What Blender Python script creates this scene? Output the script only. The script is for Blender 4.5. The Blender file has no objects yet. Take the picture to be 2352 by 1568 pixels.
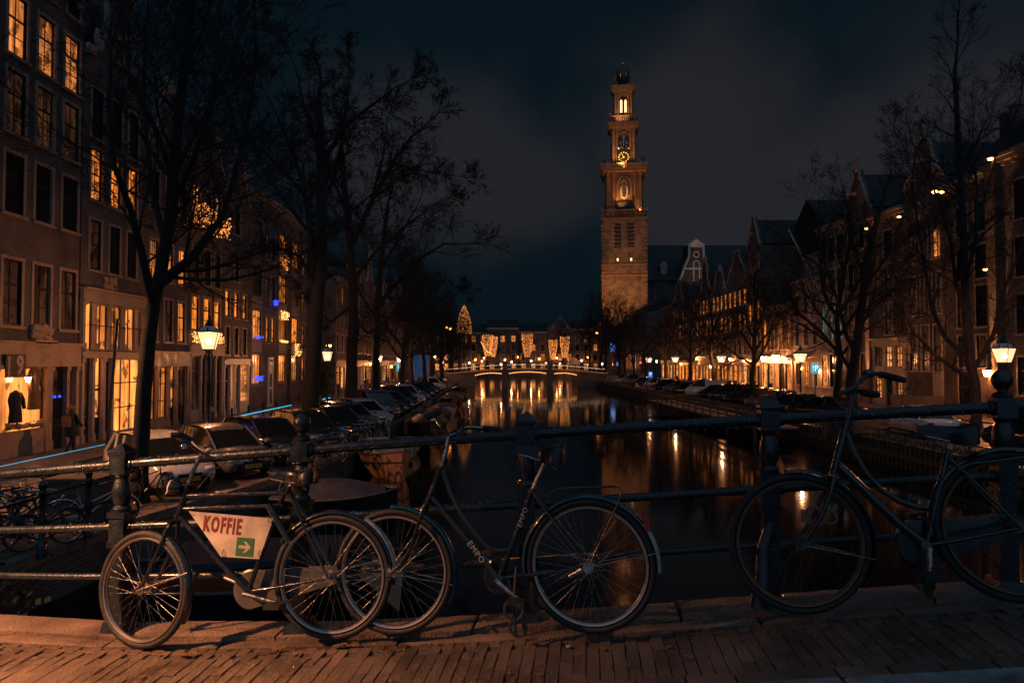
import bpy, math, random
from mathutils import Vector, Matrix, noise
R = random.Random(7)
D = bpy.data
scene = bpy.context.scene
col = scene.collection
rad = math.radians

# ------------------------------------------------------------------ camera
YAW, EYE = 1.35, 4.5
FPX = 1568.0                       # focal length in units of a 2352-wide picture (24 mm lens)
PITCH = math.degrees(math.atan(47 / FPX))
cam_data = D.cameras.new('camera'); cam_data.lens = 24; cam_data.sensor_width = 36
cam_data.clip_start = 0.05; cam_data.clip_end = 3000
cam = D.objects.new('camera', cam_data); col.objects.link(cam)
cam.location = (0, 0, EYE); cam.rotation_euler = (rad(90 + PITCH), 0, rad(-YAW))
scene.camera = cam
CR = cam.rotation_euler.to_matrix()
# ------------------------------------------------------------------ world: night sky with lit cloud
world = D.worlds.new('World'); scene.world = world; world.use_nodes = True
nt = world.node_tree; nt.nodes.clear()
def N(t, typ, **kw):
    n = t.nodes.new(typ)
    for k, v in kw.items():
        if k.startswith('i_'): n.inputs[k[2:].replace('_', ' ')].default_value = v
        elif k.startswith('n_'): n.inputs[int(k[2:])].default_value = v
        else: setattr(n, k, v)
    return n
wo = N(nt, 'ShaderNodeOutputWorld')
CLOUDS = [((.30, .27), (.22, .23), 1.0), ((.55, .22), (.34, .19), 1.0), ((-.06, .26), (.22, .14), .85), ((-.9, .4), (.3, .2), .5), ((1.6, .5), (.5, .3), .6)]
tc = N(nt, 'ShaderNodeTexCoord')
mp = N(nt, 'ShaderNodeMapping'); mp.inputs['Scale'].default_value = (1.0, 1.0, 1.75); mp.inputs['Location'].default_value = (0.15, 0, 0.06)
nz = N(nt, 'ShaderNodeTexNoise'); nz.inputs['Scale'].default_value = 2.3; nz.inputs['Detail'].default_value = 3.0; nz.inputs['Roughness'].default_value = .42
nz2 = N(nt, 'ShaderNodeTexNoise'); nz2.inputs['Scale'].default_value = 1.5; nz2.inputs['Detail'].default_value = 2.0
rp = N(nt, 'ShaderNodeValToRGB'); rp.color_ramp.elements[0].position = .42; rp.color_ramp.elements[1].position = .56
rp2 = N(nt, 'ShaderNodeValToRGB'); rp2.color_ramp.elements[0].position = .35; rp2.color_ramp.elements[1].position = .7
SKY_DARK = (.0010, .0062, .0108, 1)
m1 = N(nt, 'ShaderNodeMix', data_type='RGBA'); m1.inputs[6].default_value = SKY_DARK; m1.inputs[7].default_value = (.0150, .0150, .0190, 1)
m2 = N(nt, 'ShaderNodeMix', data_type='RGBA'); m2.inputs[6].default_value = (.0105, .0145, .0205, 1); m2.inputs[7].default_value = (.0190, .0182, .0215, 1)
sky = N(nt, 'ShaderNodeTexSky'); sky.sky_type = 'NISHITA'; sky.sun_disc = False
sky.sun_elevation = rad(1.0); sky.sun_rotation = rad(200)
bg1 = N(nt, 'ShaderNodeBackground'); bg1.inputs['Strength'].default_value = 1.0
bg2 = N(nt, 'ShaderNodeBackground'); bg2.inputs['Strength'].default_value = 0.0003
ad = N(nt, 'ShaderNodeAddShader')
L = nt.links.new
# clouds are strongest in a soft mass low over the canal and fade towards the zenith and the horizon
sep = N(nt, 'ShaderNodeSeparateXYZ'); L(tc.outputs['Generated'], sep.inputs[0])
hz = N(nt, 'ShaderNodeMapRange'); hz.interpolation_type = 'SMOOTHSTEP'
hz.inputs[1].default_value = .05; hz.inputs[2].default_value = .20
L(sep.outputs['Z'], hz.inputs[0])
hz2 = N(nt, 'ShaderNodeMapRange'); hz2.interpolation_type = 'SMOOTHSTEP'
hz2.inputs[1].default_value = .46; hz2.inputs[2].default_value = .30
L(sep.outputs['Z'], hz2.inputs[0])
L(tc.outputs['Generated'], mp.inputs[0]); L(mp.outputs[0], nz.inputs[0]); L(mp.outputs[0], nz2.inputs[0])
L(nz.outputs[0], rp.inputs[0]); L(nz2.outputs[0], rp2.inputs[0])
mul = N(nt, 'ShaderNodeMath', operation='MULTIPLY'); L(hz.outputs[0], mul.inputs[0]); L(hz2.outputs[0], mul.inputs[1])
mul2 = N(nt, 'ShaderNodeMath', operation='MULTIPLY_ADD'); L(rp.outputs[0], mul2.inputs[0]); mul2.inputs[1].default_value = 1.0; mul2.inputs[2].default_value = .0
mul3 = N(nt, 'ShaderNodeMath', operation='MULTIPLY'); L(mul2.outputs[0], mul3.inputs[0]); L(mul.outputs[0], mul3.inputs[1])
# soft cloud masses where the city lights catch them (directions of their centres, sizes), broken up by noise
dn = N(nt, 'ShaderNodeTexNoise'); dn.inputs['Scale'].default_value = 2.2; dn.inputs['Detail'].default_value = 4; dn.inputs['Roughness'].default_value = .5; L(tc.outputs['Generated'], dn.inputs[0])
off = N(nt, 'ShaderNodeVectorMath', operation='MULTIPLY_ADD'); L(dn.outputs['Color'], off.inputs[0]); off.inputs[1].default_value = (.50, .50, .44); L(tc.outputs['Generated'], off.inputs[2])
masks = []
for (cx, cz), (rx, rz), am in CLOUDS:
    c_ = Vector((cx, 1, cz)).normalized() + Vector((.25, .25, .22))
    sb = N(nt, 'ShaderNodeVectorMath', operation='SUBTRACT'); L(off.outputs[0], sb.inputs[0]); sb.inputs[1].default_value = tuple(c_)
    ml = N(nt, 'ShaderNodeVectorMath', operation='MULTIPLY'); L(sb.outputs[0], ml.inputs[0]); ml.inputs[1].default_value = (1/rx, .8, 1/rz)
    ln = N(nt, 'ShaderNodeVectorMath', operation='LENGTH'); L(ml.outputs[0], ln.inputs[0])
    mr_ = N(nt, 'ShaderNodeMapRange'); mr_.interpolation_type = 'SMOOTHERSTEP'; mr_.inputs[1].default_value = 1.25; mr_.inputs[2].default_value = .35; mr_.inputs[3].default_value = 0; mr_.inputs[4].default_value = am
    L(ln.outputs['Value'], mr_.inputs[0]); masks.append(mr_)
acc = masks[0].outputs[0]
for q_ in masks[1:]:
    mx = N(nt, 'ShaderNodeMath', operation='SMOOTH_MAX'); mx.inputs[2].default_value = .2; L(acc, mx.inputs[0]); L(q_.outputs[0], mx.inputs[1]); acc = mx.outputs[0]
L(rp2.outputs[0], m2.inputs[0]); L(m2.outputs[2], m1.inputs[7]); L(acc, m1.inputs[0])
L(m1.outputs[2], bg1.inputs[0]); L(sky.outputs[0], bg2.inputs[0]); L(bg1.outputs[0], ad.inputs[0]); L(bg2.outputs[0], ad.inputs[1])
L(ad.outputs[0], wo.inputs[0])
# wide cool fill lamp, added to lift the unlit surfaces
sd = D.lights.new('cool_fill', 'SUN'); sd.energy = 0.42; sd.angle = rad(130); sd.color = (.40, .66, 1)
so = D.objects.new('cool_fill', sd); col.objects.link(so); so.rotation_euler = (rad(40), 0, rad(4))
scene.view_settings.view_transform = 'Standard'; scene.view_settings.look = 'None'
scene.view_settings.exposure = 0; scene.view_settings.gamma = 1
scene.view_settings.use_curve_mapping = False
scene.render.engine = 'CYCLES'
cy = scene.cycles
cy.use_denoising = True
try: cy.denoiser = 'OPENIMAGEDENOISE'
except Exception: pass
cy.max_bounces = 5; cy.diffuse_bounces = 2; cy.glossy_bounces = 3; cy.transmission_bounces = 4; cy.transparent_max_bounces = 6
cy.sample_clamp_indirect = 1.5; cy.sample_clamp_direct = 0
cy.caustics_reflective = False; cy.caustics_refractive = False
cy.use_light_tree = True

# ------------------------------------------------------------------ picture-to-place helpers (2352 x 1568 picture units)
def ray(px, py): return CR @ Vector(((px - 1176) / FPX, (784 - py) / FPX, -1))
CO = Vector((0, 0, EYE))
def atX(px, py, X): d = ray(px, py); return CO + d * (X / d.x)
def atY(px, py, Y): d = ray(px, py); return CO + d * (Y / d.y)
def atZ(px, py, z): d = ray(px, py); return CO + d * ((z - EYE) / d.z)

# ------------------------------------------------------------------ materials
MATS = {}
def mat(name, c=(.5, .5, .5), rough=.6, metal=0, var=0, vscale=8, bump=0, bscale=30, em=None, es=0, wet=0, spec=.5, coat=0, sample=True, detail=4):
    if name in MATS: return MATS[name]
    m = D.materials.new(name); m.use_nodes = True; t = m.node_tree; b = t.nodes['Principled BSDF']; K = t.links.new
    b.inputs['Base Color'].default_value = (*c, 1); b.inputs['Roughness'].default_value = rough; b.inputs['Metallic'].default_value = metal
    b.inputs['Specular IOR Level'].default_value = spec
    if coat: b.inputs['Coat Weight'].default_value = coat; b.inputs['Coat Roughness'].default_value = .08
    gpos = N(t, 'ShaderNodeNewGeometry')
    if var:
        n = N(t, 'ShaderNodeTexNoise'); n.inputs['Scale'].default_value = vscale; n.inputs['Detail'].default_value = detail
        K(gpos.outputs['Position'], n.inputs[0])
        mr = N(t, 'ShaderNodeMapRange'); mr.inputs[1].default_value = .3; mr.inputs[2].default_value = .7; mr.inputs[3].default_value = 1 - var; mr.inputs[4].default_value = 1 + var
        K(n.outputs[0], mr.inputs[0])
        oi = N(t, 'ShaderNodeObjectInfo')
        mr2 = N(t, 'ShaderNodeMapRange'); mr2.inputs[3].default_value = 1 - var * .5; mr2.inputs[4].default_value = 1 + var * .5
        K(oi.outputs['Random'], mr2.inputs[0])
        mm = N(t, 'ShaderNodeMath', operation='MULTIPLY'); K(mr.outputs[0], mm.inputs[0]); K(mr2.outputs[0], mm.inputs[1])
        vm = N(t, 'ShaderNodeVectorMath', operation='SCALE'); vm.inputs[0].default_value = c; K(mm.outputs[0], vm.inputs['Scale'])
        K(vm.outputs[0], b.inputs['Base Color'])
        mr3 = N(t, 'ShaderNodeMapRange'); mr3.inputs[1].default_value = .35; mr3.inputs[2].default_value = .65
        mr3.inputs[3].default_value = max(.03, rough - .15 - wet); mr3.inputs[4].default_value = min(1, rough + .1)
        K(n.outputs[0], mr3.inputs[0]); K(mr3.outputs[0], b.inputs['Roughness'])
    if bump:
        n = N(t, 'ShaderNodeTexNoise'); n.inputs['Scale'].default_value = bscale; n.inputs['Detail'].default_value = 5
        K(gpos.outputs['Position'], n.inputs[0])
        bp = N(t, 'ShaderNodeBump'); bp.inputs['Strength'].default_value = bump; bp.inputs['Distance'].default_value = .02
        K(n.outputs[0], bp.inputs['Height']); K(bp.outputs[0], b.inputs['Normal'])
    if em:
        b.inputs['Emission Color'].default_value = (*em, 1); b.inputs['Emission Strength'].default_value = es
        if not sample: m.cycles.emission_sampling = 'NONE'
    MATS[name] = m; return m

def brick_mat(name, c1, c2, mortar, sc=1.0, bump=.6, rough=.8, mort=.012):
    m = D.materials.new(name); m.use_nodes = True; t = m.node_tree; b = t.nodes['Principled BSDF']; K = t.links.new
    tcn = N(t, 'ShaderNodeNewGeometry'); s = N(t, 'ShaderNodeSeparateXYZ'); K(tcn.outputs['Position'], s.inputs[0])
    a = N(t, 'ShaderNodeMath', operation='ADD'); K(s.outputs[0], a.inputs[0]); K(s.outputs[1], a.inputs[1])
    cb = N(t, 'ShaderNodeCombineXYZ'); K(a.outputs[0], cb.inputs[0]); K(s.outputs[2], cb.inputs[1])
    br = N(t, 'ShaderNodeTexBrick'); K(cb.outputs[0], br.inputs[0])
    br.inputs['Color1'].default_value = (*c1, 1); br.inputs['Color2'].default_value = (*c2, 1); br.inputs['Mortar'].default_value = (*mortar, 1)
    br.inputs['Scale'].default_value = 1; br.inputs['Brick Width'].default_value = .22 * sc; br.inputs['Row Height'].default_value = .065 * sc; br.inputs['Mortar Size'].default_value = mort * sc
    n = N(t, 'ShaderNodeTexNoise'); n.inputs['Scale'].default_value = .7; n.inputs['Detail'].default_value = 6; K(tcn.outputs['Position'], n.inputs[0])
    mr = N(t, 'ShaderNodeMapRange'); mr.inputs[1].default_value = .3; mr.inputs[2].default_value = .7; mr.inputs[3].default_value = .55; mr.inputs[4].default_value = 1.4; K(n.outputs[0], mr.inputs[0])
    vm = N(t, 'ShaderNodeVectorMath', operation='SCALE'); K(br.outputs[0], vm.inputs[0]); K(mr.outputs[0], vm.inputs['Scale']); K(vm.outputs[0], b.inputs['Base Color'])
    n2 = N(t, 'ShaderNodeTexNoise'); n2.inputs['Scale'].default_value = 25; K(tcn.outputs['Position'], n2.inputs[0])
    iv = N(t, 'ShaderNodeMath', operation='MULTIPLY_ADD'); K(br.outputs['Fac'], iv.inputs[0]); iv.inputs[1].default_value = -1; K(n2.outputs[0], iv.inputs[2])
    bp = N(t, 'ShaderNodeBump'); bp.inputs['Strength'].default_value = bump; bp.inputs['Distance'].default_value = .02; K(iv.outputs[0], bp.inputs['Height']); K(bp.outputs[0], b.inputs['Normal'])
    b.inputs['Roughness'].default_value = rough
    MATS[name] = m; return m

def glow_mat(name, c, s, dark=.35, scale=3.0, stretch=(1, 1, .25), thresh=(.3, .75)):
    """a lit room behind glass: uneven light through curtains, shelves and lamps"""
    m = D.materials.new(name); m.use_nodes = True; t = m.node_tree; b = t.nodes['Principled BSDF']; K = t.links.new
    b.inputs['Base Color'].default_value = (.02, .02, .02, 1); b.inputs['Roughness'].default_value = .15
    g = N(t, 'ShaderNodeNewGeometry'); mpn = N(t, 'ShaderNodeMapping'); mpn.inputs['Scale'].default_value = stretch; K(g.outputs['Position'], mpn.inputs[0])
    n = N(t, 'ShaderNodeTexNoise'); n.inputs['Scale'].default_value = scale; n.inputs['Detail'].default_value = 3; K(mpn.outputs[0], n.inputs[0])
    mr = N(t, 'ShaderNodeMapRange'); mr.inputs[1].default_value = thresh[0]; mr.inputs[2].default_value = thresh[1]; mr.inputs[3].default_value = dark; mr.inputs[4].default_value = 1.35; K(n.outputs[0], mr.inputs[0])
    n3 = N(t, 'ShaderNodeTexNoise'); n3.inputs['Scale'].default_value = .55; K(g.outputs['Position'], n3.inputs[0])
    mr2 = N(t, 'ShaderNodeMapRange'); mr2.inputs[1].default_value = .3; mr2.inputs[2].default_value = .7; mr2.inputs[3].default_value = .6 * s; mr2.inputs[4].default_value = 1.35 * s; K(n3.outputs[0], mr2.inputs[0])
    mm = N(t, 'ShaderNodeMath', operation='MULTIPLY'); K(mr.outputs[0], mm.inputs[0]); K(mr2.outputs[0], mm.inputs[1])
    # curtain folds and furniture silhouettes
    mp4 = N(t, 'ShaderNodeMapping'); mp4.inputs['Scale'].default_value = (7, 7, .35); K(g.outputs['Position'], mp4.inputs[0])
    n4 = N(t, 'ShaderNodeTexNoise'); n4.inputs['Scale'].default_value = 1.0; n4.inputs['Detail'].default_value = 2; K(mp4.outputs[0], n4.inputs[0])
    r4 = N(t, 'ShaderNodeMapRange'); r4.inputs[1].default_value = .35; r4.inputs[2].default_value = .62; r4.inputs[3].default_value = .5; r4.inputs[4].default_value = 1.1; K(n4.outputs[0], r4.inputs[0])
    n5 = N(t, 'ShaderNodeTexNoise'); n5.inputs['Scale'].default_value = 2.1; n5.inputs['Detail'].default_value = 1; K(g.outputs['Position'], n5.inputs[0])
    r5 = N(t, 'ShaderNodeMapRange'); r5.inputs[1].default_value = .36; r5.inputs[2].default_value = .42; r5.inputs[3].default_value = .22; r5.inputs[4].default_value = 1.0; K(n5.outputs[0], r5.inputs[0])
    m4 = N(t, 'ShaderNodeMath', operation='MULTIPLY'); K(r4.outputs[0], m4.inputs[0]); K(r5.outputs[0], m4.inputs[1])
    m5 = N(t, 'ShaderNodeMath', operation='MULTIPLY'); K(mm.outputs[0], m5.inputs[0]); K(m4.outputs[0], m5.inputs[1])
    b.inputs['Emission Color'].default_value = (*c, 1); K(m5.outputs[0], b.inputs['Emission Strength'])
    m.cycles.emission_sampling = 'NONE'
    MATS[name] = m; return m

brick_mat('brick_dark', (.115, .088, .082), (.066, .058, .058), (.17, .155, .145), sc=1.25, mort=.010)
brick_mat('brick_black', (.11, .095, .095), (.08, .072, .075), (.09, .085, .08))
brick_mat('brick_red', (.15, .10, .08), (.10, .072, .06), (.13, .11, .09))
brick_mat('brick_ochre', (.17, .125, .10), (.09, .07, .06), (.16, .12, .09), sc=1.7, bump=1.0)
brick_mat('brick_rough', (.24, .165, .12), (.16, .11, .08), (.10, .08, .06), sc=1.3, bump=1.0)
mat('plaster_pale', (.27, .24, .215), .75, var=.18, vscale=1.2, bump=.15, bscale=12)
mat('paint_cream', (.40, .33, .26), .45, var=.12, vscale=3, bump=.06, bscale=40)
mat('paint_white', (.62, .58, .52), .4, var=.1, vscale=4)
mat('paint_tan', (.36, .27, .21), .4, var=.15, vscale=2, bump=.08, bscale=30)
mat('wood_dark', (.022, .020, .022), .35, var=.2, vscale=6)
mat('sash_black', (.02, .02, .022), .35)
mat('roof_tile', (.014, .014, .017), .7, var=.25, vscale=2, bump=.5, bscale=9)
mat('roof_slate', (.008, .010, .014), .6, var=.2, vscale=1.5, bump=.3, bscale=8)
mat('sandstone', (.42, .31, .20), .8, var=.22, vscale=1.0, bump=.4, bscale=5)
mat('glass_dark', (.012, .014, .018), .06, spec=.7, var=.1, vscale=.6)
mat('glass_blind', (.10, .085, .075), .35, var=.3, vscale=1.3)
glow_mat('glow_orange', (1, .26, .032), 1.4)
glow_mat('glow_amber', (1, .30, .065), .95, dark=.45)
glow_mat('glow_deep', (1, .28, .04), .62, dark=.25)
glow_mat('glow_dim', (1, .36, .14), .06, dark=.15)
glow_mat('glow_shop', (1, .30, .06), 1.55, dark=.6, scale=1.5)
glow_mat('glow_pale', (.75, .95, .85), .22, dark=.15, scale=4)
glow_mat('glow_white', (1, .40, .13), 1.5, dark=.3, scale=3)
glow_mat('glow_sparkle', (1, .34, .06), 1.4, dark=.03, scale=16, stretch=(1, 1, 1), thresh=(.45, .6))
mat('bulb_dim', (0, 0, 0), .5, em=(1, .32, .05), es=.6, sample=False)
mat('iron_black', (.011, .016, .023), .34, var=.3, vscale=14, bump=.3, bscale=60, coat=.45)
mat('rail_paint', (.011, .018, .026), .36, var=.3, vscale=25, bump=.2, bscale=70, coat=.2)
mat('lamp_iron', (.02, .025, .026), .4, var=.2)
mat('chrome', (.55, .53, .50), .18, 1.0, var=.15, vscale=60, bump=.05)
mat('rim_steel', (.6, .53, .47), .34, 1.0)
mat('tower_stone', (.22, .125, .07), .85, var=.3, vscale=.8, bump=.7, bscale=3)
mat('worn_steel', (.45, .40, .36), .36, 1.0, var=.35, vscale=40, bump=.15, bscale=120)
mat('dull_steel', (.12, .11, .10), .5, .8)
mat('rust_steel', (.22, .12, .07), .6, .6, var=.4, vscale=50, bump=.3, bscale=90)
mat('rubber', (.018, .018, .019), .55, var=.25, vscale=30, bump=.35, bscale=160)
mat('bike_black', (.012, .014, .017), .22, var=.3, vscale=30, bump=.12, bscale=90, coat=.8)
mat('bike_teal', (.008, .055, .085), .25, var=.3, vscale=30, bump=.1, bscale=90, coat=.7)
mat('fender_white', (.52, .47, .42), .4, var=.3, vscale=35)
mat('leather', (.014, .012, .012), .3, var=.2, vscale=30, bump=.08, bscale=40)
mat('chaincase', (.10, .095, .09), .4, var=.2, vscale=12)
mat('reflector_red', (.35, .02, .015), .25)
mat('sign_white', (.50, .42, .33), .5, var=.28, vscale=9, detail=9)
mat('sign_red', (.22, .018, .028), .5)
mat('sign_green', (.035, .15, .055), .5)
mat('lettering_pale', (.5, .48, .45), .5)
mat('asphalt', (.05, .05, .052), .7, var=.25, vscale=4, bump=.3, bscale=60, wet=.25)
mat('paver', (.145, .098, .072), .45, var=.45, detail=9, vscale=2.6, bump=.7, bscale=110, wet=.15)
mat('joint_sand', (.10, .075, .06), .9, var=.3, vscale=60, bump=.6, bscale=200)
mat('ledge_stone', (.16, .11, .085), .62, var=.4, detail=9, vscale=3, bump=.6, bscale=60, wet=.1)
mat('kerb_stone', (.27, .255, .25), .6, var=.5, detail=9, vscale=9, bump=.6, bscale=70)
mat('quay_stone', (.14, .115, .10), .7, var=.3, vscale=3, bump=.4, bscale=20, wet=.2)
mat('street_brick', (.12, .085, .065), .6, var=.3, vscale=2, bump=.5, bscale=25, wet=.25)
mat('bark', (.018, .016, .016), .85, var=.3, vscale=5, bump=.9, bscale=25)
mat('twig', (.014, .013, .014), .9)
mat('foliage', (.05, .06, .025), .7, var=.4, vscale=8)
mat('dry_grass', (.09, .065, .035), .9, var=.35, vscale=6)
mat('timber', (.11, .075, .05), .75, var=.3, vscale=6, bump=.4, bscale=30)
mat('pile_wood', (.06, .045, .035), .8, var=.3, vscale=3, bump=.5, bscale=12)
mat('car_silver', (.62, .58, .54), .32, .3, var=.05, coat=.7)
mat('car_white', (.62, .58, .54), .3, var=.04, coat=.7)
mat('car_black', (.012, .013, .016), .2, var=.05, coat=.9)
mat('car_grey', (.16, .155, .15), .28, .3, var=.05, coat=.8)
mat('car_blue', (.02, .035, .07), .22, .4, var=.05, coat=.9)
mat('car_glass', (.010, .012, .014), .06, spec=.8)
mat('car_trim', (.012, .012, .013), .5)
mat('lens_clear', (.5, .5, .48), .15, spec=.8)
mat('plate_yellow', (.62, .36, .04), .5)
mat('hull_orange', (.40, .21, .10), .4, var=.2, vscale=3)
mat('hull_pale', (.40, .34, .26), .45, var=.2, vscale=3)
mat('hull_dark', (.025, .022, .024), .3, var=.2, vscale=3)
mat('tarp', (.06, .055, .055), .45, var=.25, vscale=3, bump=.6, bscale=4)
mat('cloth_dark', (.02, .022, .03), .9, var=.2)
mat('cloth_brown', (.16, .10, .06), .9, var=.2)
mat('skin', (.45, .28, .2), .6)
mat('hair', (.05, .035, .025), .8)
mat('column_blue', (.01, .09, .22), .35, em=(.005, .22, .55), es=.12, sample=False)
mat('sign_blue', (.01, .08, .3), .4, em=(.02, .25, .9), es=.6, sample=False)
mat('sign_cyan', (.01, .15, .2), .4, em=(.02, .62, .8), es=.55, sample=False)
mat('sign_letter', (.8, .85, .85), .4, em=(.8, .95, 1), es=1.2, sample=False)
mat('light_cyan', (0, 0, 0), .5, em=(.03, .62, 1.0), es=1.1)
mat('light_blue', (0, 0, 0), .5, em=(.02, .06, 1.0), es=2.5, sample=False)
mat('light_red', (0, 0, 0), .5, em=(1, .04, .06), es=8, sample=False)
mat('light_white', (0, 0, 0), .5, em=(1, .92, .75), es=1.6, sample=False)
mat('bulb_warm', (0, 0, 0), .5, em=(1, .40, .11), es=3, sample=False)
mat('bulb_orange', (0, 0, 0), .5, em=(1, .32, .07), es=1.5, sample=False)
mat('lantern_bulb', (0, 0, 0), .5, em=(1, .35, .13), es=2300)
lgm = D.materials.new('lantern_glass'); lgm.use_nodes = True; _t = lgm.node_tree; _t.nodes.clear(); _o = N(_t, 'ShaderNodeOutputMaterial'); _m = N(_t, 'ShaderNodeMixShader'); _m.inputs[0].default_value = .45
_tr = N(_t, 'ShaderNodeBsdfTransparent'); _e = N(_t, 'ShaderNodeEmission'); _e.inputs[0].default_value = (1, .50, .25, 1); _e.inputs[1].default_value = 2.6
_t.links.new(_tr.outputs[0], _m.inputs[1]); _t.links.new(_e.outputs[0], _m.inputs[2]); _t.links.new(_m.outputs[0], _o.inputs[0]); lgm.cycles.emission_sampling = 'NONE'; MATS['lantern_glass'] = lgm
mat('lantern_far', (0, 0, 0), .5, em=(1, .52, .20), es=55)
mat('amber_glass', (0, 0, 0), .5, em=(1, .32, .06), es=28)
mat('wall_lamp_glass', (0, 0, 0), .5, em=(1, .33, .10), es=190)
mat('sodium_glass', (0, 0, 0), .5, em=(1, .34, .06), es=30)
mat('mast_glass', (0, 0, 0), .5, em=(1, .30, .04), es=14)
mat('clock_gold', (.8, .5, .1), .4, em=(1, .50, .06), es=.75, sample=False)
mat('clock_black', (.01, .01, .012), .6)
mat('gold', (.8, .5, .14), .35, .8)
mat('lead_blue', (.05, .075, .09), .5, .3, var=.2)
mat('tower_glow', (0, 0, 0), .5, em=(1, .62, .30), es=2.2, sample=False)

# ------------------------------------------------------------------ mesh builder
def frame_of(d):
    d = d.normalized()
    a = Vector((0, 0, 1)) if abs(d.z) < .9 else Vector((1, 0, 0))
    u = d.cross(a).normalized(); return u, d.cross(u).normalized()
class MB:
    def __init__(s): s.v = []; s.f = []
    def add(s, vs, fs):
        o = len(s.v); s.v += [tuple(v) for v in vs]; s.f += [tuple(i + o for i in f) for f in fs]; return s
    def box(s, x0, x1, y0, y1, z0, z1):
        return s.add([(x0,y0,z0),(x1,y0,z0),(x1,y1,z0),(x0,y1,z0),(x0,y0,z1),(x1,y0,z1),(x1,y1,z1),(x0,y1,z1)],
                     [(0,3,2,1),(4,5,6,7),(0,1,5,4),(1,2,6,5),(2,3,7,6),(3,0,4,7)])
    def taper(s, cx, cy, z0, z1, a0, b0, a1, b1):
        return s.add([(cx-a0,cy-b0,z0),(cx+a0,cy-b0,z0),(cx+a0,cy+b0,z0),(cx-a0,cy+b0,z0),(cx-a1,cy-b1,z1),(cx+a1,cy-b1,z1),(cx+a1,cy+b1,z1),(cx-a1,cy+b1,z1)],
                     [(0,3,2,1),(4,5,6,7),(0,1,5,4),(1,2,6,5),(2,3,7,6),(3,0,4,7)])
    def tube(s, pts, r, seg=8, cap=True):
        pts = [Vector(p) for p in pts]; n = len(pts)
        rs = r if isinstance(r, (list, tuple)) else [r] * n
        o = len(s.v); u = None
        for i, p in enumerate(pts):
            d = (pts[min(i + 1, n - 1)] - pts[max(i - 1, 0)])
            if d.length < 1e-9: d = Vector((0, 0, 1))
            d.normalize()
            if u is None: u, w = frame_of(d)
            else:
                u = (u - d * u.dot(d))
                if u.length < 1e-6: u, w = frame_of(d)
                u.normalize(); w = d.cross(u)
            for k in range(seg):
                a = 2 * math.pi * k / seg; q = p + (u * math.cos(a) + w * math.sin(a)) * rs[i]
                s.v.append((q.x, q.y, q.z))
        for i in range(n - 1):
            for k in range(seg):
                a = o + i * seg + k; b = o + i * seg + (k + 1) % seg
                s.f.append((a, b, b + seg, a + seg))
        if cap:
            s.f.append(tuple(o + k for k in reversed(range(seg)))); s.f.append(tuple(o + (n - 1) * seg + k for k in range(seg)))
        return s
    def ring(s, c, Rr, r, seg=40, sub=8, axis='y', a0=0, a1=2 * math.pi):
        full = abs(a1 - a0 - 2 * math.pi) < 1e-6; n = seg if full else seg + 1; o = len(s.v)
        for i in range(n):
            a = a0 + (a1 - a0) * i / seg
            for k in range(sub):
                b = 2 * math.pi * k / sub; q = Rr + r * math.cos(b); h = r * math.sin(b)
                s.v.append((c[0] + q * math.cos(a), c[1] + h, c[2] + q * math.sin(a)))
        for i in range(seg):
            for k in range(sub):
                a = o + i * sub + k; b = o + i * sub + (k + 1) % sub; c2 = o + ((i + 1) % n) * sub + k; d2 = o + ((i + 1) % n) * sub + (k + 1) % sub
                s.f.append((a, b, d2, c2))
        return s
    def lathe(s, prof, seg=12, c=(0, 0, 0), sq=False):
        o = len(s.v); n = len(prof)
        for r, z in prof:
            for k in range(seg):
                a = 2 * math.pi * (k + (.5 if sq else 0)) / seg; s.v.append((c[0] + r * math.cos(a), c[1] + r * math.sin(a), c[2] + z))
        for i in range(n - 1):
            for k in range(seg):
                a = o + i * seg + k; b = o + i * seg + (k + 1) % seg; s.f.append((a, b, b + seg, a + seg))
        s.f.append(tuple(o + k for k in reversed(range(seg)))); s.f.append(tuple(o + (n - 1) * seg + k for k in range(seg)))
        return s
    def sphere(s, c, r, seg=10, rings=6, sc=(1, 1, 1)):
        prof = [(max(1e-4, math.sin(math.pi * i / rings)) * r, -math.cos(math.pi * i / rings) * r) for i in range(rings + 1)]
        o = len(s.v); s.lathe(prof, seg)
        for i in range(o, len(s.v)):
            v = s.v[i]; s.v[i] = (c[0] + v[0] * sc[0], c[1] + v[1] * sc[1], c[2] + v[2] * sc[2])
        return s
    def prism(s, poly, t0, t1, axis='y'):
        """poly: 2D points, extruded along axis between t0 and t1"""
        f = {'y': lambda p, t: (p[0], t, p[1]), 'x': lambda p, t: (t, p[0], p[1]), 'z': lambda p, t: (p[0], p[1], t)}[axis]
        n = len(poly); vs = [f(p, t0) for p in poly] + [f(p, t1) for p in poly]
        return s.add(vs, [tuple(range(n)), tuple(reversed(range(n, 2 * n)))] + [(i, i + n, (i + 1) % n + n, (i + 1) % n) for i in range(n)])
    def xf(s, M, o=0):
        for i in range(o, len(s.v)):
            q = M @ Vector(s.v[i]); s.v[i] = (q.x, q.y, q.z)
        return s
    def mesh(s, name, m, smooth=False):
        me = D.meshes.new(name); me.from_pydata(s.v, [], s.f)
        if isinstance(m, str): m = MATS[m]
        me.materials.append(m)
        if smooth is not False:
            me.shade_smooth() if smooth is True else me.shade_auto(smooth) if hasattr(me, 'shade_auto') else me.shade_smooth()
        me.update(); return me
def fixn(me):
    import bmesh
    b = bmesh.new(); b.from_mesh(me); bmesh.ops.recalc_face_normals(b, faces=b.faces); b.to_mesh(me); b.free(); return me
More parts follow.
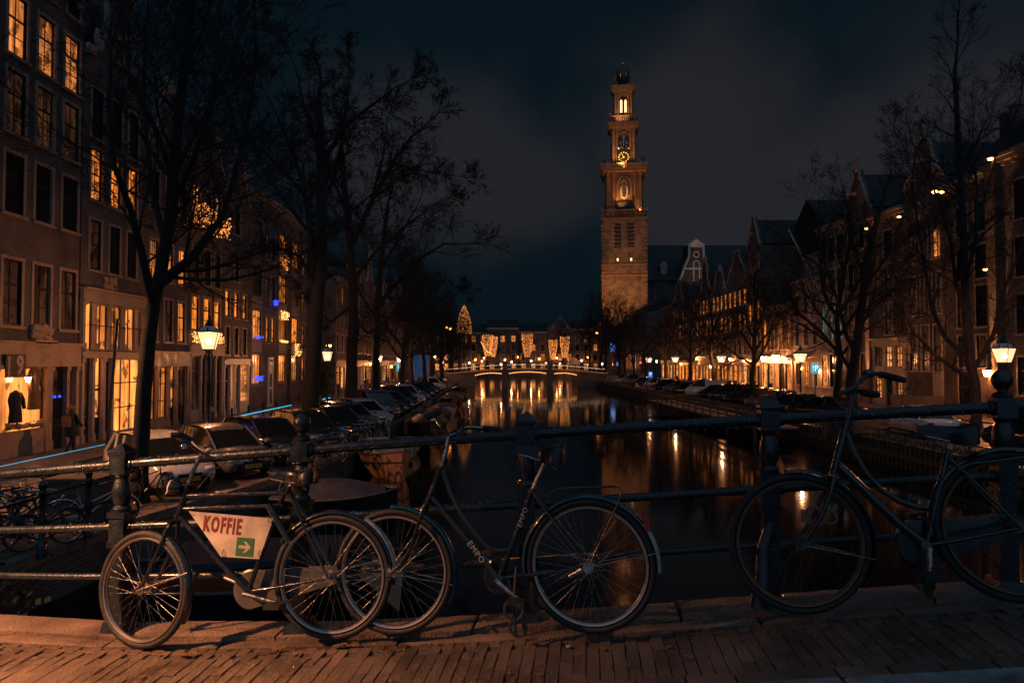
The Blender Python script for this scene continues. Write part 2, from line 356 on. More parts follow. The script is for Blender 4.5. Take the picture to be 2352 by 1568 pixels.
def smooth_sharp(me, ang=35):
    me.shade_smooth()
    import bmesh
    b = bmesh.new(); b.from_mesh(me)
    bmesh.ops.recalc_face_normals(b, faces=b.faces)
    for e in b.edges:
        if len(e.link_faces) != 2 or e.calc_face_angle(0) > rad(ang): e.smooth = False
    b.to_mesh(me); b.free(); return me
def link(name, data, parent=None, loc=None, rot=None, label=None, cat=None, group=None, kind=None):
    o = D.objects.new(name, data); col.objects.link(o)
    if parent: o.parent = parent
    if loc is not None: o.location = loc
    if rot is not None: o.rotation_euler = rot
    if label: o['label'] = label
    if cat: o['category'] = cat
    if group: o['group'] = group
    if kind: o['kind'] = kind
    return o
def obj(name, mb, m, parent=None, smooth=False, **kw):
    me = mb.mesh(name, m) if isinstance(mb, MB) else mb
    if smooth: smooth_sharp(me, 40 if smooth is True else smooth)
    elif isinstance(mb, MB): fixn(me)
    return link(name, me, parent, **kw)
def thing(name, label, cat, loc=(0, 0, 0), rot=(0, 0, 0), group=None):
    return link(name, None, None, loc, rot, label, cat, group)
def copy_tree(o, parent=None):
    c = o.copy(); col.objects.link(c); c.parent = parent
    for ch in KIDS.get(o.name, ()): copy_tree(ch, c)
    return c
KIDS = {}
def index_kids(root):
    KIDS[root.name] = list(root.children)
    for c in root.children: index_kids(c)
def clone(root, loc, rz=0, label=None, group=None, rot=None, scale=None):
    if root.name not in KIDS: index_kids(root)
    c = copy_tree(root); c.location = loc; c.rotation_euler = rot or (0, 0, rz)
    if scale: c.scale = scale if isinstance(scale, tuple) else (scale,) * 3
    if label: c['label'] = label
    if group: c['group'] = group
    return c
def text(body, size, m, parent, loc, rot, ext=.002, sx=1, off=0, name='lettering', align='CENTER', sp=1.05):
    c = D.curves.new(name, 'FONT'); c.body = body; c.size = size; c.extrude = ext; c.offset = off; c.align_x = align; c.space_character = sp; c.align_y = 'CENTER'
    c.resolution_u = 2; c.materials.append(MATS[m])
    t = D.objects.new('tmp', c); col.objects.link(t)
    me = D.meshes.new_from_object(t.evaluated_get(bpy.context.evaluated_depsgraph_get())); D.objects.remove(t)
    o = link(name, me, parent, loc, rot); o.scale = (sx, 1, 1); return o
# ================================================================== SETTING: water, quays, streets
def water_mat():
    m = D.materials.new('canal_water'); m.use_nodes = True; t = m.node_tree; b = t.nodes['Principled BSDF']; K = t.links.new
    b.inputs['Base Color'].default_value = (.002, .004, .006, 1); b.inputs['Roughness'].default_value = .065; b.inputs['IOR'].default_value = 1.33
    g = N(t, 'ShaderNodeNewGeometry'); mpn = N(t, 'ShaderNodeMapping'); mpn.inputs['Scale'].default_value = (.35, .9, 1); K(g.outputs['Position'], mpn.inputs[0])
    n = N(t, 'ShaderNodeTexNoise'); n.inputs['Scale'].default_value = 1.1; n.inputs['Detail'].default_value = 3; K(mpn.outputs[0], n.inputs[0])
    bp = N(t, 'ShaderNodeBump'); bp.inputs['Strength'].default_value = .035; bp.inputs['Distance'].default_value = .05; K(n.outputs[0], bp.inputs['Height']); K(bp.outputs[0], b.inputs['Normal'])
    MATS['water'] = m
water_mat()
obj('canal_water', MB().add([(-60, -60, 0), (140, -60, 0), (140, 207, 0), (-60, 207, 0)], [(0, 1, 2, 3)]), 'water', kind='structure')
# far ground sheet out to the horizon (beyond the canal)
obj('far_ground', MB().box(-900, 900, 207, 1500, -.5, 1.0), 'asphalt', kind='structure')
GZ = 1.0                                    # quay level; the water is 0 and the eye 4.5
edgeL = [(-8.5, -12), (-8.4, 13), (-8.0, 16), (-7.0, 19.5), (-6.1, 24), (-5.7, 28), (-5.7, 45), (-6.0, 80), (-6.8, 121)]
edgeR = [(17.3, -12), (17.3, 30), (17.7, 60), (17.9, 121)]
def quay(name, edge, xo):
    mb = MB(); n = len(edge); s = -1 if xo < 0 else 1
    vs = [(x, y, GZ) for x, y in edge] + [(xo, y, GZ) for x, y in edge]
    fs = [(i, i + 1, i + 1 + n, i + n) for i in range(n - 1)]
    mb.add(vs, fs)
    vs = [(x, y, GZ - .25) for x, y in edge] + [(x, y, -.6) for x, y in edge]
    return mb
obj('left_quay_pavement', quay('l', edgeL, -400), 'street_brick', kind='structure')
obj('right_quay_pavement', quay('r', edgeR, 500), 'street_brick', kind='structure')
for nm, x0, x1 in (('left_quay_beyond', -400, -7.2), ('right_quay_beyond', 18.2, 500)):
    obj(nm, MB().box(x0, x1, 121, 207, -.5, GZ - .003), 'street_brick', kind='structure')
# roads on the quays, 4 mm sheets, and their kerbs
obj('left_road', MB().add([(-14.2, -12, GZ + .004), (-11.8, -12, GZ + .004), (-11.8, 121, GZ + .004), (-14.2, 121, GZ + .004)], [(0, 1, 2, 3)]), 'asphalt', kind='structure')
obj('left_sidewalk', MB().box(-17.28, -14.3, -12, 207, GZ - .3, GZ + .10), 'quay_stone', kind='structure')
obj('right_road', MB().add([(23.8, -12, GZ + .004), (27.6, -12, GZ + .004), (27.6, 121, GZ + .004), (23.8, 121, GZ + .004)], [(0, 1, 2, 3)]), 'asphalt', kind='structure')
obj('right_sidewalk', MB().box(27.9, 30.98, -12, 207, GZ - .3, GZ + .10), 'quay_stone', kind='structure')
# left quay wall of brick with cope stones
def wall_run(name, edge, m, z0, z1, th, label=None):
    mb = MB(); s = 1 if edge[0][0] < 0 else -1
    for (xa, ya), (xb, yb) in zip(edge, edge[1:]):
        mb.add([(xa, ya, z0), (xb, yb, z0), (xb, yb, z1), (xa, ya, z1), (xa - s * th, ya, z0), (xb - s * th, yb, z0), (xb - s * th, yb, z1), (xa - s * th, ya, z1)],
               [(0, 1, 2, 3), (3, 2, 6, 7), (4, 5, 6, 7), (0, 1, 5, 4)])
    return mb
qw = obj('left_quay_wall', wall_run('w', edgeL, '', -.8, GZ - .21, .4), 'brick_dark', kind='structure')
# bricks of the near stretch, proud of the joints
brk = MB()
for r in range(12):
    z = .02 + r * .066; y = 6.6 + (r % 2) * .11
    while y < 13.0 and r * .066 < .78:
        dx = R.uniform(0, .012); brk.box(-8.405 - .0, -8.385 + dx, y + .005, y + .205, z + .004, z + .058); y += .215
obj('brick_courses', brk, 'brick_red', qw, kind='stuff')
mesh_cope = None
def cope(edge, s, step, n, parent):
    """separate cope stones laid along the quay edge"""
    pts = []; d = 0
    for (xa, ya), (xb, yb) in zip(edge, edge[1:]):
        a = Vector((xa, ya, 0)); b = Vector((xb, yb, 0)); Ln = (b - a).length; k = max(1, round(Ln / step))
        if ya < 4 and yb < 14:
            a = a + (b - a) * ((4 - ya) / (yb - ya)); Ln = (b - a).length; k = round(Ln / step)
        for i in range(k):
            p = a + (b - a) * ((i + .5) / k); pts.append((p, math.atan2(b.y - a.y, b.x - a.x), Ln / k))
    bm = MB().box(-.49, .49, -.22, .05, -.20, .02) if s > 0 else MB().box(-.49, .49, -.05, .22, -.20, .02)
    me = fixn(bm.mesh('cope_stone', 'quay_stone'))
    for i, (p, a, l) in enumerate(pts[:n]):
        o = link('cope_stone', me, parent, (p.x, p.y, GZ), (0, 0, a)); o.scale = (l * .985, 1, 1 + R.uniform(-.04, .08))
cl = [(x, y) for x, y in edgeL]
mbc = link('left_quay_kerb', MB().box(-8.95, -8.75, 4, 13, GZ - .1, GZ + .03).mesh('k', 'quay_stone'), kind='structure')
cope(cl, -1, 1.0, 60, mbc)

# right bank: sheet piles, a planted strip and a low rail
rp_ = MB(); y = 8.0; piles = link('right_quay_wall', wall_run('w', edgeR, '', -.8, GZ - .12, .3).mesh('w', 'pile_wood'), kind='structure')
def edge_x(edge, y):
    for (xa, ya), (xb, yb) in zip(edge, edge[1:]):
        if ya <= y <= yb: return xa + (xb - xa) * (y - ya) / (yb - ya)
    return edge[-1][0]
pm = fixn(MB().box(-.07, .0, -.10, .10, -.8, .98).mesh('pile', 'pile_wood'))
k = 0
while y < 120 and k < 290:
    o = link('pile', pm, piles, (edge_x(edgeR, y) - .005, y, R.uniform(-.03, .02))); k += 1
    y += .33 if y < 60 else .5
obj('waling_beam', MB().box(17.05, 17.21, 8, 60, .42, .60), 'pile_wood', piles)
gr = MB()
for i in range(5200):
    y = 18 + 100 * (R.random() ** 1.7); x = edge_x(edgeR, y) + R.uniform(.05, .95) * 1.3
    h = R.uniform(.05, .28); a = R.uniform(0, 6.28); w = .012 + .0006 * y; dx, dy = math.cos(a) * w, math.sin(a) * w; lx, ly = R.uniform(-.1, .1), R.uniform(-.1, .1)
    gr.add([(x - dx, y - dy, GZ), (x + dx, y + dy, GZ), (x + lx, y + ly, GZ + h)], [(0, 1, 2)])
obj('bank_grass', gr, 'dry_grass', kind='stuff', label='dry tufts of grass along the top of the right quay wall')

# ================================================================== HOUSES
WIN = {}
def window_meshes(w, h, nc, nr, arch, fr, surround):
    key = (round(w, 2), round(h, 2), nc, nr, arch, surround)
    if key in WIN: return WIN[key]
    a = .16 if arch else 0
    f = MB()
    sw = surround
    def bx(y0, y1, z0, z1, x0=-.10, x1=.035): f.box(x0, x1, y0, y1, z0, z1)
    bx(-w/2 - sw, -w/2, -sw*.4, h + sw); bx(w/2, w/2 + sw, -sw*.4, h + sw); bx(-w/2, w/2, h, h + sw)
    if arch:                              # segmental head: corner fillets
        n = 6
        for sg in (-1, 1):
            poly = [(sg * w/2, h)] + [(sg * (w/2) * math.cos(t * math.pi/2 / n), h - a + a * math.sin(t * math.pi/2 / n)) for t in range(n + 1)]
            if sg > 0: poly = poly[::-1]
            f.prism(poly, -.10, .03, 'x')
    fm = fixn(f.mesh('window_frame', fr))
    s = MB(); t = .035 if nr <= 3 else .03
    s.box(-.13, -.065, -w/2, -w/2 + t*1.4, 0, h); s.box(-.13, -.065, w/2 - t*1.4, w/2, 0, h); s.box(-.13, -.065, -w/2, w/2, 0, t*1.6); s.box(-.13, -.065, -w/2, w/2, h - t*1.4, h)
    for i in range(1, nc): y = -w/2 + w*i/nc; s.box(-.12, -.075, y - t*.45, y + t*.45, 0, h)
    for j in range(1, nr):
        z = h*j/nr; tk = t*1.1 if (nr % 2 == 0 and j == nr//2) or nr == 2 else t*.45
        if nr == 3: z = h*(.62 if j == 2 else .31); tk = t*1.1 if j == 2 else t*.45
        s.box(-.128, -.068, -w/2, w/2, z - tk, z + tk)
    sm = fixn(s.mesh('sash', 'sash_black'))
    pn = MB().add([(0, -.5, 0), (0, .5, 0), (0, .5, 1), (0, -.5, 1)], [(0, 1, 2, 3)])
    sl = fixn(MB().box(-.1, .10, -w/2 - sw - .05, w/2 + sw + .05, -sw*.4 - .10, -sw*.4).mesh('sill', fr))
    WIN[key] = (fm, sm, sl); return WIN[key]
PANE = {}
def pane_mesh(m):
    if m not in PANE: PANE[m] = MB().add([(0, -.5, 0), (0, .5, 0), (0, .5, 1), (0, -.5, 1)], [(0, 1, 2, 3)]).mesh('pane', m)
    return PANE[m]
def add_window(root, y, z, w, h, glass, nc=2, nr=3, arch=False, fr='paint_tan', surround=.11, detail=True, sill=True):
    fm, sm, sl = window_meshes(w, h, nc, nr, arch, fr, surround)
    o = link('window', fm, root, (0, y, z))
    link('sash', sm, o)
    if detail:
        zs = [h*j/nr for j in range(nr + 1)]
        if nr == 3: zs = [0, .31*h, .62*h, h]
        for i in range(nc):
            for j in range(nr):
                q = link('pane', pane_mesh(glass), o, (-.10, -w/2 + w*(i + .5)/nc, zs[j] + .006)); q.scale = (1, w/nc - .012, zs[j+1] - zs[j] - .012)
    else:
        q = link('pane', pane_mesh(glass), o, (-.10, 0, .01)); q.scale = (1, w - .02, h - .02)
    if sill: link('sill', sl, o)
    return o
def front_wall(W, z0, z1, holes, depth=.14, x=0):
    """wall with real openings and reveals; holes = (y0,y1,z0,z1)"""
    ys = sorted({0, W} | {max(0, min(W, round(v, 3))) for h in holes for v in h[:2]}); zs = sorted({z0, z1} | {max(z0, min(z1, round(v, 3))) for h in holes for v in h[2:]})
    mb = MB()
    inside = lambda y, z: any(h[0] < y < h[1] and h[2] < z < h[3] for h in holes)
    for a, b in zip(ys, ys[1:]):
        for c, d in zip(zs, zs[1:]):
            if b - a > 1e-3 and d - c > 1e-3 and not inside((a+b)/2, (c+d)/2): mb.add([(x, a, c), (x, b, c), (x, b, d), (x, a, d)], [(0, 1, 2, 3)])
    for a, b, c, d in holes:
        mb.add([(x, a, c), (x, b, c), (x, b, d), (x, a, d), (x-depth, a, c), (x-depth, b, c), (x-depth, b, d), (x-depth, a, d)], [(0, 1, 5, 4), (1, 2, 6, 5), (2, 3, 7, 6), (3, 0, 4, 7)])
    return mb
GABLES = {
    'neck': lambda W: [(0, 0), (W*.06, .1), (W*.20, .5), (W*.27, 1.3), (W*.29, 2.2), (W*.30, 3.6), (W*.34, 3.7), (W*.36, 3.95), (W*.43, 4.5), (W*.5, 4.7)],
    'step': lambda W: [(0, 0), (0, .7), (W*.12, .7), (W*.12, 1.5), (W*.24, 1.5), (W*.24, 2.3), (W*.36, 2.3), (W*.36, 3.2), (W*.5, 3.2)],
    'bell': lambda W: [(0, 0), (W*.04, .5), (W*.14, .8), (W*.22, 1.5), (W*.28, 2.5), (W*.33, 3.0), (W*.42, 3.3), (W*.5, 3.4)],
    'spout': lambda W: [(0, 0), (W*.12, .9), (W*.36, 2.9), (W*.38, 2.9), (W*.38, 3.7), (W*.5, 3.7)],
}
def house(name, label, group, origin, rot, W, ztop, windows, gable=None, wallm='brick_dark', frm='paint_tan', depth=11, roof=True,
          shop=None, cornice=True, beam=False, detail=True, roof_h=3.0, chimney=True, cat='house', roofm='roof_tile', z0=GZ, sidem=None):
    """local: y runs along the facade (0..W), +x is the outward normal, z is the true height
    windows: list of dict(y, z, w, h, g, nc, nr, arch)"""
    root = thing(name, label, cat, (origin[0], origin[1], 0), (0, 0, rot), group)
    holes = [(q['y'] - q['w']/2, q['y'] + q['w']/2, q['z'], q['z'] + q['h']) for q in windows]
    zb = z0
    if shop: holes.append((.12, W - .12, z0, shop))
    mb = front_wall(W, zb - .3, ztop, holes)
    # side and back walls
    mb.add([(0, 0, zb), (-depth, 0, zb), (-depth, 0, ztop), (0, 0, ztop)], [(0, 1, 2, 3)])
    mb.add([(0, W, zb), (-depth, W, zb), (-depth, W, ztop), (0, W, ztop)], [(0, 1, 2, 3)])
    mb.add([(-depth, 0, zb), (-depth, W, zb), (-depth, W, ztop), (-depth, 0, ztop)], [(0, 1, 2, 3)])
    if gable:
        half = GABLES[gable](W); poly = [(y, ztop + z) for y, z in half] + [(W - y, ztop + z) for y, z in reversed(half[:-1])]
        mb.prism(poly, -.35, 0, 'x')
    me = mb.mesh('wall', wallm); link('wall', me, root)
    if gable:
        pts = [(.04, y, z + .04) for y, z in poly]
        cp = MB()
        for a, b in zip(pts, pts[1:]):
            cp.tube([a, b], .11, 5)
        cp.box(-.4, .12, W*.5 - .5, W*.5 + .5, poly[len(poly)//2][1] - .02, poly[len(poly)//2][1] + .22)
        if gable in ('neck', 'bell'):
            for sg in (-1, 1):
                yy = W*.5 + sg*W*.27; cp.sphere((-.1, yy, ztop + .95), .38, 8, 5, (.5, 1, 1.5)); cp.sphere((-.1, W*.5 + sg*W*.38, ztop + .3), .3, 8, 5, (.5, 1.4, 1))
            cp.sphere((-.1, W*.5, poly[len(poly)//2][1] + .4), .42, 8, 5, (.5, 1.3, 1))
        obj('gable_coping', cp, frm, root)
    if cornice and not gable:
        c = MB().box(-.3, .42, -.02, W + .02, ztop, ztop + .22).box(-.2, .26, 0, W, ztop - .28, ztop)
        for i in range(int(W/.8)): yy = .4 + i*.8; c.box(0, .22, yy - .07, yy + .07, ztop - .55, ztop - .28)
        obj('cornice', c, frm, root)
    if roof:
        zr = ztop + (0 if not gable else .2); rh = (poly[len(poly)//2][1] - ztop - .5) if gable else roof_h
        r = MB()
        if gable: r.add([(-.3, 0, zr), (-.3, W, zr), (-.3, W/2, zr + rh), (-depth, 0, zr), (-depth, W, zr), (-depth, W/2, zr + rh)], [(0, 2, 5, 3), (1, 4, 5, 2), (3, 5, 4), (0, 1, 2)])
        else: r.add([(.1, -.01, zr + .2), (.1, W + .01, zr + .2), (-depth*.45, W + .01, zr + rh), (-depth*.45, -.01, zr + rh), (-depth, W + .01, zr), (-depth, -.01, zr)], [(0, 1, 2, 3), (3, 2, 4, 5), (0, 3, 5), (1, 4, 2)])
        rf = obj('roof', r, roofm, root)
        if chimney:
            yc = W*R.choice((.1, .9)); zc = zr + rh*.6
            obj('chimney', MB().box(-depth*.5, -depth*.5 + .9, yc - .3, yc + .3, zr, zr + rh + 1.2).box(-depth*.5 - .08, -depth*.5 + .98, yc - .38, yc + .38, zr + rh + 1.2, zr + rh + 1.35), wallm, rf)
    if beam:
        obj('hoist_beam', MB().box(-.3, 1.1, W*.5 - .09, W*.5 + .09, ztop + 1.6, ztop + 1.85), 'paint_tan', root)
    for q in windows:
        add_window(root, q['y'], q['z'], q['w'], q['h'], q['g'], q.get('nc', 2), q.get('nr', 3), q.get('arch', False), q.get('fr', frm), q.get('s', .11), q.get('d', detail), q.get('sill', True))
    return root
def shopfront(root, W, z0, z1, m, bays, glass, fascia=.55, plinth=.5, door=None, rows=2, cols=1, gm='glass_dark'):
    """timber shop front set in the opening: pilasters, fascia, plinth, glazing bays and a door
    bays: list of (y0, y1, glass or None for door)"""
    f = MB().box(-.10, .16, .0, W, z1 - fascia, z1).box(-.12, .30, -.02, W + .02, z1, z1 + .10).box(-.10, .22, 0, W, z1 - fascia - .08, z1 - fascia)
    obj('fascia', f, m, root)
    edges = sorted({b[0] for b in bays} | {b[1] for b in bays} | {.14, W - .14})
    pil = fixn(MB().box(-.12, .12, -.09, .09, z0, z1 - fascia - .085).box(-.1, .16, -.12, .12, z0, z0 + .35).box(-.1, .16, -.12, .12, z1 - fascia - .25, z1 - fascia - .09).mesh('pilaster', m))
    for e in edges: link('pilaster', pil, root, (0, min(max(e, .12), W - .12), 0))
    for b in bays:
        y0, y1, g = b[0] + .1, b[1] - .1, b[2]; zt = z1 - fascia - .09; kind = b[3] if len(b) > 3 else 'w'
        nc = b[4] if len(b) > 4 else 1; nr = b[5] if len(b) > 5 else 2; pl = z0 + (plinth if kind == 'w' else .0)
        if kind == 'w':
            obj('plinth', MB().box(-.12, .08, y0, y1, z0, pl), m, root)
            w = obj('shop_window', MB().box(-.10, .05, y0, y1, pl, pl + .07).box(-.10, .04, y0, y1, zt - .06, zt), m, root)
        else:
            w = obj('door', MB().box(-.12, -.06, y0 + .03, y1 - .03, pl + .02, pl + 1.0).box(-.12, -.04, y0, y0 + .06, pl, zt).box(-.12, -.04, y1 - .06, y1, pl, zt).box(-.12, -.04, y0, y1, pl + 2.15, pl + 2.25), 'wood_dark', root)
            obj('handle', MB().tube([(-.03, y0 + .14, pl + 1.0), (-.0, y0 + .14, pl + 1.02), (-.0, y0 + .14, pl + 1.2), (-.03, y0 + .14, pl + 1.22)], .012, 5), 'chrome', w)
        mz = pl + (zt - pl) * (.72 if kind == 'w' else .68)
        dfm = MB().box(-.09, -.02, y0, y0 + .06, pl, zt).box(-.09, -.02, y1 - .06, y1, pl, zt).box(-.09, -.02, y0 + .06, y1 - .06, zt - .07, zt).box(-.09, -.02, y0 + .06, y1 - .06, pl, pl + .06)
        if kind == 'w' and m != 'paint_white': obj('sash', dfm, 'sash_black', w)
        bars = MB()
        for i in range(1, nc): yy = y0 + (y1 - y0)*i/nc; bars.box(-.1, -.03, yy - .02, yy + .02, pl, zt)
        for j in range(1, nr): zz = pl + (zt - pl)*j/nr if nr > 2 else mz; bars.box(-.1, -.03, y0, y1, zz - .025, zz + .025)
        if bars.v: obj('glazing_bar', bars, 'sash_black' if m != 'paint_white' else m, w)
        for i in range(nc):
            for j in range(nr):
                za = pl + (zt - pl)*j/nr if nr > 2 else (pl if j == 0 else mz); zb_ = pl + (zt - pl)*(j+1)/nr if nr > 2 else (mz if j == 0 and nr == 2 else zt)
                if kind != 'w' and j == 0 and nr == 2: za = pl + 1.0
                q = link('pane', pane_mesh(g), w, (-.075, y0 + (y1 - y0)*(i + .5)/nc, za)); q.scale = (1, (y1 - y0)/nc, zb_ - za)
    # dark back of the opening
    obj('shop_interior', MB().add([(-.13, .1, z0), (-.13, W - .1, z0), (-.13, W - .1, z1), (-.13, .1, z1)], [(0, 1, 2, 3)]), 'wood_dark', root)
XL, XR = -17.3, 31.0
def Lw(px, py):                              # picture point on the left facade plane -> (Y, z)
    p = atX(px, py, XL); return p.y, p.z
def Rw(px, py):
    p = atX(px, py, XR); return p.y, p.z
def wins(side, Yo, W, rows, cols_, w, **kw):
    """rows: (z, h, glass or list), cols_: world Y centres -> local"""
    out = []
    for r in rows:
        z, h, g = r[:3]; ex = dict(kw); ex.update(r[3] if len(r) > 3 else {})
        for i, Yc in enumerate(cols_):
            gg = g[i % len(g)] if isinstance(g, (list, tuple)) else g
            if gg is None: continue
            y = (Yc - Yo) if side < 0 else (Yo - Yc)
            out.append(dict(y=y, z=z, w=w, h=h, g=gg, **ex))
    return out
DK, BL, OR, AM, DP, DM, SH = 'glass_dark', 'glass_blind', 'glow_orange', 'glow_amber', 'glow_deep', 'glow_dim', 'glow_shop'
LG, RG = 'houses along the left quay', 'houses along the right quay'
# ---- left 1: shop with the figure nine
cols1 = (24.75, 26.35, 27.95)
h1 = house('corner_house', 'dark brick house with lit top windows above a tailor shop, nearest on the left', LG, (XL, 21.4), 0, 7.25, 19.6,
    wins(-1, 21.4, 7.25, [(15.55, 2.15, AM), (12.75, 2.2, DM), (9.85, 2.1, DK), (5.85, 2.3, [DM, BL, DM])], (23.15,) + cols1, .95, nc=2, nr=3, s=.13) +
    wins(-1, 21.4, 7.25, [(18.6, .9, DK)], cols1, .8, nr=2), shop=5.15, frm='paint_tan', chimney=False, beam=False)
shopfront(h1, 7.25, GZ + .1, 5.15, 'paint_tan', [(.14, 1.6, DM, 'd'), (1.6, 2.55, DK, 'd'), (2.55, 5.25, SH, 'w', 1, 1), (5.45, 6.5, DK, 'd', 1, 3)], None, fascia=.75, plinth=.85)
# carved relief above the fascia
rl = MB().box(0, .30, 4.2, 5.5, 5.20, 5.32)
for i in range(46):
    rl.sphere((.10, 4.85 + R.uniform(-.55, .55), 5.58 + R.uniform(-.25, .28)), R.uniform(.07, .16), 6, 4)
obj('carved_relief', rl, 'sandstone', h1, smooth=50)
sg = obj('hanging_sign', MB().box(.24, .28, 2.75, 3.75, 3.95, 4.78), 'wood_dark', h1)
text('9', .95, 'sign_white', sg, (.285, 3.45, 4.36), (rad(90), 0, rad(90)), sx=.8, off=.02)
th = MB().box(.283, .286, 2.86, 2.92, 4.0, 4.7)
for i in range(8): th.box(.283, .286, 2.93, 2.98 + .03*(i % 2), 4.04 + i*.085, 4.055 + i*.085)
obj('scale_marks', th, 'fender_white', sg)
for k_, (yy, zz) in enumerate(((5.62, 3.15), (5.92, 3.15))): obj('blue_lamp', MB().sphere((.14, yy, zz), .055, 8, 6), 'light_blue', h1)
def coat(label, loc, h, m, sleeves=True):
    mb = MB()
    for z, a, b in ((0, .30, .16),): pass
    prof = [(.30, 0), (.27, .3*h), (.22, .55*h), (.25, .8*h), (.20, .93*h), (.07, .99*h), (.05, h)]
    mb.lathe(prof, 12)
    for i in range(len(mb.v)): v = mb.v[i]; mb.v[i] = (v[0]*.55, v[1], v[2])
    for sgn in (-1, 1): mb.tube([(0, sgn*.2, .9*h), (.02, sgn*.32, .7*h), (.08, sgn*.34, .4*h)], [.07, .075, .06], 8)
    t = obj('coat', mb, m, None, smooth=60, loc=loc, rot=(0, 0, 0)); t['label'] = label; t['category'] = 'coat'; t['group'] = 'clothes in the shop window'
    return t
coat('short dark jacket on a stand, low in the lit shop window', (XL + .22, 24.75, 2.35), 1.15, 'cloth_dark')
coat('long brown coat hanging high in the lit shop window', (XL + .20, 25.75, 2.75), 1.6, 'cloth_brown')
ds = MB()
for i in range(90): ds.sphere((XL + .16 + R.uniform(-.03, .1), 24.3 + R.uniform(0, 2.1), 2.12 + abs(R.gauss(0, .10))), R.uniform(.03, .09), 6, 4, (1, 1.4, .7))
o = obj('window_display', ds, 'paint_tan'); o['label'] = 'heap of small goods along the sill of the lit shop window'; o['category'] = 'display'; o['kind'] = 'stuff'
# ---- left 2: two-storey glazed front
Y2 = 28.75; W2 = 5.1; cols2 = (29.75, 31.25, 32.7)
h2 = house('gabled_house', 'neck gabled house with a two storey glazed cream front and balcony', LG, (XL, Y2), 0, W2, 17.6,
    wins(-1, Y2, W2, [(14.2, 2.1, DK), (11.5, 2.2, OR), (8.5, 2.1, [DM, DK, DK])], cols2, .82, nc=2, nr=4, s=.12) + wins(-1, Y2, W2, [(18.2, 1.2, DK)], (31.3,), .8), gable='neck', shop=7.55, beam=True, chimney=False)
shopfront(h2, W2, 4.95, 7.55, 'paint_cream', [(.14, .95, SH, 'w', 1, 1), (.95, 2.1, SH, 'w', 2, 1), (2.1, 3.2, AM, 'w', 2, 1), (3.2, 4.4, SH, 'w', 2, 1), (4.4, 4.95, AM, 'w', 1, 1)], None, fascia=.42, plinth=.05)
shopfront(h2, W2, GZ + .1, 4.93, 'paint_cream', [(.14, .9, DM, 'd', 1, 3), (.9, 1.7, SH, 'd', 1, 3), (1.7, 2.35, DK, 'd', 1, 3), (2.35, 4.95, SH, 'w', 3, 3)], None, fascia=.18, plinth=.2)
bl = obj('balcony_rail', MB().tube([(.3, .2, 6.05), (.3, W2 - .2, 6.05)], .02, 6).tube([(.3, .2, 4.98), (.3, W2 - .2, 4.98)], .025, 6).tube([(0, .2, 6.05), (.3, .2, 6.05), (.3, .2, 4.98), (0, .2, 4.98)], .02, 6), 'lamp_iron', h2)
bar = MB().tube([(.3, 0, 4.98), (.3, 0, 6.05)], .009, 4).mesh('baluster', 'lamp_iron')
for i in range(40): link('baluster', bar, bl, (0, .25 + i*(W2 - .5)/39, 0))
rl = MB()
for i in range(30): rl.sphere((.06, 2.1 + R.uniform(-.45, .45), 8.0 + R.uniform(-.25, .25)), R.uniform(.06, .14), 6, 4)
obj('carved_relief', rl, 'sandstone', h2, smooth=50)
# ---- left 3
Y3 = 33.9; W3 = 4.85; cols3 = (34.8, 36.4, 37.9)
h3 = house('gabled_house', 'bell gabled brick house between the glazed front and the house with arched windows', LG, (XL, Y3), 0, W3, 15.4,
    wins(-1, Y3, W3, [(12.2, 2.0, DK), (8.75, 1.9, [AM, AM, OR]), (5.6, 2.15, [DM, DM, AM])], cols3, .85, nc=2, nr=3), gable='bell', shop=4.95, chimney=False)
shopfront(h3, W3, GZ + .1, 4.95, 'paint_tan', [(.14, 1.3, OR, 'w', 2, 3), (1.3, 2.5, OR, 'w', 2, 3), (2.5, 3.4, AM, 'd', 1, 3), (3.4, 4.7, DM, 'd', 2, 3)], None, fascia=.6, plinth=.5)
# ---- left 4: arched windows with light garlands
Y4 = 38.8; W4 = 4.75; cols4 = (39.6, 41.2, 42.7)
h4 = house('gabled_house', 'brick house with three round headed lit windows over a garland of lights', LG, (XL, Y4), 0, W4, 16.0,
    wins(-1, Y4, W4, [(12.4, 2.3, ['glow_sparkle', DK, 'glow_sparkle']), (9.1, 2.1, [BL, DK, DK]), (6.35, 1.95, OR)], cols4, .92, nc=1, nr=3, arch=True), gable='spout', shop=5.45, beam=True, chimney=False, wallm='brick_red')
shopfront(h4, W4, GZ + .1, 5.45, 'paint_cream', [(.14, 1.5, DM, 'w', 1, 2), (1.5, 2.4, DK, 'd', 1, 3), (2.4, 3.6, DM, 'w', 1, 2), (3.6, 4.6, DK, 'd')], None, fascia=.5, plinth=.6)
def garland(name, label, X, Y0, Y1, z0, z1, n, m, r=.03, sag=.1, group='garlands of lights on the left facades', parent=None, nx=(.12, .3)):
    mb = MB()
    for i in range(n):
        y = R.uniform(Y0, Y1); z = z0 + (z1 - z0)*R.random() - sag*math.sin((y - Y0)/(Y1 - Y0 + 1e-6)*math.pi)
        mb.sphere((X + R.uniform(*nx), y, z), r*R.uniform(.6, 1.3), 5, 3)
    o = obj(name, mb, m); o['label'] = label; o['category'] = 'light garland'; o['group'] = group; return o
garland('light_garland', 'wide garland of warm lights under the three arched windows', XL, 38.9, 43.2, 5.65, 6.25, 330, 'bulb_warm', .028)
garland('light_garland', 'clump of warm lights hanging from the upper windows over the street lamp', XL, 39.0, 43.4, 12.2, 13.6, 240, 'bulb_orange', .045, nx=(.2, .7))
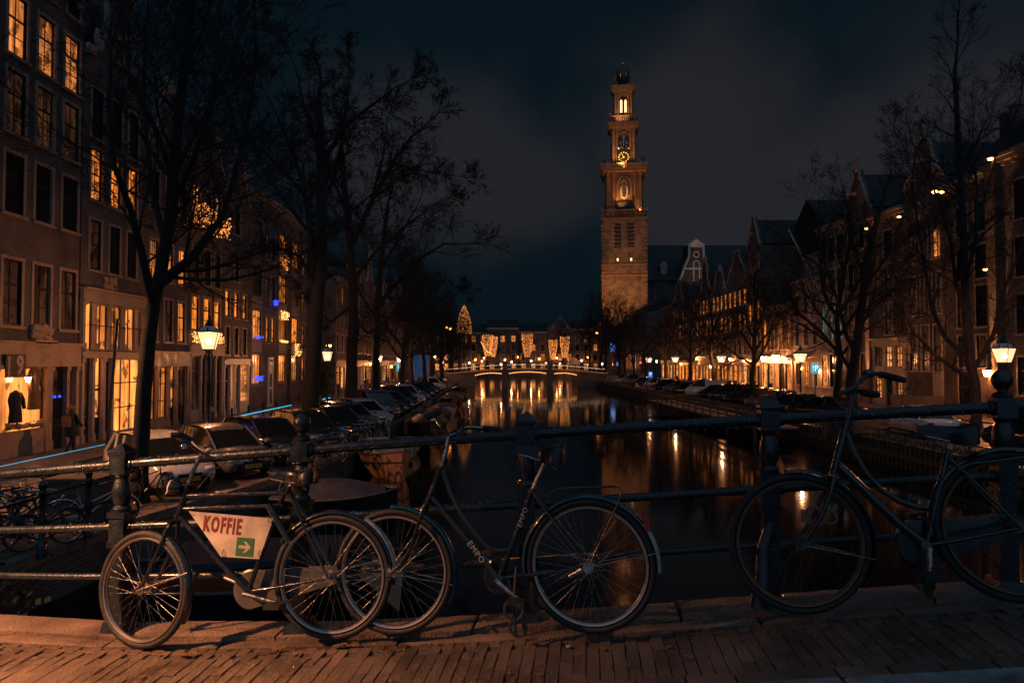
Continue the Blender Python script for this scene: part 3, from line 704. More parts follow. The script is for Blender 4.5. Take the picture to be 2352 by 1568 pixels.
# ---- left 5
Y5 = 43.6; W5 = 4.5; cols5 = (44.3, 45.8, 47.3)
h5 = house('narrow_house', 'narrow dark house with two rows of small sash windows and a white paned shop window', LG, (XL, Y5), 0, W5, 15.2,
    wins(-1, Y5, W5, [(13.0, 1.5, DK)], (45.8,), .9) + wins(-1, Y5, W5, [(9.9, 1.7, [None, BL, None]), (7.45, 1.65, OR), (5.0, 1.75, BL)], cols5, .72, nc=1, nr=3), gable='spout', shop=4.6, beam=True, chimney=False)
shopfront(h5, W5, GZ + .1, 4.6, 'paint_white', [(.14, 1.1, DK, 'd'), (1.1, 2.0, AM, 'w', 1, 2), (2.0, 2.8, DM, 'd'), (2.8, 4.36, 'glow_shop', 'w', 4, 7)], None, fascia=.2, plinth=.7)
# ---- left 6: modern infill with projecting bays
Y6 = 48.15; W6 = 14.6
def bay(y, rows): return wins(-1, Y6, W6, rows, (y,), 1.9, nc=4, nr=1, s=.06)
w6 = []
for i, y in enumerate((49.7, 55.6, 59.0)):
    g = [[BL, BL, AM, AM], [DP, DP, DP, OR], [DP, DM, OR, DP]][i]
    w6 += wins(-1, Y6, W6, [(z, 2.15, g[j]) for j, z in enumerate((12.6, 9.3, 6.1, 2.9))], (y,), (1.9, 2.0, 1.9)[i], nc=4, nr=1, s=.06)
for y, g in ((52.0, [DM, DM, DP, None]), (53.3, [BL, BL, AM, None]), (61.6, [DP, DP, AM, AM])):
    w6 += wins(-1, Y6, W6, [(z, 1.9, g[j]) for j, z in enumerate((12.3, 9.2, 6.0, 2.9)) if g[j]], (y,), .75, nc=1, nr=2)
h6 = house('modern_apartment_block', 'flat fronted brick apartment block with stacked glazed bays and fairy lights', LG, (XL, Y6), 0, W6, 16.6, w6, roof_h=1.5, frm='plaster_pale', chimney=False)
for y in (49.7, 55.6, 59.0):
    for z in (11.6, 8.4, 5.2): obj('spandrel_panel', MB().box(.0, .05, y - Y6 - 1.0, y - Y6 + 1.0, z, z + .75), 'plaster_pale', h6)
dr = obj('door', MB().box(-.02, .10, 4.2, 4.9, GZ, 4.5).box(0, .14, 4.05, 4.2, GZ, 4.7).box(0, .14, 4.9, 5.05, GZ, 4.7).box(0, .16, 4.05, 5.05, 4.7, 4.85), 'paint_white', h6)
obj('door_panel', MB().box(.10, .12, 4.35, 4.75, 1.3, 2.4).box(.10, .12, 4.35, 4.75, 2.6, 3.6), 'wood_dark', dr)
for lb, Ya, Yb, za, zb_, m in (('string of warm lights low on the second bay of the apartment block', 54.7, 56.6, 7.9, 8.6, 'bulb_warm'),
                              ('tangle of warm lights below the upper window of the second bay', 54.9, 56.3, 12.0, 13.2, 'bulb_orange'),
                              ('thin row of warm lights at the sill of the second bay', 54.7, 56.5, 6.1, 6.25, 'bulb_warm'),
                              ('tangle of warm lights at the sill of the third bay', 58.6, 60.4, 5.0, 6.1, 'bulb_warm'),
                              ('dotted row of blue lights at the sill of the first bay', 48.8, 50.5, 6.25, 6.35, 'light_blue'),
                              ('blue lit box of lights in the ground floor of the first bay', 49.2, 50.4, 3.15, 3.5, 'light_blue'),
                              ('small cluster of blue lights in an upper pair of windows', 53.0, 53.7, 8.9, 9.3, 'light_blue')):
    garland('light_garland', lb, XL, Ya, Yb, za, zb_, 60 if 'thin' in lb or 'dotted' in lb else 110, m, .035, .03)
# ---- left 7.. beyond the side street: a row of lit shops
R.seed(21)
yy = 74.0; idx = 0
names7 = ['house with a bare brick side wall past the side street', 'house with a tall pale shop front and lit cornice', 'house with a dark step gable by the third street lamp',
          'slim house with a glowing white shop window', 'broad house with lit upper corner windows', 'house beside the parking sign with an amber shop',
          'dark house behind the blue column', 'house with four lit rooms near the far bridge', 'last house before the far bridge on the left']
WL7 = [6.5, 5.2, 5.6, 4.8, 7, 5.5, 6, 6.5, 7]
for i, nm in enumerate(names7):
    W = WL7[i]; zt = R.uniform(13, 16.5); n = 3 if W < 6.8 else 4
    ws = []
    for r_, z in enumerate((5.6, 8.3, 10.9)):
        if z + 1.9 > zt: continue
        for c in range(n):
            g = R.choice([DK, DK, BL, DM, DP, AM if i in (4, 7) else DK])
            ws.append(dict(y=W*(c + .5)/n, z=z, w=.85, h=1.9, g=g, nc=2, nr=3, d=False))
    hh = house('canal_house', nm, LG, (XL, yy), 0, W, zt, ws, gable=[None, None, 'step', 'neck', None, 'bell', None, 'spout', 'bell'][i], shop=4.6,
               wallm=['brick_ochre', 'brick_dark', 'brick_black', 'brick_red', 'brick_dark', 'brick_black', 'brick_dark', 'brick_red', 'brick_dark'][i], chimney=i % 2 == 0)
    nb = 3
    shopfront(hh, W, GZ + .1, 4.6, ['paint_tan', 'paint_cream', 'paint_white'][i % 3], [(.14 + (W - .28)*k/nb, .14 + (W - .28)*(k + 1)/nb, [DP, 'glow_white', SH, AM, DM][(i*2 + k) % 5], 'd' if k == i % 3 else 'w', 1, 2) for k in range(nb)], None)
    yy += W + .02
# beyond the far bridge on the left
for i, (Y0, W, zt) in enumerate(((136, 9, 15.5), (145.1, 8, 14), (153.2, 9, 16), (162.3, 10, 14.5), (172.4, 12, 15))):
    ws = [dict(y=W*(c + .5)/4, z=z, w=1.0, h=1.8, g=R.choice([DK, BL, DP, AM, DM]), nc=2, nr=2, d=False) for z in (2.2, 5.4, 8.2, 11) if z + 1.8 < zt for c in range(4)]
    house('canal_house', ['house with lit rooms just past the far bridge', 'low house past the far bridge, second on the left', 'house behind the glowing cone on the left bank', 'wide dim house on the far left bank', 'house at the far left corner of the water'][i], LG,
          (XL + 1, Y0), 0, W, zt, ws, gable=['bell', None, 'neck', None, None][i], wallm='brick_dark')
# ================================================================== RIGHT QUAY HOUSES (facade normal -X: local y = Yo - Y)
def rhouse(name, label, Y0, Y1, ztop, rows, cols_, w, X=XR, **kw):
    ex = kw.pop('extra', []); d = {k: kw.pop(k) for k in ('nc', 'nr', 'arch', 's', 'd') if k in kw}
    ws = wins(1, Y1, Y1 - Y0, rows, cols_, w, **d) + ex
    return house(name, label, RG, (X, Y1), math.pi, Y1 - Y0, ztop, ws, **kw)
# nearest, mostly out of frame
ra = rhouse('canal_house', 'dark house with a rough brick pier lit from below, at the right edge', 34.0, 41.75, 17.0,
    [(13.0, 2.3, DK), (9.6, 2.3, DK), (6.2, 2.3, DK), (2.6, 2.2, DK)], (35.5, 37.4, 39.3), 1.1, roof_h=6, wallm='brick_dark', frm='paint_tan', nr=3)
obj('brick_pier', MB().box(.0, .38, -.05, .75, GZ, 16.4).box(0, .5, -.12, .85, 16.4, 16.7), 'brick_rough', ra)
rb = rhouse('canal_house', 'tall brick house with stacked sash windows behind the near right tree', 41.9, 46.2, 16.4,
    [(12.9, 1.9, DK), (9.9, 2.1, DK), (6.8, 2.6, [DK, DM]), (4.2, 2.0, [DM, DK])], (42.75, 44.5), 1.05, roof_h=4.5, wallm='brick_ochre', frm='paint_cream', nr=4,
    extra=[dict(y=1.7, z=1.3, w=1.1, h=2.5, g=DK, nr=3)])
rc = rhouse('gabled_house', 'ornate gabled house with an oval window and lit brick quoins', 46.25, 50.7, 17.4,
    [(11.9, 2.0, [AM, DM, DM]), (8.0, 2.8, DM), (3.9, 3.2, DM)], (47.15, 48.55, 49.95), .88, gable='bell', wallm='brick_ochre', frm='paint_cream', nr=4, beam=True)
ov = MB()
for k_ in range(24):
    a, b = 2*math.pi*k_/24, 2*math.pi*(k_+1)/24
    ov.tube([(.06, 1.6 + .34*math.cos(a), 15.6 + .62*math.sin(a)), (.06, 1.6 + .34*math.cos(b), 15.6 + .62*math.sin(b))], .09, 5)
obj('oval_window', ov, 'sandstone', rc)
q = MB()
for k_ in range(22): q.box(0, .07, -.02, .55 if k_ % 2 else .38, 4.5 + k_*.62, 4.5 + k_*.62 + .56)
obj('corner_stones', q, 'brick_rough', rc)
st = obj('stoop', MB().box(0, 1.5, .3, 4.1, GZ, 2.1).box(1.5, 1.8, 3.0, 4.1, GZ, 1.75).box(1.8, 2.1, 3.0, 4.1, GZ, 1.4), 'quay_stone', rc)
obj('stair_rail', MB().tube([(1.45, .4, 2.1), (1.45, .4, 3.1), (1.45, 3.0, 3.1), (1.45, 3.0, 2.1)], .035, 6).tube([(1.45, .4, 2.6), (1.45, 3.0, 2.6)], .025, 6).tube([(1.45, 3.0, 3.1), (2.3, 3.0, 2.2), (2.3, 3.0, GZ)], .035, 6), 'lamp_iron', st)
obj('door', MB().box(-.02, .1, 3.3, 4.0, 2.1, 3.85).box(0, .16, 3.18, 3.3, 2.1, 3.87).box(0, .16, 4.0, 4.12, 2.1, 3.87), 'paint_cream', rc)
rd = rhouse('canal_house', 'house with a cream panelled lower front, lit windows and a hatch shutter', 50.75, 55.4, 16.2,
    [(12.9, 2.0, DK), (9.9, 2.3, DM), (6.7, 2.4, DM)], (53.0,), 1.15, wallm='brick_ochre', frm='paint_cream', nr=4, shop=6.3, roof_h=3)
shopfront(rd, 4.65, 3.75, 6.3, 'paint_cream', [(.25, 1.6, DM, 'w', 3, 3), (1.75, 3.0, 'glow_white', 'w', 3, 3), (3.15, 4.4, AM, 'w', 3, 3)], None, fascia=.45, plinth=.35)
shopfront(rd, 4.65, GZ + .1, 3.73, 'paint_cream', [(.25, 1.6, AM, 'w', 3, 3), (1.75, 3.0, DK, 'd'), (3.15, 4.4, AM, 'w', 3, 3)], None, fascia=.4, plinth=.5)
obj('shutter', MB().box(.02, .09, 3.05, 4.15, 6.7, 9.1), 'wood_dark', rd)
re_ = rhouse('canal_house', 'house with an ochre brick pier and narrow side windows', 55.45, 59.6, 17.2,
    [(14.2, 2.0, DK), (10.6, 2.4, DK), (7.0, 2.4, DM), (2.6, 2.6, DM)], (56.9, 58.7), .8, wallm='brick_ochre', frm='paint_tan', gable='spout', nr=3, beam=True)
obj('brick_pier', MB().box(.0, .30, 3.55, 4.15, GZ, 15.5), 'brick_rough', re_)
rf_ = rhouse('canal_house', 'pale plastered house with greenish lit office windows', 59.65, 64.5, 17.0,
    [(13.8, 2.2, DK), (10.8, 2.2, BL), (6.6, 3.1, 'glow_pale'), (2.2, 3.0, [DM, DK, AM])], (60.5, 62.1, 63.7), 1.15, wallm='plaster_pale', frm='paint_cream', nc=2, nr=2, roof_h=3)
rg = rhouse('low_house', 'low plastered house with a striped awning over its door', 64.55, 70.4, 12.6,
    [(9.4, 1.9, BL), (6.2, 2.2, BL), (2.2, 2.2, [DM, AM, DM])], (65.6, 67.5, 69.4), .9, wallm='plaster_pale', frm='paint_cream', nr=3, roof_h=2.2)
aw = link('awning', MB().box(-.02, .02, .3, 5.5, 4.9, 5.0).mesh('rail', 'lamp_iron'), rg)
for k_ in range(10):
    y0 = .35 + k_*.51; obj('awning_stripe', MB().add([(.02, y0, 5.6), (.02, y0 + .49, 5.6), (1.1, y0 + .49, 4.9), (1.1, y0, 4.9), (1.1, y0, 4.6), (1.1, y0 + .49, 4.6)], [(0, 1, 2, 3), (3, 2, 5, 4)]), 'sign_white' if k_ % 2 else 'hull_orange', aw)
rh = rhouse('low_house', 'low brick house with four tall lit windows and a bright cornice', 70.45, 79.0, 10.6,
    [(5.9, 3.4, [DP, DP, DM, OR])], (71.6, 73.7, 75.8, 77.9), .95, wallm='brick_red', frm='paint_cream', nr=4, roof_h=1.0, chimney=False, shop=5.0)
shopfront(rh, 8.55, GZ + .1, 5.0, 'paint_cream', [(.3 + 1.6*i, 1.9 + 1.6*i, ['glow_white', AM, 'glow_shop', DM, AM][i], 'wdwdw'[i], 1, 2) for i in range(5)], None)
ri = rhouse('gabled_house', 'tall narrow spout gabled house rising over the low brick house', 79.05, 83.2, 18.2,
    [(15.4, 1.8, DM), (12.4, 1.9, DM), (9.2, 2.4, OR), (6.1, 2.0, DM)], (79.75, 81.1, 82.45), .85, wallm='brick_black', frm='paint_tan', gable='spout', nr=3, beam=True, shop=4.7, depth=14)
shopfront(ri, 4.15, GZ + .1, 4.7, 'paint_tan', [(.3 + .89*i, 1.19 + .89*i, [AM, SH, OR, DK][i], 'wdww'[i], 1, 2) for i in range(4)], None)
# warehouse behind the low houses: blank grey side wall under a steep roof
bh = thing('warehouse', 'large building behind the low houses with a blank grey wall and a steep dark roof', 'building', (36, 77, 0))
obj('wall', MB().box(0, 24, -7, 8, GZ, 17), 'plaster_pale', bh)
obj('roof', MB().add([(-.2, -7.4, 16.9), (24, -7.4, 16.9), (24, .5, 23.2), (-.2, .5, 23.2), (24, 8.4, 16.9), (-.2, 8.4, 16.9)], [(0, 1, 2, 3), (3, 2, 4, 5), (0, 3, 5), (1, 4, 2)]), 'roof_slate', bh)
obj('chimney', MB().box(10, 10.7, .1, .9, 22.5, 25.0), 'brick_black', bh)
# long row towards the church
R.seed(5)
specs = [(83.25, 7.2, 15.0, 'spout'), (90.5, 6.6, 13.8, 'bell'), (97.15, 6.2, 14.8, 'neck'), (103.4, 8.0, 13.8, None), (111.45, 7.5, 14.5, 'bell'), (119.0, 8.0, 14.2, None)]
lb = ['dark house with a lit upper row, next to the tall narrow gable', 'bell gabled house with glowing tall ground floor windows', 'neck gabled house with a lantern beside its door',
      'broad flat corniced house half hidden by bare trees', 'bell gabled house by the far bridge on the right', 'flat corniced corner house at the right end of the far bridge']
lit = [[OR, OR, OR], [AM, OR, OR], [DP, AM, OR], [DM, DP, AM], [DP, DM, AM], [DM, DP, DM]]
for i, (Y0, W, zt, g) in enumerate(specs):
    hh = rhouse('canal_house', lb[i], Y0, Y0 + W, zt, [(11.6, 2.0, lit[i]), (8.4, 2.2, [DP, OR, DM, DP]), (5.4, 2.0, [DM, DK, DM])], [Y0 + W*(k_ + .5)/4 for k_ in range(4)], 1.0,
                wallm='brick_black', frm='paint_tan', gable=g, nr=3, d=False, shop=4.7)
    nb = 4
    shopfront(hh, W, GZ + .1, 4.7, 'paint_tan', [(.14 + (W - .28)*k_/nb, .14 + (W - .28)*(k_ + 1)/nb, [SH, OR, AM, 'glow_white', OR][(i*3 + k_) % 5], 'd' if k_ == 1 else 'w', 1, 2) for k_ in range(nb)], None)
for i, (Y0, W, zt) in enumerate(((140, 10, 15), (150.1, 9, 13.5), (187, 10, 15))):
    rhouse('canal_house', ['house beyond the far bridge at the foot of the tower', 'lower house by the tower base', 'house past the tower with arched ground floor'][i], Y0, Y0 + W, zt,
           [(11, 1.8, [DM, DP]), (7.8, 2.0, [DK, DM]), (3.0, 3.0, [AM, DP, SH])], [Y0 + W*(k_ + .5)/4 for k_ in range(4)], 1.2, X=30, wallm='brick_dark', nr=3, d=False)
# houses closing the view at the end of the water (facade normal -Y)
R.seed(11)
xx = -40.0
cl = ['dark house in the trees at the far left end of the water', 'step gabled house behind the left cone lights', 'red brick house at the end of the water, left of the middle', 'house with a pale cornice behind the tall cone light',
      'large sash windowed house at the middle of the far end', 'house with twin crested dormers at the far end', 'house behind the paired lamps, right part of the far end', 'house at the far end beside the tall mast', 'last dark house at the far right end', 'corner house at the far right with lit arches']
ws_ = [14, 12, 11, 10, 9, 8, 11, 9, 11, 14]; cz = [13, 12.5, 13.5, 15.0, 13.8, 14.5, 14.8, 13.6, 14.0, 13]
for i, nm in enumerate(cl):
    W = ws_[i]; zt = cz[i]; n = max(3, int(W/2.6))
    ws2 = []
    for z in (2.0, 5.0, 8.0, 10.7):
        if z + 1.8 > zt: continue
        for c in range(n):
            g = R.choice([BL, AM, DM, DK, DP, DK]) if z > 3 else R.choice([SH, AM, DP, 'glow_white'])
            ws2.append(dict(y=W*(c + .5)/n, z=z, w=1.35, h=2.0, g=g, nc=2, nr=2, d=False))
    house('canal_house', nm, 'houses closing the far end of the water', (xx, 214), -math.pi/2, W, zt, ws2, gable=['spout', 'step', None, None, None, 'bell', None, None, 'step', None][i], wallm=['brick_dark', 'brick_red', 'brick_red', 'brick_black', 'brick_red'][i % 5], frm='paint_cream', roof_h=3.2)
    xx += W + .05
# ================================================================== CHURCH AND TOWER
TY, TX = 178.0, 33.6
def tz(py): return atY(1437, py, TY).z
S = 178/1568.0                                 # metres per picture unit at the tower
tw = thing('church_tower', 'tall floodlit church tower with clock, crowned top and stepped storeys', 'tower', (TX, TY, 0), (0, 0, rad(-9)))
hw = 5.75
sh = front_wall(11.5, 0, tz(512), [(3.1, 5.0, tz(576) , tz(522)), (6.5, 8.4, tz(576), tz(522)), (3.4, 4.7, tz(608), tz(588)), (6.8, 8.1, tz(608), tz(588))], depth=.5)
sh.xf(Matrix.Translation((0, -hw, 0)) @ Matrix.Rotation(-math.pi/2, 4, 'Z') @ Matrix.Translation((0, -hw, 0)))
zt = tz(512)
sh.box(-hw, hw, -hw + .6, hw, 0, zt).box(-hw, -hw + .5, -hw, -hw + .7, 0, zt).box(hw - .5, hw, -hw, -hw + .7, 0, zt)
obj('brick_shaft', sh, 'brick_tower' if 'brick_tower' in MATS else brick_mat('brick_tower', (.17, .105, .065), (.08, .055, .04), (.2, .15, .11), sc=3.2, bump=1.0), tw)
q = MB()
for sx in (-1, 1):
    for k_ in range(40):
        z = 2 + k_*1.0
        if z > zt - 1.5: break
        w = .75 if k_ % 2 else .45
        x = sx*(hw - w/2); q.box(x - w/2, x + w/2, -hw - .09, -hw - .0, z, z + .62)
        if z > tz(640):
            for xi in (-2.9, 2.9):
                q.box(xi*.93 - (.35 if k_ % 2 else .2), xi*.93 + (.35 if k_ % 2 else .2), -hw - .07, -hw, z, z + .6) if sx < 0 else None
obj('corner_stones', q, 'tower_stone', tw, kind='stuff')
q = MB()
for z in (tz(616), tz(640)): q.box(-hw - .12, hw + .12, -hw - .16, hw + .12, z, z + .35)
obj('string_course', q, 'tower_stone', tw)
obj('opening_back', MB().box(-2.95, -.2, -hw + .31, -hw + .55, tz(577), tz(521)).box(.2, 2.95, -hw + .31, -hw + .55, tz(577), tz(521)), 'clock_black', tw)
q = MB()
for xc in (-1.7, 1.7):
    for k_ in range(6):
        z = tz(576) + .4 + k_*1.0
        if z < tz(524): q.box(xc - .9, xc + .9, -hw + .12, -hw + .3, z, z + .16)
obj('louvre', q, 'rust_steel', tw)
for xc in (-1.7, 1.7): obj('lit_opening', MB().box(xc - .22, xc + .22, -hw + .35, -hw + .45, tz(606), tz(600)), 'tower_glow', tw)
def storey(z0, z1, w, m='tower_stone', cols_=True, nm='storey'):
    b = MB().box(-w, w, -w, w, z0, z1)
    if cols_:
        for sx in (-1, 1):
            for x in (w*.93, w*.62):
                b.lathe([(.42, z0), (.42, z0 + .5), (.32, z0 + .6), (.28, z1 - .9), (.42, z1 - .5), (.42, z1)], 8, (sx*x, -w - .18, 0))
            for y in (-.62, 0, .62): b.lathe([(.34, z0), (.28, z0 + .6), (.26, z1 - .9), (.40, z1 - .4), (.40, z1)], 8, (sx*(w + .15), y*w, 0))
    return obj(nm, b, m, tw)
def cornice_ring(zc, w, h):
    b = MB().box(-w*.92, w*.92, -w*.92, w*.92, zc - h, zc - h*.6).box(-w*.96, w*.96, -w*.96, w*.96, zc - h*.6, zc - h*.25).box(-w, w, -w, w, zc - h*.25, zc)
    return obj('cornice', b, 'tower_stone', tw)
def balustrade(z0, z1, w, n=11):
    b = MB().box(-w, w, -w, -w + .3, z1 - .25, z1).box(-w, w, w - .3, w, z1 - .25, z1).box(-w, -w + .3, -w + .301, w - .301, z1 - .25, z1).box(w - .3, w, -w + .301, w - .301, z1 - .25, z1)
    ba = obj('balustrade', b, 'tower_stone', tw)
    bm = fixn(MB().lathe([(.12, 0), (.07, (z1-z0)*.2), (.14, (z1-z0)*.45), (.06, (z1-z0)*.75), (.12, (z1-z0) - .26)], 6).mesh('baluster', 'tower_stone'))
    for i in range(n):
        t = -w + .2 + (2*w - .4)*i/(n - 1)
        link('baluster', bm, ba, (t, -w + .15, z0))
        if 0 < i < n - 1: link('baluster', bm, ba, (-w + .15, t, z0))
    for sx in (-1, 1): obj('finial', MB().lathe([(.25, z1), (.25, z1 + .15), (.1, z1 + .25), (.3, z1 + .55), (.05, z1 + .9)], 8, (sx*(w - .2), -w + .2, 0)), 'tower_stone', ba, smooth=50)
cornice_ring(tz(510), 6.05, .9); balustrade(tz(510), tz(492), 5.9, 19)
s3 = storey(tz(512), tz(406), 4.55, 'tower_stone')
obj('attic_block', MB().box(-2.2, 2.2, -5.1, -4.5, tz(496), tz(474)), 'roof_slate', tw)
cornice_ring(tz(388), 6.0, tz(388) - tz(406))
# niche with crowned shield
nb_ = obj('niche_arch', MB().ring((0, -4.6, tz(432)), 1.75, .28, 14, 5, 'y', 0, math.pi).box(-2.0, -1.5, -4.85, -4.5, tz(470), tz(432)).box(1.5, 2.0, -4.85, -4.5, tz(470), tz(432)), 'tower_stone', tw)
shd = obj('coat_of_arms', MB().prism([(-.85, tz(440)), (.85, tz(440)), (1.05, tz(450)), (.8, tz(462)), (0, tz(468)), (-.8, tz(462)), (-1.05, tz(450))], -5.05, -4.7), 'paint_white', tw)
obj('shield', MB().prism([(-.45, tz(441)), (.45, tz(441)), (.45, tz(460)), (0, tz(465)), (-.45, tz(460))], -5.12, -5.051), 'clock_black', shd)
for k_ in range(3):
    z = tz(444.5 + 6*k_)
    obj('cross', MB().tube([(-.22, -5.14, z - .25), (.22, -5.14, z + .25)], .07, 4).tube([(-.22, -5.14, z + .25), (.22, -5.14, z - .25)], .07, 4), 'gold', shd)
cr = MB().box(-.7, .7, -5.1, -4.75, tz(439.5), tz(437))
for i in range(5): cr.tube([(-.6 + .3*i, -4.95, tz(437)), ((-.6 + .3*i)*1.2, -4.95, tz(430))], .09, 5); cr.sphere(((-.6 + .3*i)*1.2, -4.95, tz(429)), .14, 6, 4)
cr.sphere((0, -4.95, tz(424)), .22, 6, 4); cr.tube([(-.75, -4.95, tz(430)), (-.4, -4.95, tz(426)), (0, -4.95, tz(424)), (.4, -4.95, tz(426)), (.75, -4.95, tz(430))], .08, 5)
obj('crown', cr, 'gold', shd)
# second stage with the clock and bells
s2 = storey(tz(388), tz(298), 2.9); 
obj('bell_opening', MB().prism([(-1.45, tz(355)), (1.45, tz(355)), (1.45, tz(325)), (1.0, tz(316)), (0, tz(312)), (-1.0, tz(316)), (-1.45, tz(325))], -2.95, -2.91), 'clock_black', s2)
obj('opening_trim', MB().ring((0, -3.0, tz(326)), 1.6, .2, 14, 5, 'y', 0, math.pi).box(-1.75, -1.45, -3.1, -2.9, tz(355), tz(326)).box(1.45, 1.75, -3.1, -2.9, tz(355), tz(326)).box(-.1, .1, -3.08, -2.95, tz(355), tz(320)).ring((0, -3.02, tz(321)), .5, .09, 12, 4), 'tower_stone', s2)
for x, z in ((-.75, tz(335)), (.75, tz(335)), (-.75, tz(346)), (.75, tz(346))):
    obj('bell', MB().lathe([(.5, 0), (.42, .2), (.3, .7), (.12, .9), (.02, .95)], 10, (x, -3.05, z - .5)), 'worn_steel', s2, smooth=50)
obj('opening_glow', MB().box(-1.4, -.15, -2.97, -2.955, tz(355), tz(347)).box(.15, 1.4, -2.97, -2.955, tz(355), tz(349)), 'tower_glow', s2)
ck = obj('clock', MB().box(-1.75, 1.75, -3.45, -3.0, tz(386), tz(354)).prism([(-1.9, tz(354)), (1.9, tz(354)), (0, tz(348))], -3.5, -3.0), 'clock_black', tw)
zc = tz(370)
for k_ in range(12):
    a = 2*math.pi*k_/12; x, z = 1.22*math.sin(a), 1.22*math.cos(a)
    o_ = obj('hour_mark', MB().lathe([(.01, -.17), (.16, -.16), (.16, .16), (.01, .17)], 8), 'clock_gold', ck, loc=(x, -3.46, zc + z), rot=(0, a, 0))
obj('hand', MB().prism([(-.12, -.2), (.12, -.2), (.03, 1.0), (-.03, 1.0)], -.06, -.03), 'clock_gold', ck, loc=(0, -3.46, zc), rot=(0, rad(-32), 0))
obj('hand', MB().prism([(-.12, -.2), (.12, -.2), (.03, .85), (-.03, .85)], -.06, -.03), 'clock_gold', ck, loc=(0, -3.46, zc), rot=(0, rad(-125), 0))
for sx in (-1, 1):
    obj('urn', MB().lathe([(.5, tz(388)), (.5, tz(386)), (.2, tz(384)), (.6, tz(378)), (.5, tz(374)), (.15, tz(371)), (.05, tz(367))], 10, (sx*4.9, -4.9, 0)), 'tower_stone', tw, smooth=50)
cornice_ring(tz(290), 4.1, tz(290) - tz(302)); balustrade(tz(288), tz(276), 3.7, 13)
s1 = storey(tz(290), tz(214), 2.2)
obj('lantern_opening', MB().prism([(-1.15, tz(268)), (1.15, tz(268)), (1.15, tz(240)), (.8, tz(232)), (0, tz(228)), (-.8, tz(232)), (-1.15, tz(240))], -2.26, -2.21), 'clock_black', s1)
for x in (-.55, .55): obj('lit_opening', MB().prism([(x - .28, tz(266)), (x + .28, tz(266)), (x + .28, tz(240)), (x, tz(236)), (x - .28, tz(240))], -2.30, -2.27), 'tower_glow', s1)
cornice_ring(tz(205), 3.1, tz(205) - tz(216))
dm = MB().lathe([(2.6, tz(205)), (2.2, tz(202)), (1.3, tz(198)), (1.0, tz(195)), (1.25, tz(192)), (1.75, tz(185)), (1.95, tz(177)), (1.85, tz(168)), (1.4, tz(161)), (.7, tz(156)), (.3, tz(153))], 16)
obj('crown_dome', dm, 'lead_blue', tw, smooth=60)
cr = MB()
for i in range(10):
    a = 2*math.pi*i/10; c, s_ = math.cos(a), math.sin(a)
    cr.tube([(1.9*c, 1.9*s_, tz(184)), (2.35*c, 2.35*s_, tz(179)), (2.2*c, 2.2*s_, tz(175))], [.16, .2, .05], 5)
cr.ring((0, 0, 0), 1, .01, 3, 3)
obj('crown_points', cr, 'gold', tw)
obj('orb', MB().sphere((0, 0, tz(148)), .5, 12, 8), 'gold', tw, smooth=60)
obj('weather_vane', MB().tube([(0, 0, tz(146)), (0, 0, tz(101))], [.1, .03], 6).tube([(-.6, 0, tz(132)), (.6, 0, tz(132))], .05, 4).tube([(-.4, 0, tz(121)), (.4, 0, tz(121))], .05, 4).prism([(0, tz(113)), (.5, tz(112)), (.6, tz(106)), (0, tz(107))], -.03, .03), 'rust_steel', tw)
# church nave
ch = thing('church', 'dark church nave with a long slate roof and a pale ornate gable', 'church', (41, 186, 0))
obj('wall', MB().box(0, 42, 0, 22, GZ, 27), 'brick_black', ch)
obj('roof', MB().add([(-1, -1, 26.8), (43, -1, 26.8), (41, 11, 38.5), (2.5, 11, 38.5), (43, 23, 26.8), (-1, 23, 26.8)], [(0, 1, 2, 3), (3, 2, 4, 5), (0, 3, 5), (1, 4, 2)]), 'roof_slate', ch)
gx = 13.5
gb = obj('gable_wall', MB().prism([(gx - 4.2, 26.5), (gx + 4.2, 26.5), (gx + 1.9, 33.5), (gx + 1.9, 36.2), (gx - 1.9, 36.2), (gx - 1.9, 33.5)], -2.2, 4), 'brick_red', ch)
g2 = MB().prism([(gx - 2.5, 36.2), (gx + 2.5, 36.2), (gx, 37.9)], -2.6, 4).box(gx - 2.2, gx + 2.2, -2.5, -2.2, 35.7, 36.19)
for sx in (-1, 1): g2.tube([(gx + sx*4.6, -2.35, 26.6), (gx + sx*3.2, -2.35, 30.5), (gx + sx*2.0, -2.35, 33.2), (gx + sx*2.0, -2.35, 35.7)], .34, 6)
g2.box(gx - 3.4, gx + 3.4, -2.4, -2.2, 29.6, 30.1).ring((gx, -2.35, 33.7), .75, .2, 14, 5).ring((gx, -2.35, 31.2), .8, .2, 10, 5, 'y', 0, math.pi).box(gx - .95, gx - .65, -2.45, -2.2, 26.5, 31.2).box(gx + .65, gx + .95, -2.45, -2.2, 26.5, 31.2)
obj('gable_trim', g2, 'paint_white', ch)
obj('dormer', MB().box(4.5, 6.3, 1, 5, 28, 31).prism([(4.2, 31), (6.6, 31), (5.4, 32.4)], .8, 5), 'paint_tan', ch)
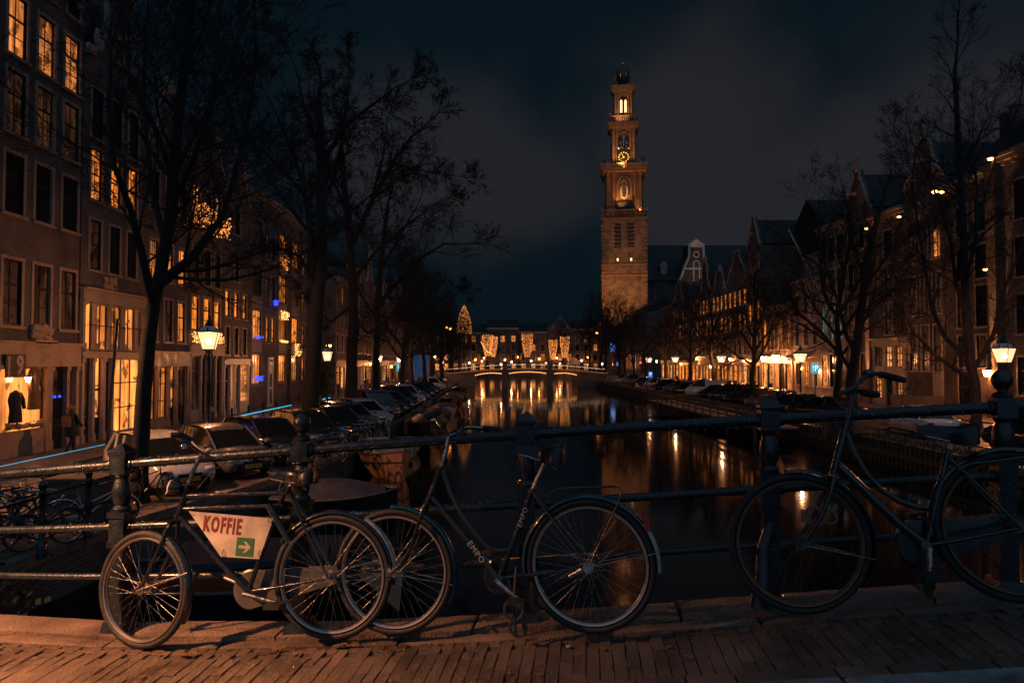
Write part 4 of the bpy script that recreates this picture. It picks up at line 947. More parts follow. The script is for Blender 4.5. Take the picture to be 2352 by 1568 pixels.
# ================================================================== FAR BRIDGE
fb = thing('canal_bridge', 'low three span bridge across the canal with rows of bulbs under its arches', 'bridge', (0, 125, 0))
def bz(x): return 3.25 - .0045*(x - 5.8)**2 if abs(x - 5.8) < 13 else max(1.02, 3.25 - .0045*169 - (abs(x-5.8) - 13)*.06)
XA, XB = -9.0, 20.5
dk = MB(); n = 40
for i in range(n):
    xa, xb = XA + (XB - XA)*i/n, XA + (XB - XA)*(i + 1)/n; za, zb_ = bz(xa), bz(xb)
    dk.add([(xa, 0, za), (xb, 0, zb_), (xb, 0, zb_ - .42), (xa, 0, za - .42), (xa, 9, za), (xb, 9, zb_), (xb, 9, zb_ - .42), (xa, 9, za - .42)], [(0, 3, 2, 1), (0, 1, 5, 4), (3, 7, 6, 2), (4, 5, 6, 7)])
obj('deck', dk, 'quay_stone', fb)
for x0, x1 in ((-8.9, -3.9), (1.1, 2.2), (9.3, 10.5), (14.9, 20)):
    p = MB().box(x0, x1, -.3, 9.3, -1, bz((x0 + x1)/2) - .43)
    if x1 - x0 < 2: p.box(x0 - .12, x1 + .12, -.45, 9.4, bz((x0+x1)/2) - .75, bz((x0+x1)/2) - .435)
    pr_ = obj('pier', p, 'quay_stone', fb)
for x in (1.65, 9.9): obj('pillar', MB().box(x - .42, x + .42, -.35, .25, bz(x) + .003, bz(x) + 1.25).box(x - .5, x + .5, -.42, .32, bz(x) + 1.25, bz(x) + 1.4), 'quay_stone', fb)
blb = fixn(MB().sphere((0, 0, 0), .085, 8, 5).mesh('bulb', 'bulb_warm'))
for x0, x1, nb in ((-3.7, .95, 18), (2.5, 9.1, 24), (10.8, 14.7, 15)):
    for i in range(nb): 
        x = x0 + (x1 - x0)*i/(nb - 1); xm = (x0 + x1)/2; hwid = (x1 - x0)/2
        link('bulb', blb, fb, (x, -.10, bz(x) - .56 - .22*((x - xm)/hwid)**2))
rl = MB()
for sgy in (0.05, 8.9):
    pts = [(XA + (XB - XA)*i/40, sgy, bz(XA + (XB - XA)*i/40) + 1.05) for i in range(41)]
    rl.tube(pts, .05, 5).tube([(a, b, c - .5) for a, b, c in pts], .03, 4).tube([(a, b, c - .93) for a, b, c in pts], .03, 4)
obj('handrail', rl, 'lamp_iron', fb)
pp = fixn(MB().box(-.06, .06, -.05, .05, 0, 1.1).mesh('rail_post', 'lamp_iron')); bb = MB().box(-.012, .012, -.01, .01, .1, 1.02).mesh('rail_bar', 'lamp_iron')
x = XA
while x < XB: link('rail_post', pp, fb, (x, .05, bz(x))); x += 1.18
x = XA; q = MB()
while x < XB: q.box(x - .012, x + .012, .04, .06, bz(x) + .1, bz(x) + 1.02); x += .17
obj('rail_bars', q, 'lamp_iron', fb, kind='stuff')
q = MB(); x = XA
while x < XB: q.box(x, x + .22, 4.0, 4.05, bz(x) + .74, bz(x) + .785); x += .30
obj('light_trail', q, 'light_white', fb)  # trail of passing vehicle lights, built as a row of glowing dashes
obj('deck_edge_glow', MB().tube([(XA + (XB-XA)*i/20, -.02, bz(XA + (XB-XA)*i/20) + .04) for i in range(21)], .010, 4), 'bulb_orange', fb)
obj('name_board', MB().box(5.4, 6.3, -.06, -.02, bz(5.8) + .1, bz(5.8) + .9), 'paint_tan', fb)

# ================================================================== STREET LAMPS
def lamp_proto(glass='lantern_glass'):
    r = thing('street_lamp', 'lamp', 'street lamp')
    H = 3.45
    obj('post', MB().lathe([(.17, 0), (.17, .12), (.13, .18), (.12, .75), (.15, .82), (.10, .9), (.075, 1.1), (.065, 2.2), (.09, 2.25), (.06, 2.32), (.05, 3.05), (.08, 3.1), (.05, 3.16), (.045, H)], 10), 'lamp_iron', r, smooth=True)
    br = MB()
    for k in range(4):
        a = math.pi/4 + k*math.pi/2; c, s = math.cos(a), math.sin(a)
        br.tube([(0.03*c, .03*s, H - .28), (.16*c, .16*s, H - .2), (.10*c, .10*s, H - .05), (.19*c, .19*s, H + .03)], .016, 5)
    obj('bracket', br, 'lamp_iron', r)
    g = MB().taper(0, 0, H + .04, H + .62, .19, .19, .33, .33)
    lg = obj('lantern_glass', g, glass, r)
    obj('bulb', MB().sphere((0, 0, H + .30), .08, 12, 8, (1, 1, 1.25)), 'lantern_bulb', lg)
    f = MB()
    for sx in (-1, 1):
        for sy in (-1, 1): f.tube([(sx*.195, sy*.195, H + .03), (sx*.338, sy*.338, H + .64)], .014, 4)
    f.taper(0, 0, H + .01, H + .04, .21, .21, .21, .21).taper(0, 0, H + .625, H + .67, .36, .36, .37, .37)
    obj('lantern_frame', f, 'lamp_iron', r)
    obj('roof_glass', MB().taper(0, 0, H + .672, H + .86, .33, .33, .13, .13), 'paint_white', r)
    cp = MB().lathe([(.15, H + .862), (.16, H + .92), (.08, H + 1.0), (.09, H + 1.05), (.03, H + 1.12), (.06, H + 1.18), (.01, H + 1.27)], 8)
    for k in range(8): a = k*math.pi/4; cp.tube([(.36*math.cos(a), .36*math.sin(a), H + .67), (.40*math.cos(a), .40*math.sin(a), H + .78)], .025, 4)
    obj('cap', cp, 'lamp_iron', r)
    return r
LP = lamp_proto(); LP.location = (-11.4, 27.4, GZ + .1); LP.scale = (1.12,)*3; LP.rotation_euler = (0, 0, .25)
LP['label'] = 'street lamp with a large glowing lantern behind the silver car, nearest on the left quay'; LP['group'] = 'street lamps along the quays'
def lampat(px, X, z, lab, sc=1.0, rz=.2):
    p = atX(px, 828, X); c = clone(LP, (X, p.y, GZ), rz, lab, 'street lamps along the quays', scale=sc * (z - GZ)/3.75); return c
lampat(752, -11.4, 4.85, 'street lamp beside the ivy bush at the side street corner')
lampat(871, -11.2, 4.75, 'third street lamp on the left quay, by the tall pale shop front')
lampat(917, -11.2, 4.7, 'street lamp just before the parking sign on the left quay')
lampat(997, -10.6, 5.4, 'street lamp behind the blue advertising column')
lampat(2306, 22.0, 4.75, 'street lamp behind the ball topped railing post at the right edge', rz=.5)
lampat(1838, 21.6, 4.75, 'street lamp beside the right quay parking sign')
lampat(1657, 21.6, 4.72, 'street lamp over the white van')
lampat(1551, 21.6, 4.72, 'street lamp between the white van and the far bridge')
lampat(1491, 21.6, 4.7, 'street lamp close to the far bridge on the right quay')
for i, (px, py, Y) in enumerate(((1016, 833, 150), (1078, 834, 150), (1151, 838, 138), (1336, 828, 190), (1383, 836, 160), (1438, 838, 160), (1175, 832, 195), (1254, 834, 195), (1286, 835, 200), (1308, 829, 200), (1220, 829, 205), (1107, 830, 205))):
    p = atY(px, py, Y); 
    clone(LP, (p.x, Y, GZ), .3, ['small lamp left of the far bridge', 'lamp at the left foot of the far bridge', 'lamp standing on the far bridge, left of its first pillar', 'lamp past the far bridge below the white tent', 'lamp at the right foot of the far bridge',
      'lamp by the red light past the bridge', 'pale lamp under the tall cone light', 'lamp between the two right cone lights', 'lamp below the double cone light', 'lamp at the far houses right of the middle', 'lamp at the far houses beneath the middle cone', 'lamp at the far houses under the left cones'][i], 'street lamps along the quays', scale=max(.8, (p.z - GZ)/3.75*1.0))
# wall lamps on facades
def wall_lamp(X, Y, z, label, nx, s=1.0, glass='wall_lamp_glass'):
    r = thing('wall_lamp', label, 'wall lamp', (X, Y, z), (0, 0, 0 if nx > 0 else math.pi), 'wall lamps on the facades')
    r.scale = (s,)*3
    obj('arm', MB().tube([(0, 0, .25), (.25, 0, .35), (.42, 0, .22)], .02, 5).box(0, .03, -.06, .06, .1, .4), 'lamp_iron', r)
    obj('shade_glass', MB().taper(.42, 0, -.14, .14, .07, .07, .12, .12), glass, r)
    obj('cap', MB().taper(.42, 0, .14, .24, .15, .15, .03, .03), 'lamp_iron', r)
    return r
for px, py, lab, s in ((1608, 823, 'bright wall lamp at the far left of the lit right hand row', 1.3), (1684, 825, 'small star like lamp on the spout gabled house', 1.0), (1716, 827, 'round wall lamp beside the tall narrow house', 1.0),
                       (1770, 825, 'strong wall lamp between pale pilasters of the low brick house', 1.9), (1803, 824, 'brightest wall lamp over the low brick shop', 2.4), (1820, 826, 'second bright lamp next to the brightest one', 1.6),
                       (1891, 853, 'wall lamp low beside the right parking sign', 1.2), (2287, 857, 'orange wall lamp under the nearest right lantern', 1.3)):
    y, z = Rw(px, py); wall_lamp(XR, y, z, lab, -1, s)
for px, py, lab, s in ((1470, 838, 'amber wall lamp behind the trees at the tower foot', 1.4), (1515, 830, 'amber wall lamp two doors from the far bridge', 1.3), (1572, 836, 'low amber wall lamp behind the white van', 1.3), (1640, 842, 'small amber lamp beside a lit doorway, right row', 1.2), (1740, 836, 'amber lamp on the narrow gabled house corner', 1.1), (1850, 846, 'amber lamp at the awning house door', 1.0)):
    y, z = Rw(px, py); wall_lamp(XR, y, z, lab, -1, s, 'amber_glass')
for px, py, lab, s in ((800, 842, 'amber wall lamp at the bare brick side wall', 1.1), (842, 836, 'amber wall lamp on the tall pale shop front', 1.2), (892, 842, 'amber wall lamp beside the step gable', 1.2), (935, 838, 'amber lamp above the shops before the parking sign', 1.3), (985, 842, 'amber wall lamp behind the blue column', 1.4), (1030, 836, 'last amber wall lamp on the left row', 1.5)):
    y, z = Lw(px, py); wall_lamp(XL, y, z, lab, 1, s, 'amber_glass')
for px, py, lab, s in ((48, 871, 'small bare lamp under the figure nine sign', .6), (960, 852, 'wall lamp glowing on the shop row by the parking sign', 1.3), (1010, 838, 'wall lamp near the end of the left row', 1.2)):
    y, z = Lw(px, py); wall_lamp(XL, y, z, lab, 1, s)
for px, py, lab in ((1092, 826, 'lamp on the far houses left of the left cones'), (1112, 822, 'lamp on the far houses under the left cones'), (1160, 826, 'lamp on the far facade by the first bridge pillar'), (1190, 820, 'lamp on the far facade left of the tall cone'), (1238, 824, 'lamp on the far facade right of the tall cone'), (1278, 822, 'lamp on the far facade between the right cones'), (1322, 826, 'lamp on the far facade above the tent'), (1350, 820, 'lamp on the far facade by the tall mast'), (1400, 830, 'lamp on the far facade at the blue sign'), (1446, 826, 'lamp on the last far facade at the right')):
    p = atY(px, py, 213.9); w_ = wall_lamp(p.x, 213.9, p.z, lab, 1, 2.0, 'amber_glass'); w_.rotation_euler = (0, 0, -math.pi/2)
# hooded lamps hanging on wires over the streets
def hung(px, py, X, label, s=1.0, m='sodium_glass'):
    p = atX(px, py, X)
    r = thing('hanging_lamp', label, 'hanging lamp', (p.x, p.y, p.z), (0, 0, 0), 'lamps hung over the streets'); r.scale = (s,)*3
    obj('glass', MB().sphere((0, 0, -.04), .16, 10, 6, (1, 1, .6)), m, r)
    obj('hood', MB().lathe([(.24, 0), (.22, .06), (.10, .16), (.03, .2)], 10), 'lamp_iron', r)
    obj('wire', MB().tube([(-2.5, 0, .45), (0, 0, .2), (2.5, 0, .45)], .008, 3), 'lamp_iron', r)
for px, py, X, lab, s in ((2147, 439, 25.8, 'brightest hanging lamp in front of the ornate gable', 1.0), (2163, 440, 26.4, 'hanging lamp right beside the brightest one by the ornate gable', .8), (2275, 364, 25.8, 'hanging lamp near the roof line at the right edge', .8),
                       (2065, 497, 25.8, 'small hanging lamp left of the ornate gable', .7), (1989, 524, 25.8, 'small hanging lamp behind the middle right tree', .7), (2263, 618, 25.6, 'small hanging lamp behind the near right tree', .6),
                       (755, 792, -12.9, 'hanging lamp over the lantern at the side street', 1.3), (2310, 300, 25, 'hanging lamp high above the right edge', .01)):
    if s > .1: hung(px, py, X, lab, s)
def mast(px, Y, pys, label):
    p = atY(px, 850, Y); r = thing('lamp_mast', label, 'lamp mast', (p.x, Y, 0), group='tall masts with paired lamps')
    zt = max(atY(px, q[1], Y).z for q in pys) + 2.2
    obj('pole', MB().tube([(0, 0, GZ), (0, 0, zt)], [.14, .07], 8), 'lamp_iron', r)
    for qx, qy in pys:
        g = atY(qx, qy, Y); l = obj('lamp_head', MB().tube([(0, 0, g.z + .35), (g.x - p.x, 0, g.z + .25)], .05, 5).lathe([(.34, g.z + .1), (.3, g.z + .2), (.05, g.z + .34)], 8, (g.x - p.x, 0, 0)), 'lamp_iron', r)
        obj('bulb', MB().sphere((g.x - p.x, 0, g.z), .34, 10, 6, (1, 1, .8)), 'mast_glass', l)
mast(1363, 150, ((1372, 764), (1386, 759)), 'tall mast with two orange lamps right of the far bridge')
mast(1013, 117, ((1023, 751), (1033, 754)), 'tall mast with two orange lamps left of the far bridge')

# cone shaped light decorations on poles in the water beyond the bridge
def cone_light(px, py0, py1, w, Y, label):
    a = atY(px, py0, Y); b = atY(px, py1, Y); h = a.z - b.z; rw = w/2*Y/FPX
    r = thing('light_cone', label, 'light decoration', (a.x, Y, b.z), group='cone shaped light decorations')
    obj('pole', MB().tube([(0, 0, -b.z), (0, 0, 0)], .06, 6), 'lamp_iron', r)
    wr = MB(); prof = [(.35, 0), (.62, .15), (.85, .45), (.97, .75), (1.0, 1.0)]
    for k in range(10):
        t = k*math.pi/5; wr.tube([(rw*q*math.cos(t), rw*q*math.sin(t), h*z) for q, z in prof], .03, 3)
    obj('wire_frame', wr, 'lamp_iron', r)
    mb = MB(); rr = random.Random(int(px))
    for i in range(560):
        t = rr.uniform(0, 6.283); z = rr.random(); q = 1.0 if z > .75 else .35 + .65*min(1, z/.75)**.6
        q *= rr.uniform(.9, 1.03); l = rr.uniform(.10, .26); ang = rr.uniform(-.9, .9)
        x, y, zz = rw*q*math.cos(t), rw*q*math.sin(t), h*z
        mb.tube([(x, y, zz), (x - math.sin(t)*math.sin(ang)*l, y + math.cos(t)*math.sin(ang)*l, zz + math.cos(ang)*l)], .034, 3)
    obj('light_string', mb, 'bulb_orange', r)
for a in ((1120, 770, 818, 26, 170, 'left cone of lights of the close pair beyond the bridge'), (1133, 774, 820, 20, 176, 'smaller right cone of lights of the close pair'), (1211, 767, 820, 26, 172, 'tall single cone of lights behind the middle of the bridge'),
          (1270, 781, 826, 20, 178, 'narrow cone of lights right of the bridge middle'), (1297, 774, 822, 22, 174, 'cone of lights farthest to the right')):
    cone_light(*a)
# orange lit bell shaped tree of lights on the left
r = thing('light_tree', 'tall orange tree made of strings of lights behind the bare crowns', 'light decoration', tuple(atY(1066, 850, 150))[:2] + (GZ,), group='cone shaped light decorations')
mb = MB(); rr = random.Random(9); p0 = atY(1066, 765, 150).z - GZ; p1 = atY(1066, 700, 150).z - GZ; rw = 17*150/FPX*1.0
for i in range(420):
    t = rr.uniform(0, 6.283); z = rr.random(); q = (1 - z**2.2)*.95 + .05
    x, y, zz = rw*q*math.cos(t), rw*q*math.sin(t), p0 + (p1 - p0)*z
    mb.tube([(x, y, zz), (x + rr.uniform(-.15, .15), y + rr.uniform(-.15, .15), zz - rr.uniform(.1, .3))], .04, 3)
obj('light_string', mb, 'bulb_dim', r); obj('pole', MB().tube([(0, 0, 0), (0, 0, p1)], [.25, .05], 6), 'lamp_iron', r)
# slanting string of lights on a boat mast by the bridge
a, b = atY(1204 - 32*.0 + -20 + 0, 790, 140), None
sp = MB(); A = atY(1105, 785, 140); B = atY(1128, 812, 132)
for i in range(26):
    t = i/25; sp.sphere((A.x + (B.x - A.x)*t, A.y + (B.y - A.y)*t, A.z + (B.z - A.z)*t - .5*math.sin(t*math.pi)), .07, 5, 3)
o = obj('light_garland', sp, 'bulb_warm'); o['label'] = 'slanting string of bulbs above the left half of the far bridge'; o['category'] = 'light garland'
# signs
def post_sign(loc, h, w, hh, m, label, letter='P', rz=0, rows=1):
    r = thing('parking_sign', label, 'sign', loc, (0, 0, rz), 'lit parking signs')
    obj('post', MB().tube([(0, 0, 0), (0, 0, h)], .05, 8), 'chrome', r)
    pn = obj('sign_panel', MB().box(-w/2, w/2, -.06, .06, h, h + hh), m, r)
    text(letter, hh*.8, 'sign_letter', pn, (0, -.064, h + hh*.5), (rad(90), 0, 0))
p = atX(1872, 868, 24.5); post_sign((24.5, p.y, GZ), 2.6, .6, .8, 'sign_cyan', 'cyan lit parking sign on a pole on the right quay', '!P', rz=.1)
p = atX(918, 850, -11.9); post_sign((-11.9, p.y, GZ), 2.4, .8, 1.1, 'sign_cyan', 'cyan lit parking sign on the left quay', 'P')
p = atY(1494, 862, 92); post_sign((p.x, 92, GZ), 1.4, .55, .8, 'sign_blue', 'small blue parking sign near the far bridge', 'P')
p = atY(1421, 834, 150); post_sign((p.x, 150, GZ), 2.6, .9, .9, 'sign_blue', 'blue parking sign past the far bridge', 'P')
p = atY(1407, 795, 165); post_sign((p.x, 165, GZ), 6, 1.3, 2.2, 'sign_blue', 'blue lit shop sign high past the far bridge', 'Z')
o = obj('traffic_light', MB().box(-.2, .2, -.15, .15, 2.6, 3.6).tube([(0, 0, 0), (0, 0, 2.6)], .06, 6), 'lamp_iron', loc=(atY(1530/1.0 - 59, 833, 140).x, 140, GZ)); o['label'] = 'traffic light with a red signal past the far bridge'; o['category'] = 'traffic light'
obj('signal', MB().sphere((0, -.2, 3.35), .16, 8, 6), 'light_red', o)
o = obj('neon_lamp', MB().sphere((0, 0, 0), .22, 10, 6), 'light_red', loc=tuple(atY(938, 817, 108))); o['label'] = 'round red neon light above the shops on the left'; o['category'] = 'neon light'
# blue advertising column
p = atY(967, 885, 100); ac = thing('advertising_column', 'round blue lit advertising column with a dark cap between the parked cars', 'column', (p.x, 100, GZ))
obj('drum', MB().lathe([(1.08, .25), (1.08, 4.5)], 24), 'column_blue', ac, smooth=True); obj('base', MB().lathe([(1.15, 0), (1.15, .25)], 24), 'lamp_iron', ac)
obj('cap', MB().lathe([(1.2, 4.5), (1.25, 4.65), (1.0, 4.9), (.4, 5.3), (.1, 5.6)], 24), 'lamp_iron', ac, smooth=True)
# white tent beyond
o = obj('market_tent', MB().box(-1.6, 1.6, 0, 3, 0, 3.4).prism([(-1.9, 3.4), (1.9, 3.4), (0, 4.9)], -.1, 3.1), 'hull_pale', loc=(atY(1319, 850, 196).x, 196, GZ)); o['label'] = 'pale tent with a pointed roof beyond the right part of the bridge'; o['category'] = 'tent'
# cyan light line behind the parked cars
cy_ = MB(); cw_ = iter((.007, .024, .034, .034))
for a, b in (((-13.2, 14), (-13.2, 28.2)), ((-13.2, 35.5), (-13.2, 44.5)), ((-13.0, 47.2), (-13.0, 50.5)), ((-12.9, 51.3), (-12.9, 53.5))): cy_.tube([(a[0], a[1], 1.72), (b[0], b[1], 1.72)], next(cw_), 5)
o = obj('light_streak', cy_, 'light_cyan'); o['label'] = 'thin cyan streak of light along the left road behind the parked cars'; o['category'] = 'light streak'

# ================================================================== TREES (bare)
class Tree:
    def __init__(s, seed): s.t = MB(); s.w = MB(); s.r = random.Random(seed)
    def limb(s, pts, r0, r1, seg=8):
        n = len(pts); s.t.tube(pts, [r0 + (r1 - r0)*i/(n - 1) for i in range(n)], seg, False)
    def grow(s, p, d, L, r, lv, up=.25):
        rr = s.r; n = 5 if lv == 0 else 4 if lv < 3 else 3
        pts = [p]; q = p.copy(); dd = d.normalized()
        for i in range(n):
            dd = (dd + Vector((rr.gauss(0, .13), rr.gauss(0, .13), rr.gauss(0, .10) + up*.22))).normalized(); q = q + dd*(L/n); pts.append(q.copy())
        re = r*(.35 if lv < 3 else .4)
        tgt = s.t if lv <= 1 else s.w
        tgt.tube(pts, [r + (re - r)*i/n for i in range(n + 1)], 6 if lv == 0 else 4 if lv <= 1 else 3, False)
        if lv >= s.maxlv: return
        k = s.kids[lv]
        for j in range(k):
            t = .22 + .78*(j + rr.random())/k; i = min(n - 1, int(t*n)); f = t*n - i
            b = pts[i].lerp(pts[i + 1], f); ax = (pts[i + 1] - pts[i]).normalized(); u, w = frame_of(ax); a = rr.uniform(0, 6.283); sp = rr.uniform(.45, .95)
            nd = ax*math.cos(sp) + (u*math.cos(a) + w*math.sin(a))*math.sin(sp)
            s.grow(b, nd, L*rr.uniform(.48, .72)*(1.1 - .45*t), max(s.minr, (r + (re - r)*t)*rr.uniform(.45, .65)), lv + 1, up)
    def done(s, name, label, loc, group, kind='tree', base=None):
        r = thing('tree', label, 'tree', loc, group=group)
        obj('trunk', s.t, 'bark', r, smooth=60); link('crown', s.w.mesh('crown', 'twig'), r)
        return r
def tree_px(seed, label, X, px, trunk, limbs, maxlv, kids, minr, group, r0, up=.25, limb_L=.9):
    """trunk and limbs traced as polylines (picture points at the tree's depth, with a depth offset)"""
    T = Tree(seed); T.maxlv, T.kids, T.minr = maxlv, kids, minr
    base = atX(px, 900, X); Y = base.y; O = Vector((X, Y, GZ))
    def P(p): return atY(p[0], p[1], Y + (p[2] if len(p) > 2 else 0)) - O
    tp = [Vector((0, 0, -.1))] + [P(p) for p in trunk]
    n = len(tp); T.limb(tp, r0, r0*.42, 10)
    T.t.lathe([(r0*1.5, -.1), (r0*1.15, .25), (r0*.98, .7)], 10)
    for pl, ra in [(trunk, r0)] + limbs:
        q = [P(p) for p in pl]; rr0 = ra if pl is not trunk else r0
        if pl is not trunk: T.limb(q, rr0, rr0*.28, 7)
        m = len(q)
        for j in range(m - 1):
            seglen = (q[j + 1] - q[j]).length
            if pl is trunk and j < m*.45: continue
            kk = max(2, int(seglen*(1.5 if pl is trunk else 1.9)))
            for i in range(kk):
                t = (i + T.r.random())/kk
                if pl is not trunk and j == 0 and t < .35: continue
                b = q[j].lerp(q[j + 1], t); ax = (q[j + 1] - q[j]).normalized(); u, w = frame_of(ax); a = T.r.uniform(0, 6.283); sp = T.r.uniform(.5, 1.0)
                nd = ax*math.cos(sp) + (u*math.cos(a) + w*math.sin(a))*math.sin(sp)
                rl = rr0*(1 - .7*(j + t)/(m - 1))*.5
                T.grow(b, nd, limb_L*T.r.uniform(1.6, 3.2), max(minr*1.5, rl*.8), 1, up)
        ax = (q[-1] - q[-2]).normalized(); T.grow(q[-1], ax, limb_L*3.2, rr0*.28, 0, up)
    return T.done('tree', label, (X, Y, GZ), group)
TG = 'bare trees along the canal'
tree_px(1, 'large bare tree in front of the silver car, its forked trunk crossing the gabled houses', -8.9, 322,
    [(325, 1000), (330, 900), (341, 780), (352, 700), (370, 620), (392, 500), (398, 400), (412, 250), (430, 100), (440, 0), (445, -120)],
    [([(362, 655), (400, 625), (443, 590), (475, 545), (511, 500, 1), (545, 380, 2), (575, 250, 3), (590, 120, 3)], .14), ([(352, 700), (330, 600, -1), (300, 480, -1), (262, 380, -2), (250, 250, -2), (255, 120, -2)], .105),
     ([(380, 560), (350, 440, 1), (335, 300, 1.5), (330, 150, 2), (340, 0, 2)], .085), ([(395, 470), (440, 380, -1), (480, 250, -2), (500, 100, -2), (505, -50, -2)], .09),
     ([(400, 400), (450, 300, 1.5), (520, 180, 2), (560, 60, 2)], .075), ([(398, 420), (360, 300, -1.5), (300, 180, -2), (280, 60, -2)], .07), ([(425, 150), (470, 60), (500, -60)], .06)],
    4, {0: 7, 1: 6, 2: 6, 3: 4}, .0075, TG, .205, up=.40)
tree_px(2, 'tall bare tree with a thick straight trunk past the second street car, forked high up', -8.6, 715,
    [(712, 960), (716, 880), (722, 790), (728, 700), (738, 600), (738, 490), (740, 400), (737, 320), (731, 235)],
    [([(740, 400), (755, 350), (797, 285, -1), (862, 236, -2), (890, 215, -2)], .15), ([(724, 640), (710, 500), (690, 400, 1), (655, 310, 2), (632, 255, 2)], .17),
     ([(738, 480), (770, 400, 2), (790, 300, 2.5), (800, 200, 3)], .12), ([(700, 450), (640, 380, -1), (600, 340, -2), (560, 330, -2)], .10), ([(730, 560), (660, 470, 2), (610, 400, 3), (570, 300, 3)], .11),
     ([(736, 350), (700, 250, -2), (680, 160, -2)], .10), ([(726, 660), (690, 590, -1), (620, 560, -2), (560, 580, -2)], .09), ([(735, 570), (790, 500, -2), (850, 450, -2)], .10)],
    4, {0: 6, 1: 6, 2: 5, 3: 4}, .0125, TG, .42, up=.16, limb_L=.66)
tree_px(3, 'bare tree leaning a long limb over the water, third along the left quay', -8.3, 806,
    [(806, 900), (808, 820), (812, 740), (812, 660), (806, 580), (800, 500), (790, 420), (785, 350)],
    [([(811, 560), (850, 470), (900, 375, -1), (945, 315, -2), (975, 290, -2)], .17), ([(810, 700), (760, 740), (705, 690, 1), (690, 660, 1)], .12), ([(812, 730), (845, 765), (890, 735, -1), (938, 709, -2), (990, 690, -2)], .11),
     ([(850, 470), (880, 360, 1), (890, 270, 2)], .11), ([(812, 640), (870, 570, -2), (930, 520, -2), (985, 480, -3)], .12), ([(800, 500), (760, 400, 2), (750, 320, 2)], .10), ([(900, 375, -1), (960, 390, -2), (1010, 400, -2)], .08)],
    4, {0: 6, 1: 5, 2: 5, 3: 4}, .0135, TG, .36, up=.12, limb_L=.62)
tree_px(4, 'bare tree behind the dark parked cars on the left, lower branches arching over the water', -8.0, 862,
    [(862, 880), (863, 800), (866, 720), (872, 640), (880, 560), (890, 480)],
    [([(868, 700), (920, 640), (970, 590, -2), (1020, 560, -2), (1060, 560, -3)], .15), ([(866, 740), (820, 660, 1), (800, 600, 2)], .10), ([(868, 720), (930, 740, -1), (985, 770, -2)], .08), ([(875, 620), (920, 540, 1), (960, 470, 1)], .12)],
    4, {0: 5, 1: 5, 2: 4, 3: 3}, .014, TG, .32, up=.15, limb_L=.8)
tree_px(5, 'bare tree nearest on the right quay, many stemmed crown before the rough brick pier', 24.0, 2240,
    [(2243, 960), (2240, 880), (2229, 837), (2222, 767), (2217, 690), (2215, 600), (2212, 500), (2204, 400), (2200, 300), (2196, 220), (2193, 160)],
    [([(2234, 850), (2260, 810), (2285, 760), (2296, 690, 1), (2325, 620, 1), (2352, 560, 1), (2365, 480, 1)], .13), ([(2226, 866), (2190, 845), (2145, 812), (2100, 765), (2078, 717, -1), (2060, 660, -1)], .13),
     ([(2215, 812), (2170, 775), (2141, 710, 1), (2124, 610, 1), (2105, 500, 2), (2095, 430, 2)], .13), ([(2216, 720), (2196, 650), (2185, 560, -1), (2160, 470, -1), (2130, 400, -1)], .12),
     ([(2214, 560), (2250, 500), (2270, 420, 1), (2290, 340, 1), (2330, 270, 1)], .12), ([(2206, 440), (2160, 380, 1), (2120, 350, 2)], .08), ([(2203, 380), (2250, 320, -1), (2300, 290, -1)], .08), ([(2218, 640), (2240, 560, -2), (2245, 440, -2), (2235, 330, -2)], .10)],
    4, {0: 5, 1: 5, 2: 4, 3: 3}, .0105, TG, .26, up=.3)
tree_px(6, 'broad bare tree with sprawling low limbs in the middle of the right quay', 22.8, 1960,
    [(1952, 880), (1966, 802), (1980, 700), (1990, 600), (2005, 540), (2022, 480)],
    [([(1962, 810), (1940, 760), (1928, 700), (1905, 640), (1870, 600, 1), (1850, 590, 1)], .15), ([(1955, 850), (1920, 800), (1880, 770, -1), (1840, 745, -2), (1815, 735, -2)], .13), ([(1986, 720), (2010, 690), (2032, 685), (2070, 640, 1)], .10),
     ([(1984, 660), (2030, 600), (2060, 560, 1), (2110, 530, 1)], .12), ([(1985, 640), (1960, 560, 1), (1950, 500, 1)], .11), ([(1905, 640), (1880, 560, 2), (1880, 480, 2)], .09), ([(1928, 700), (1870, 690, -1), (1820, 650, -1)], .09)],
    4, {0: 4, 1: 5, 2: 4, 3: 3}, .011, TG, .36, up=.25)
# generic bare trees, shared meshes
def gen_tree(seed, H, spread, maxlv=4):
    T = Tree(seed); rr = T.r; T.maxlv = maxlv; T.kids = {0: 6, 1: 5, 2: 4, 3: 2}; T.minr = .015
    p = Vector((0, 0, -.1)); pts = [p]; 
    for i in range(6): p = p + Vector((rr.gauss(0, .14), rr.gauss(0, .14), H*.1)); pts.append(p.copy())
    T.limb(pts, .26, .15); T.t.lathe([(.36, -.1), (.28, .3), (.25, .7)], 8)
    T.grow(pts[-1], Vector((0, 0, 1)), H*.42, .15, 0, .4)
    for i in range(7):
        b = pts[3 + i % 4]; a = i*2.4 + rr.uniform(-.4, .4); T.grow(b, Vector((math.cos(a)*spread, math.sin(a)*spread, 1)), H*rr.uniform(.34, .48), .12, 0, .3)
    return T
protos = []
R.seed(3)
for i, (s_, h_, sp) in enumerate(((31, 12, .9), (47, 13, .75), (53, 11, 1.1))):
    T = gen_tree(s_, h_, sp)
    X, Y = [(-8.0, 59.0), (-8.2, 68.0), (21.5, 56.0)][i]
    t = T.done('tree', ['bare tree beside the parked cars, fifth along the left quay', 'bare tree just before the blue advertising column', 'bare tree rising beside the bright wall lamps on the right quay'][i], (X, Y, GZ), TG); protos.append(t)
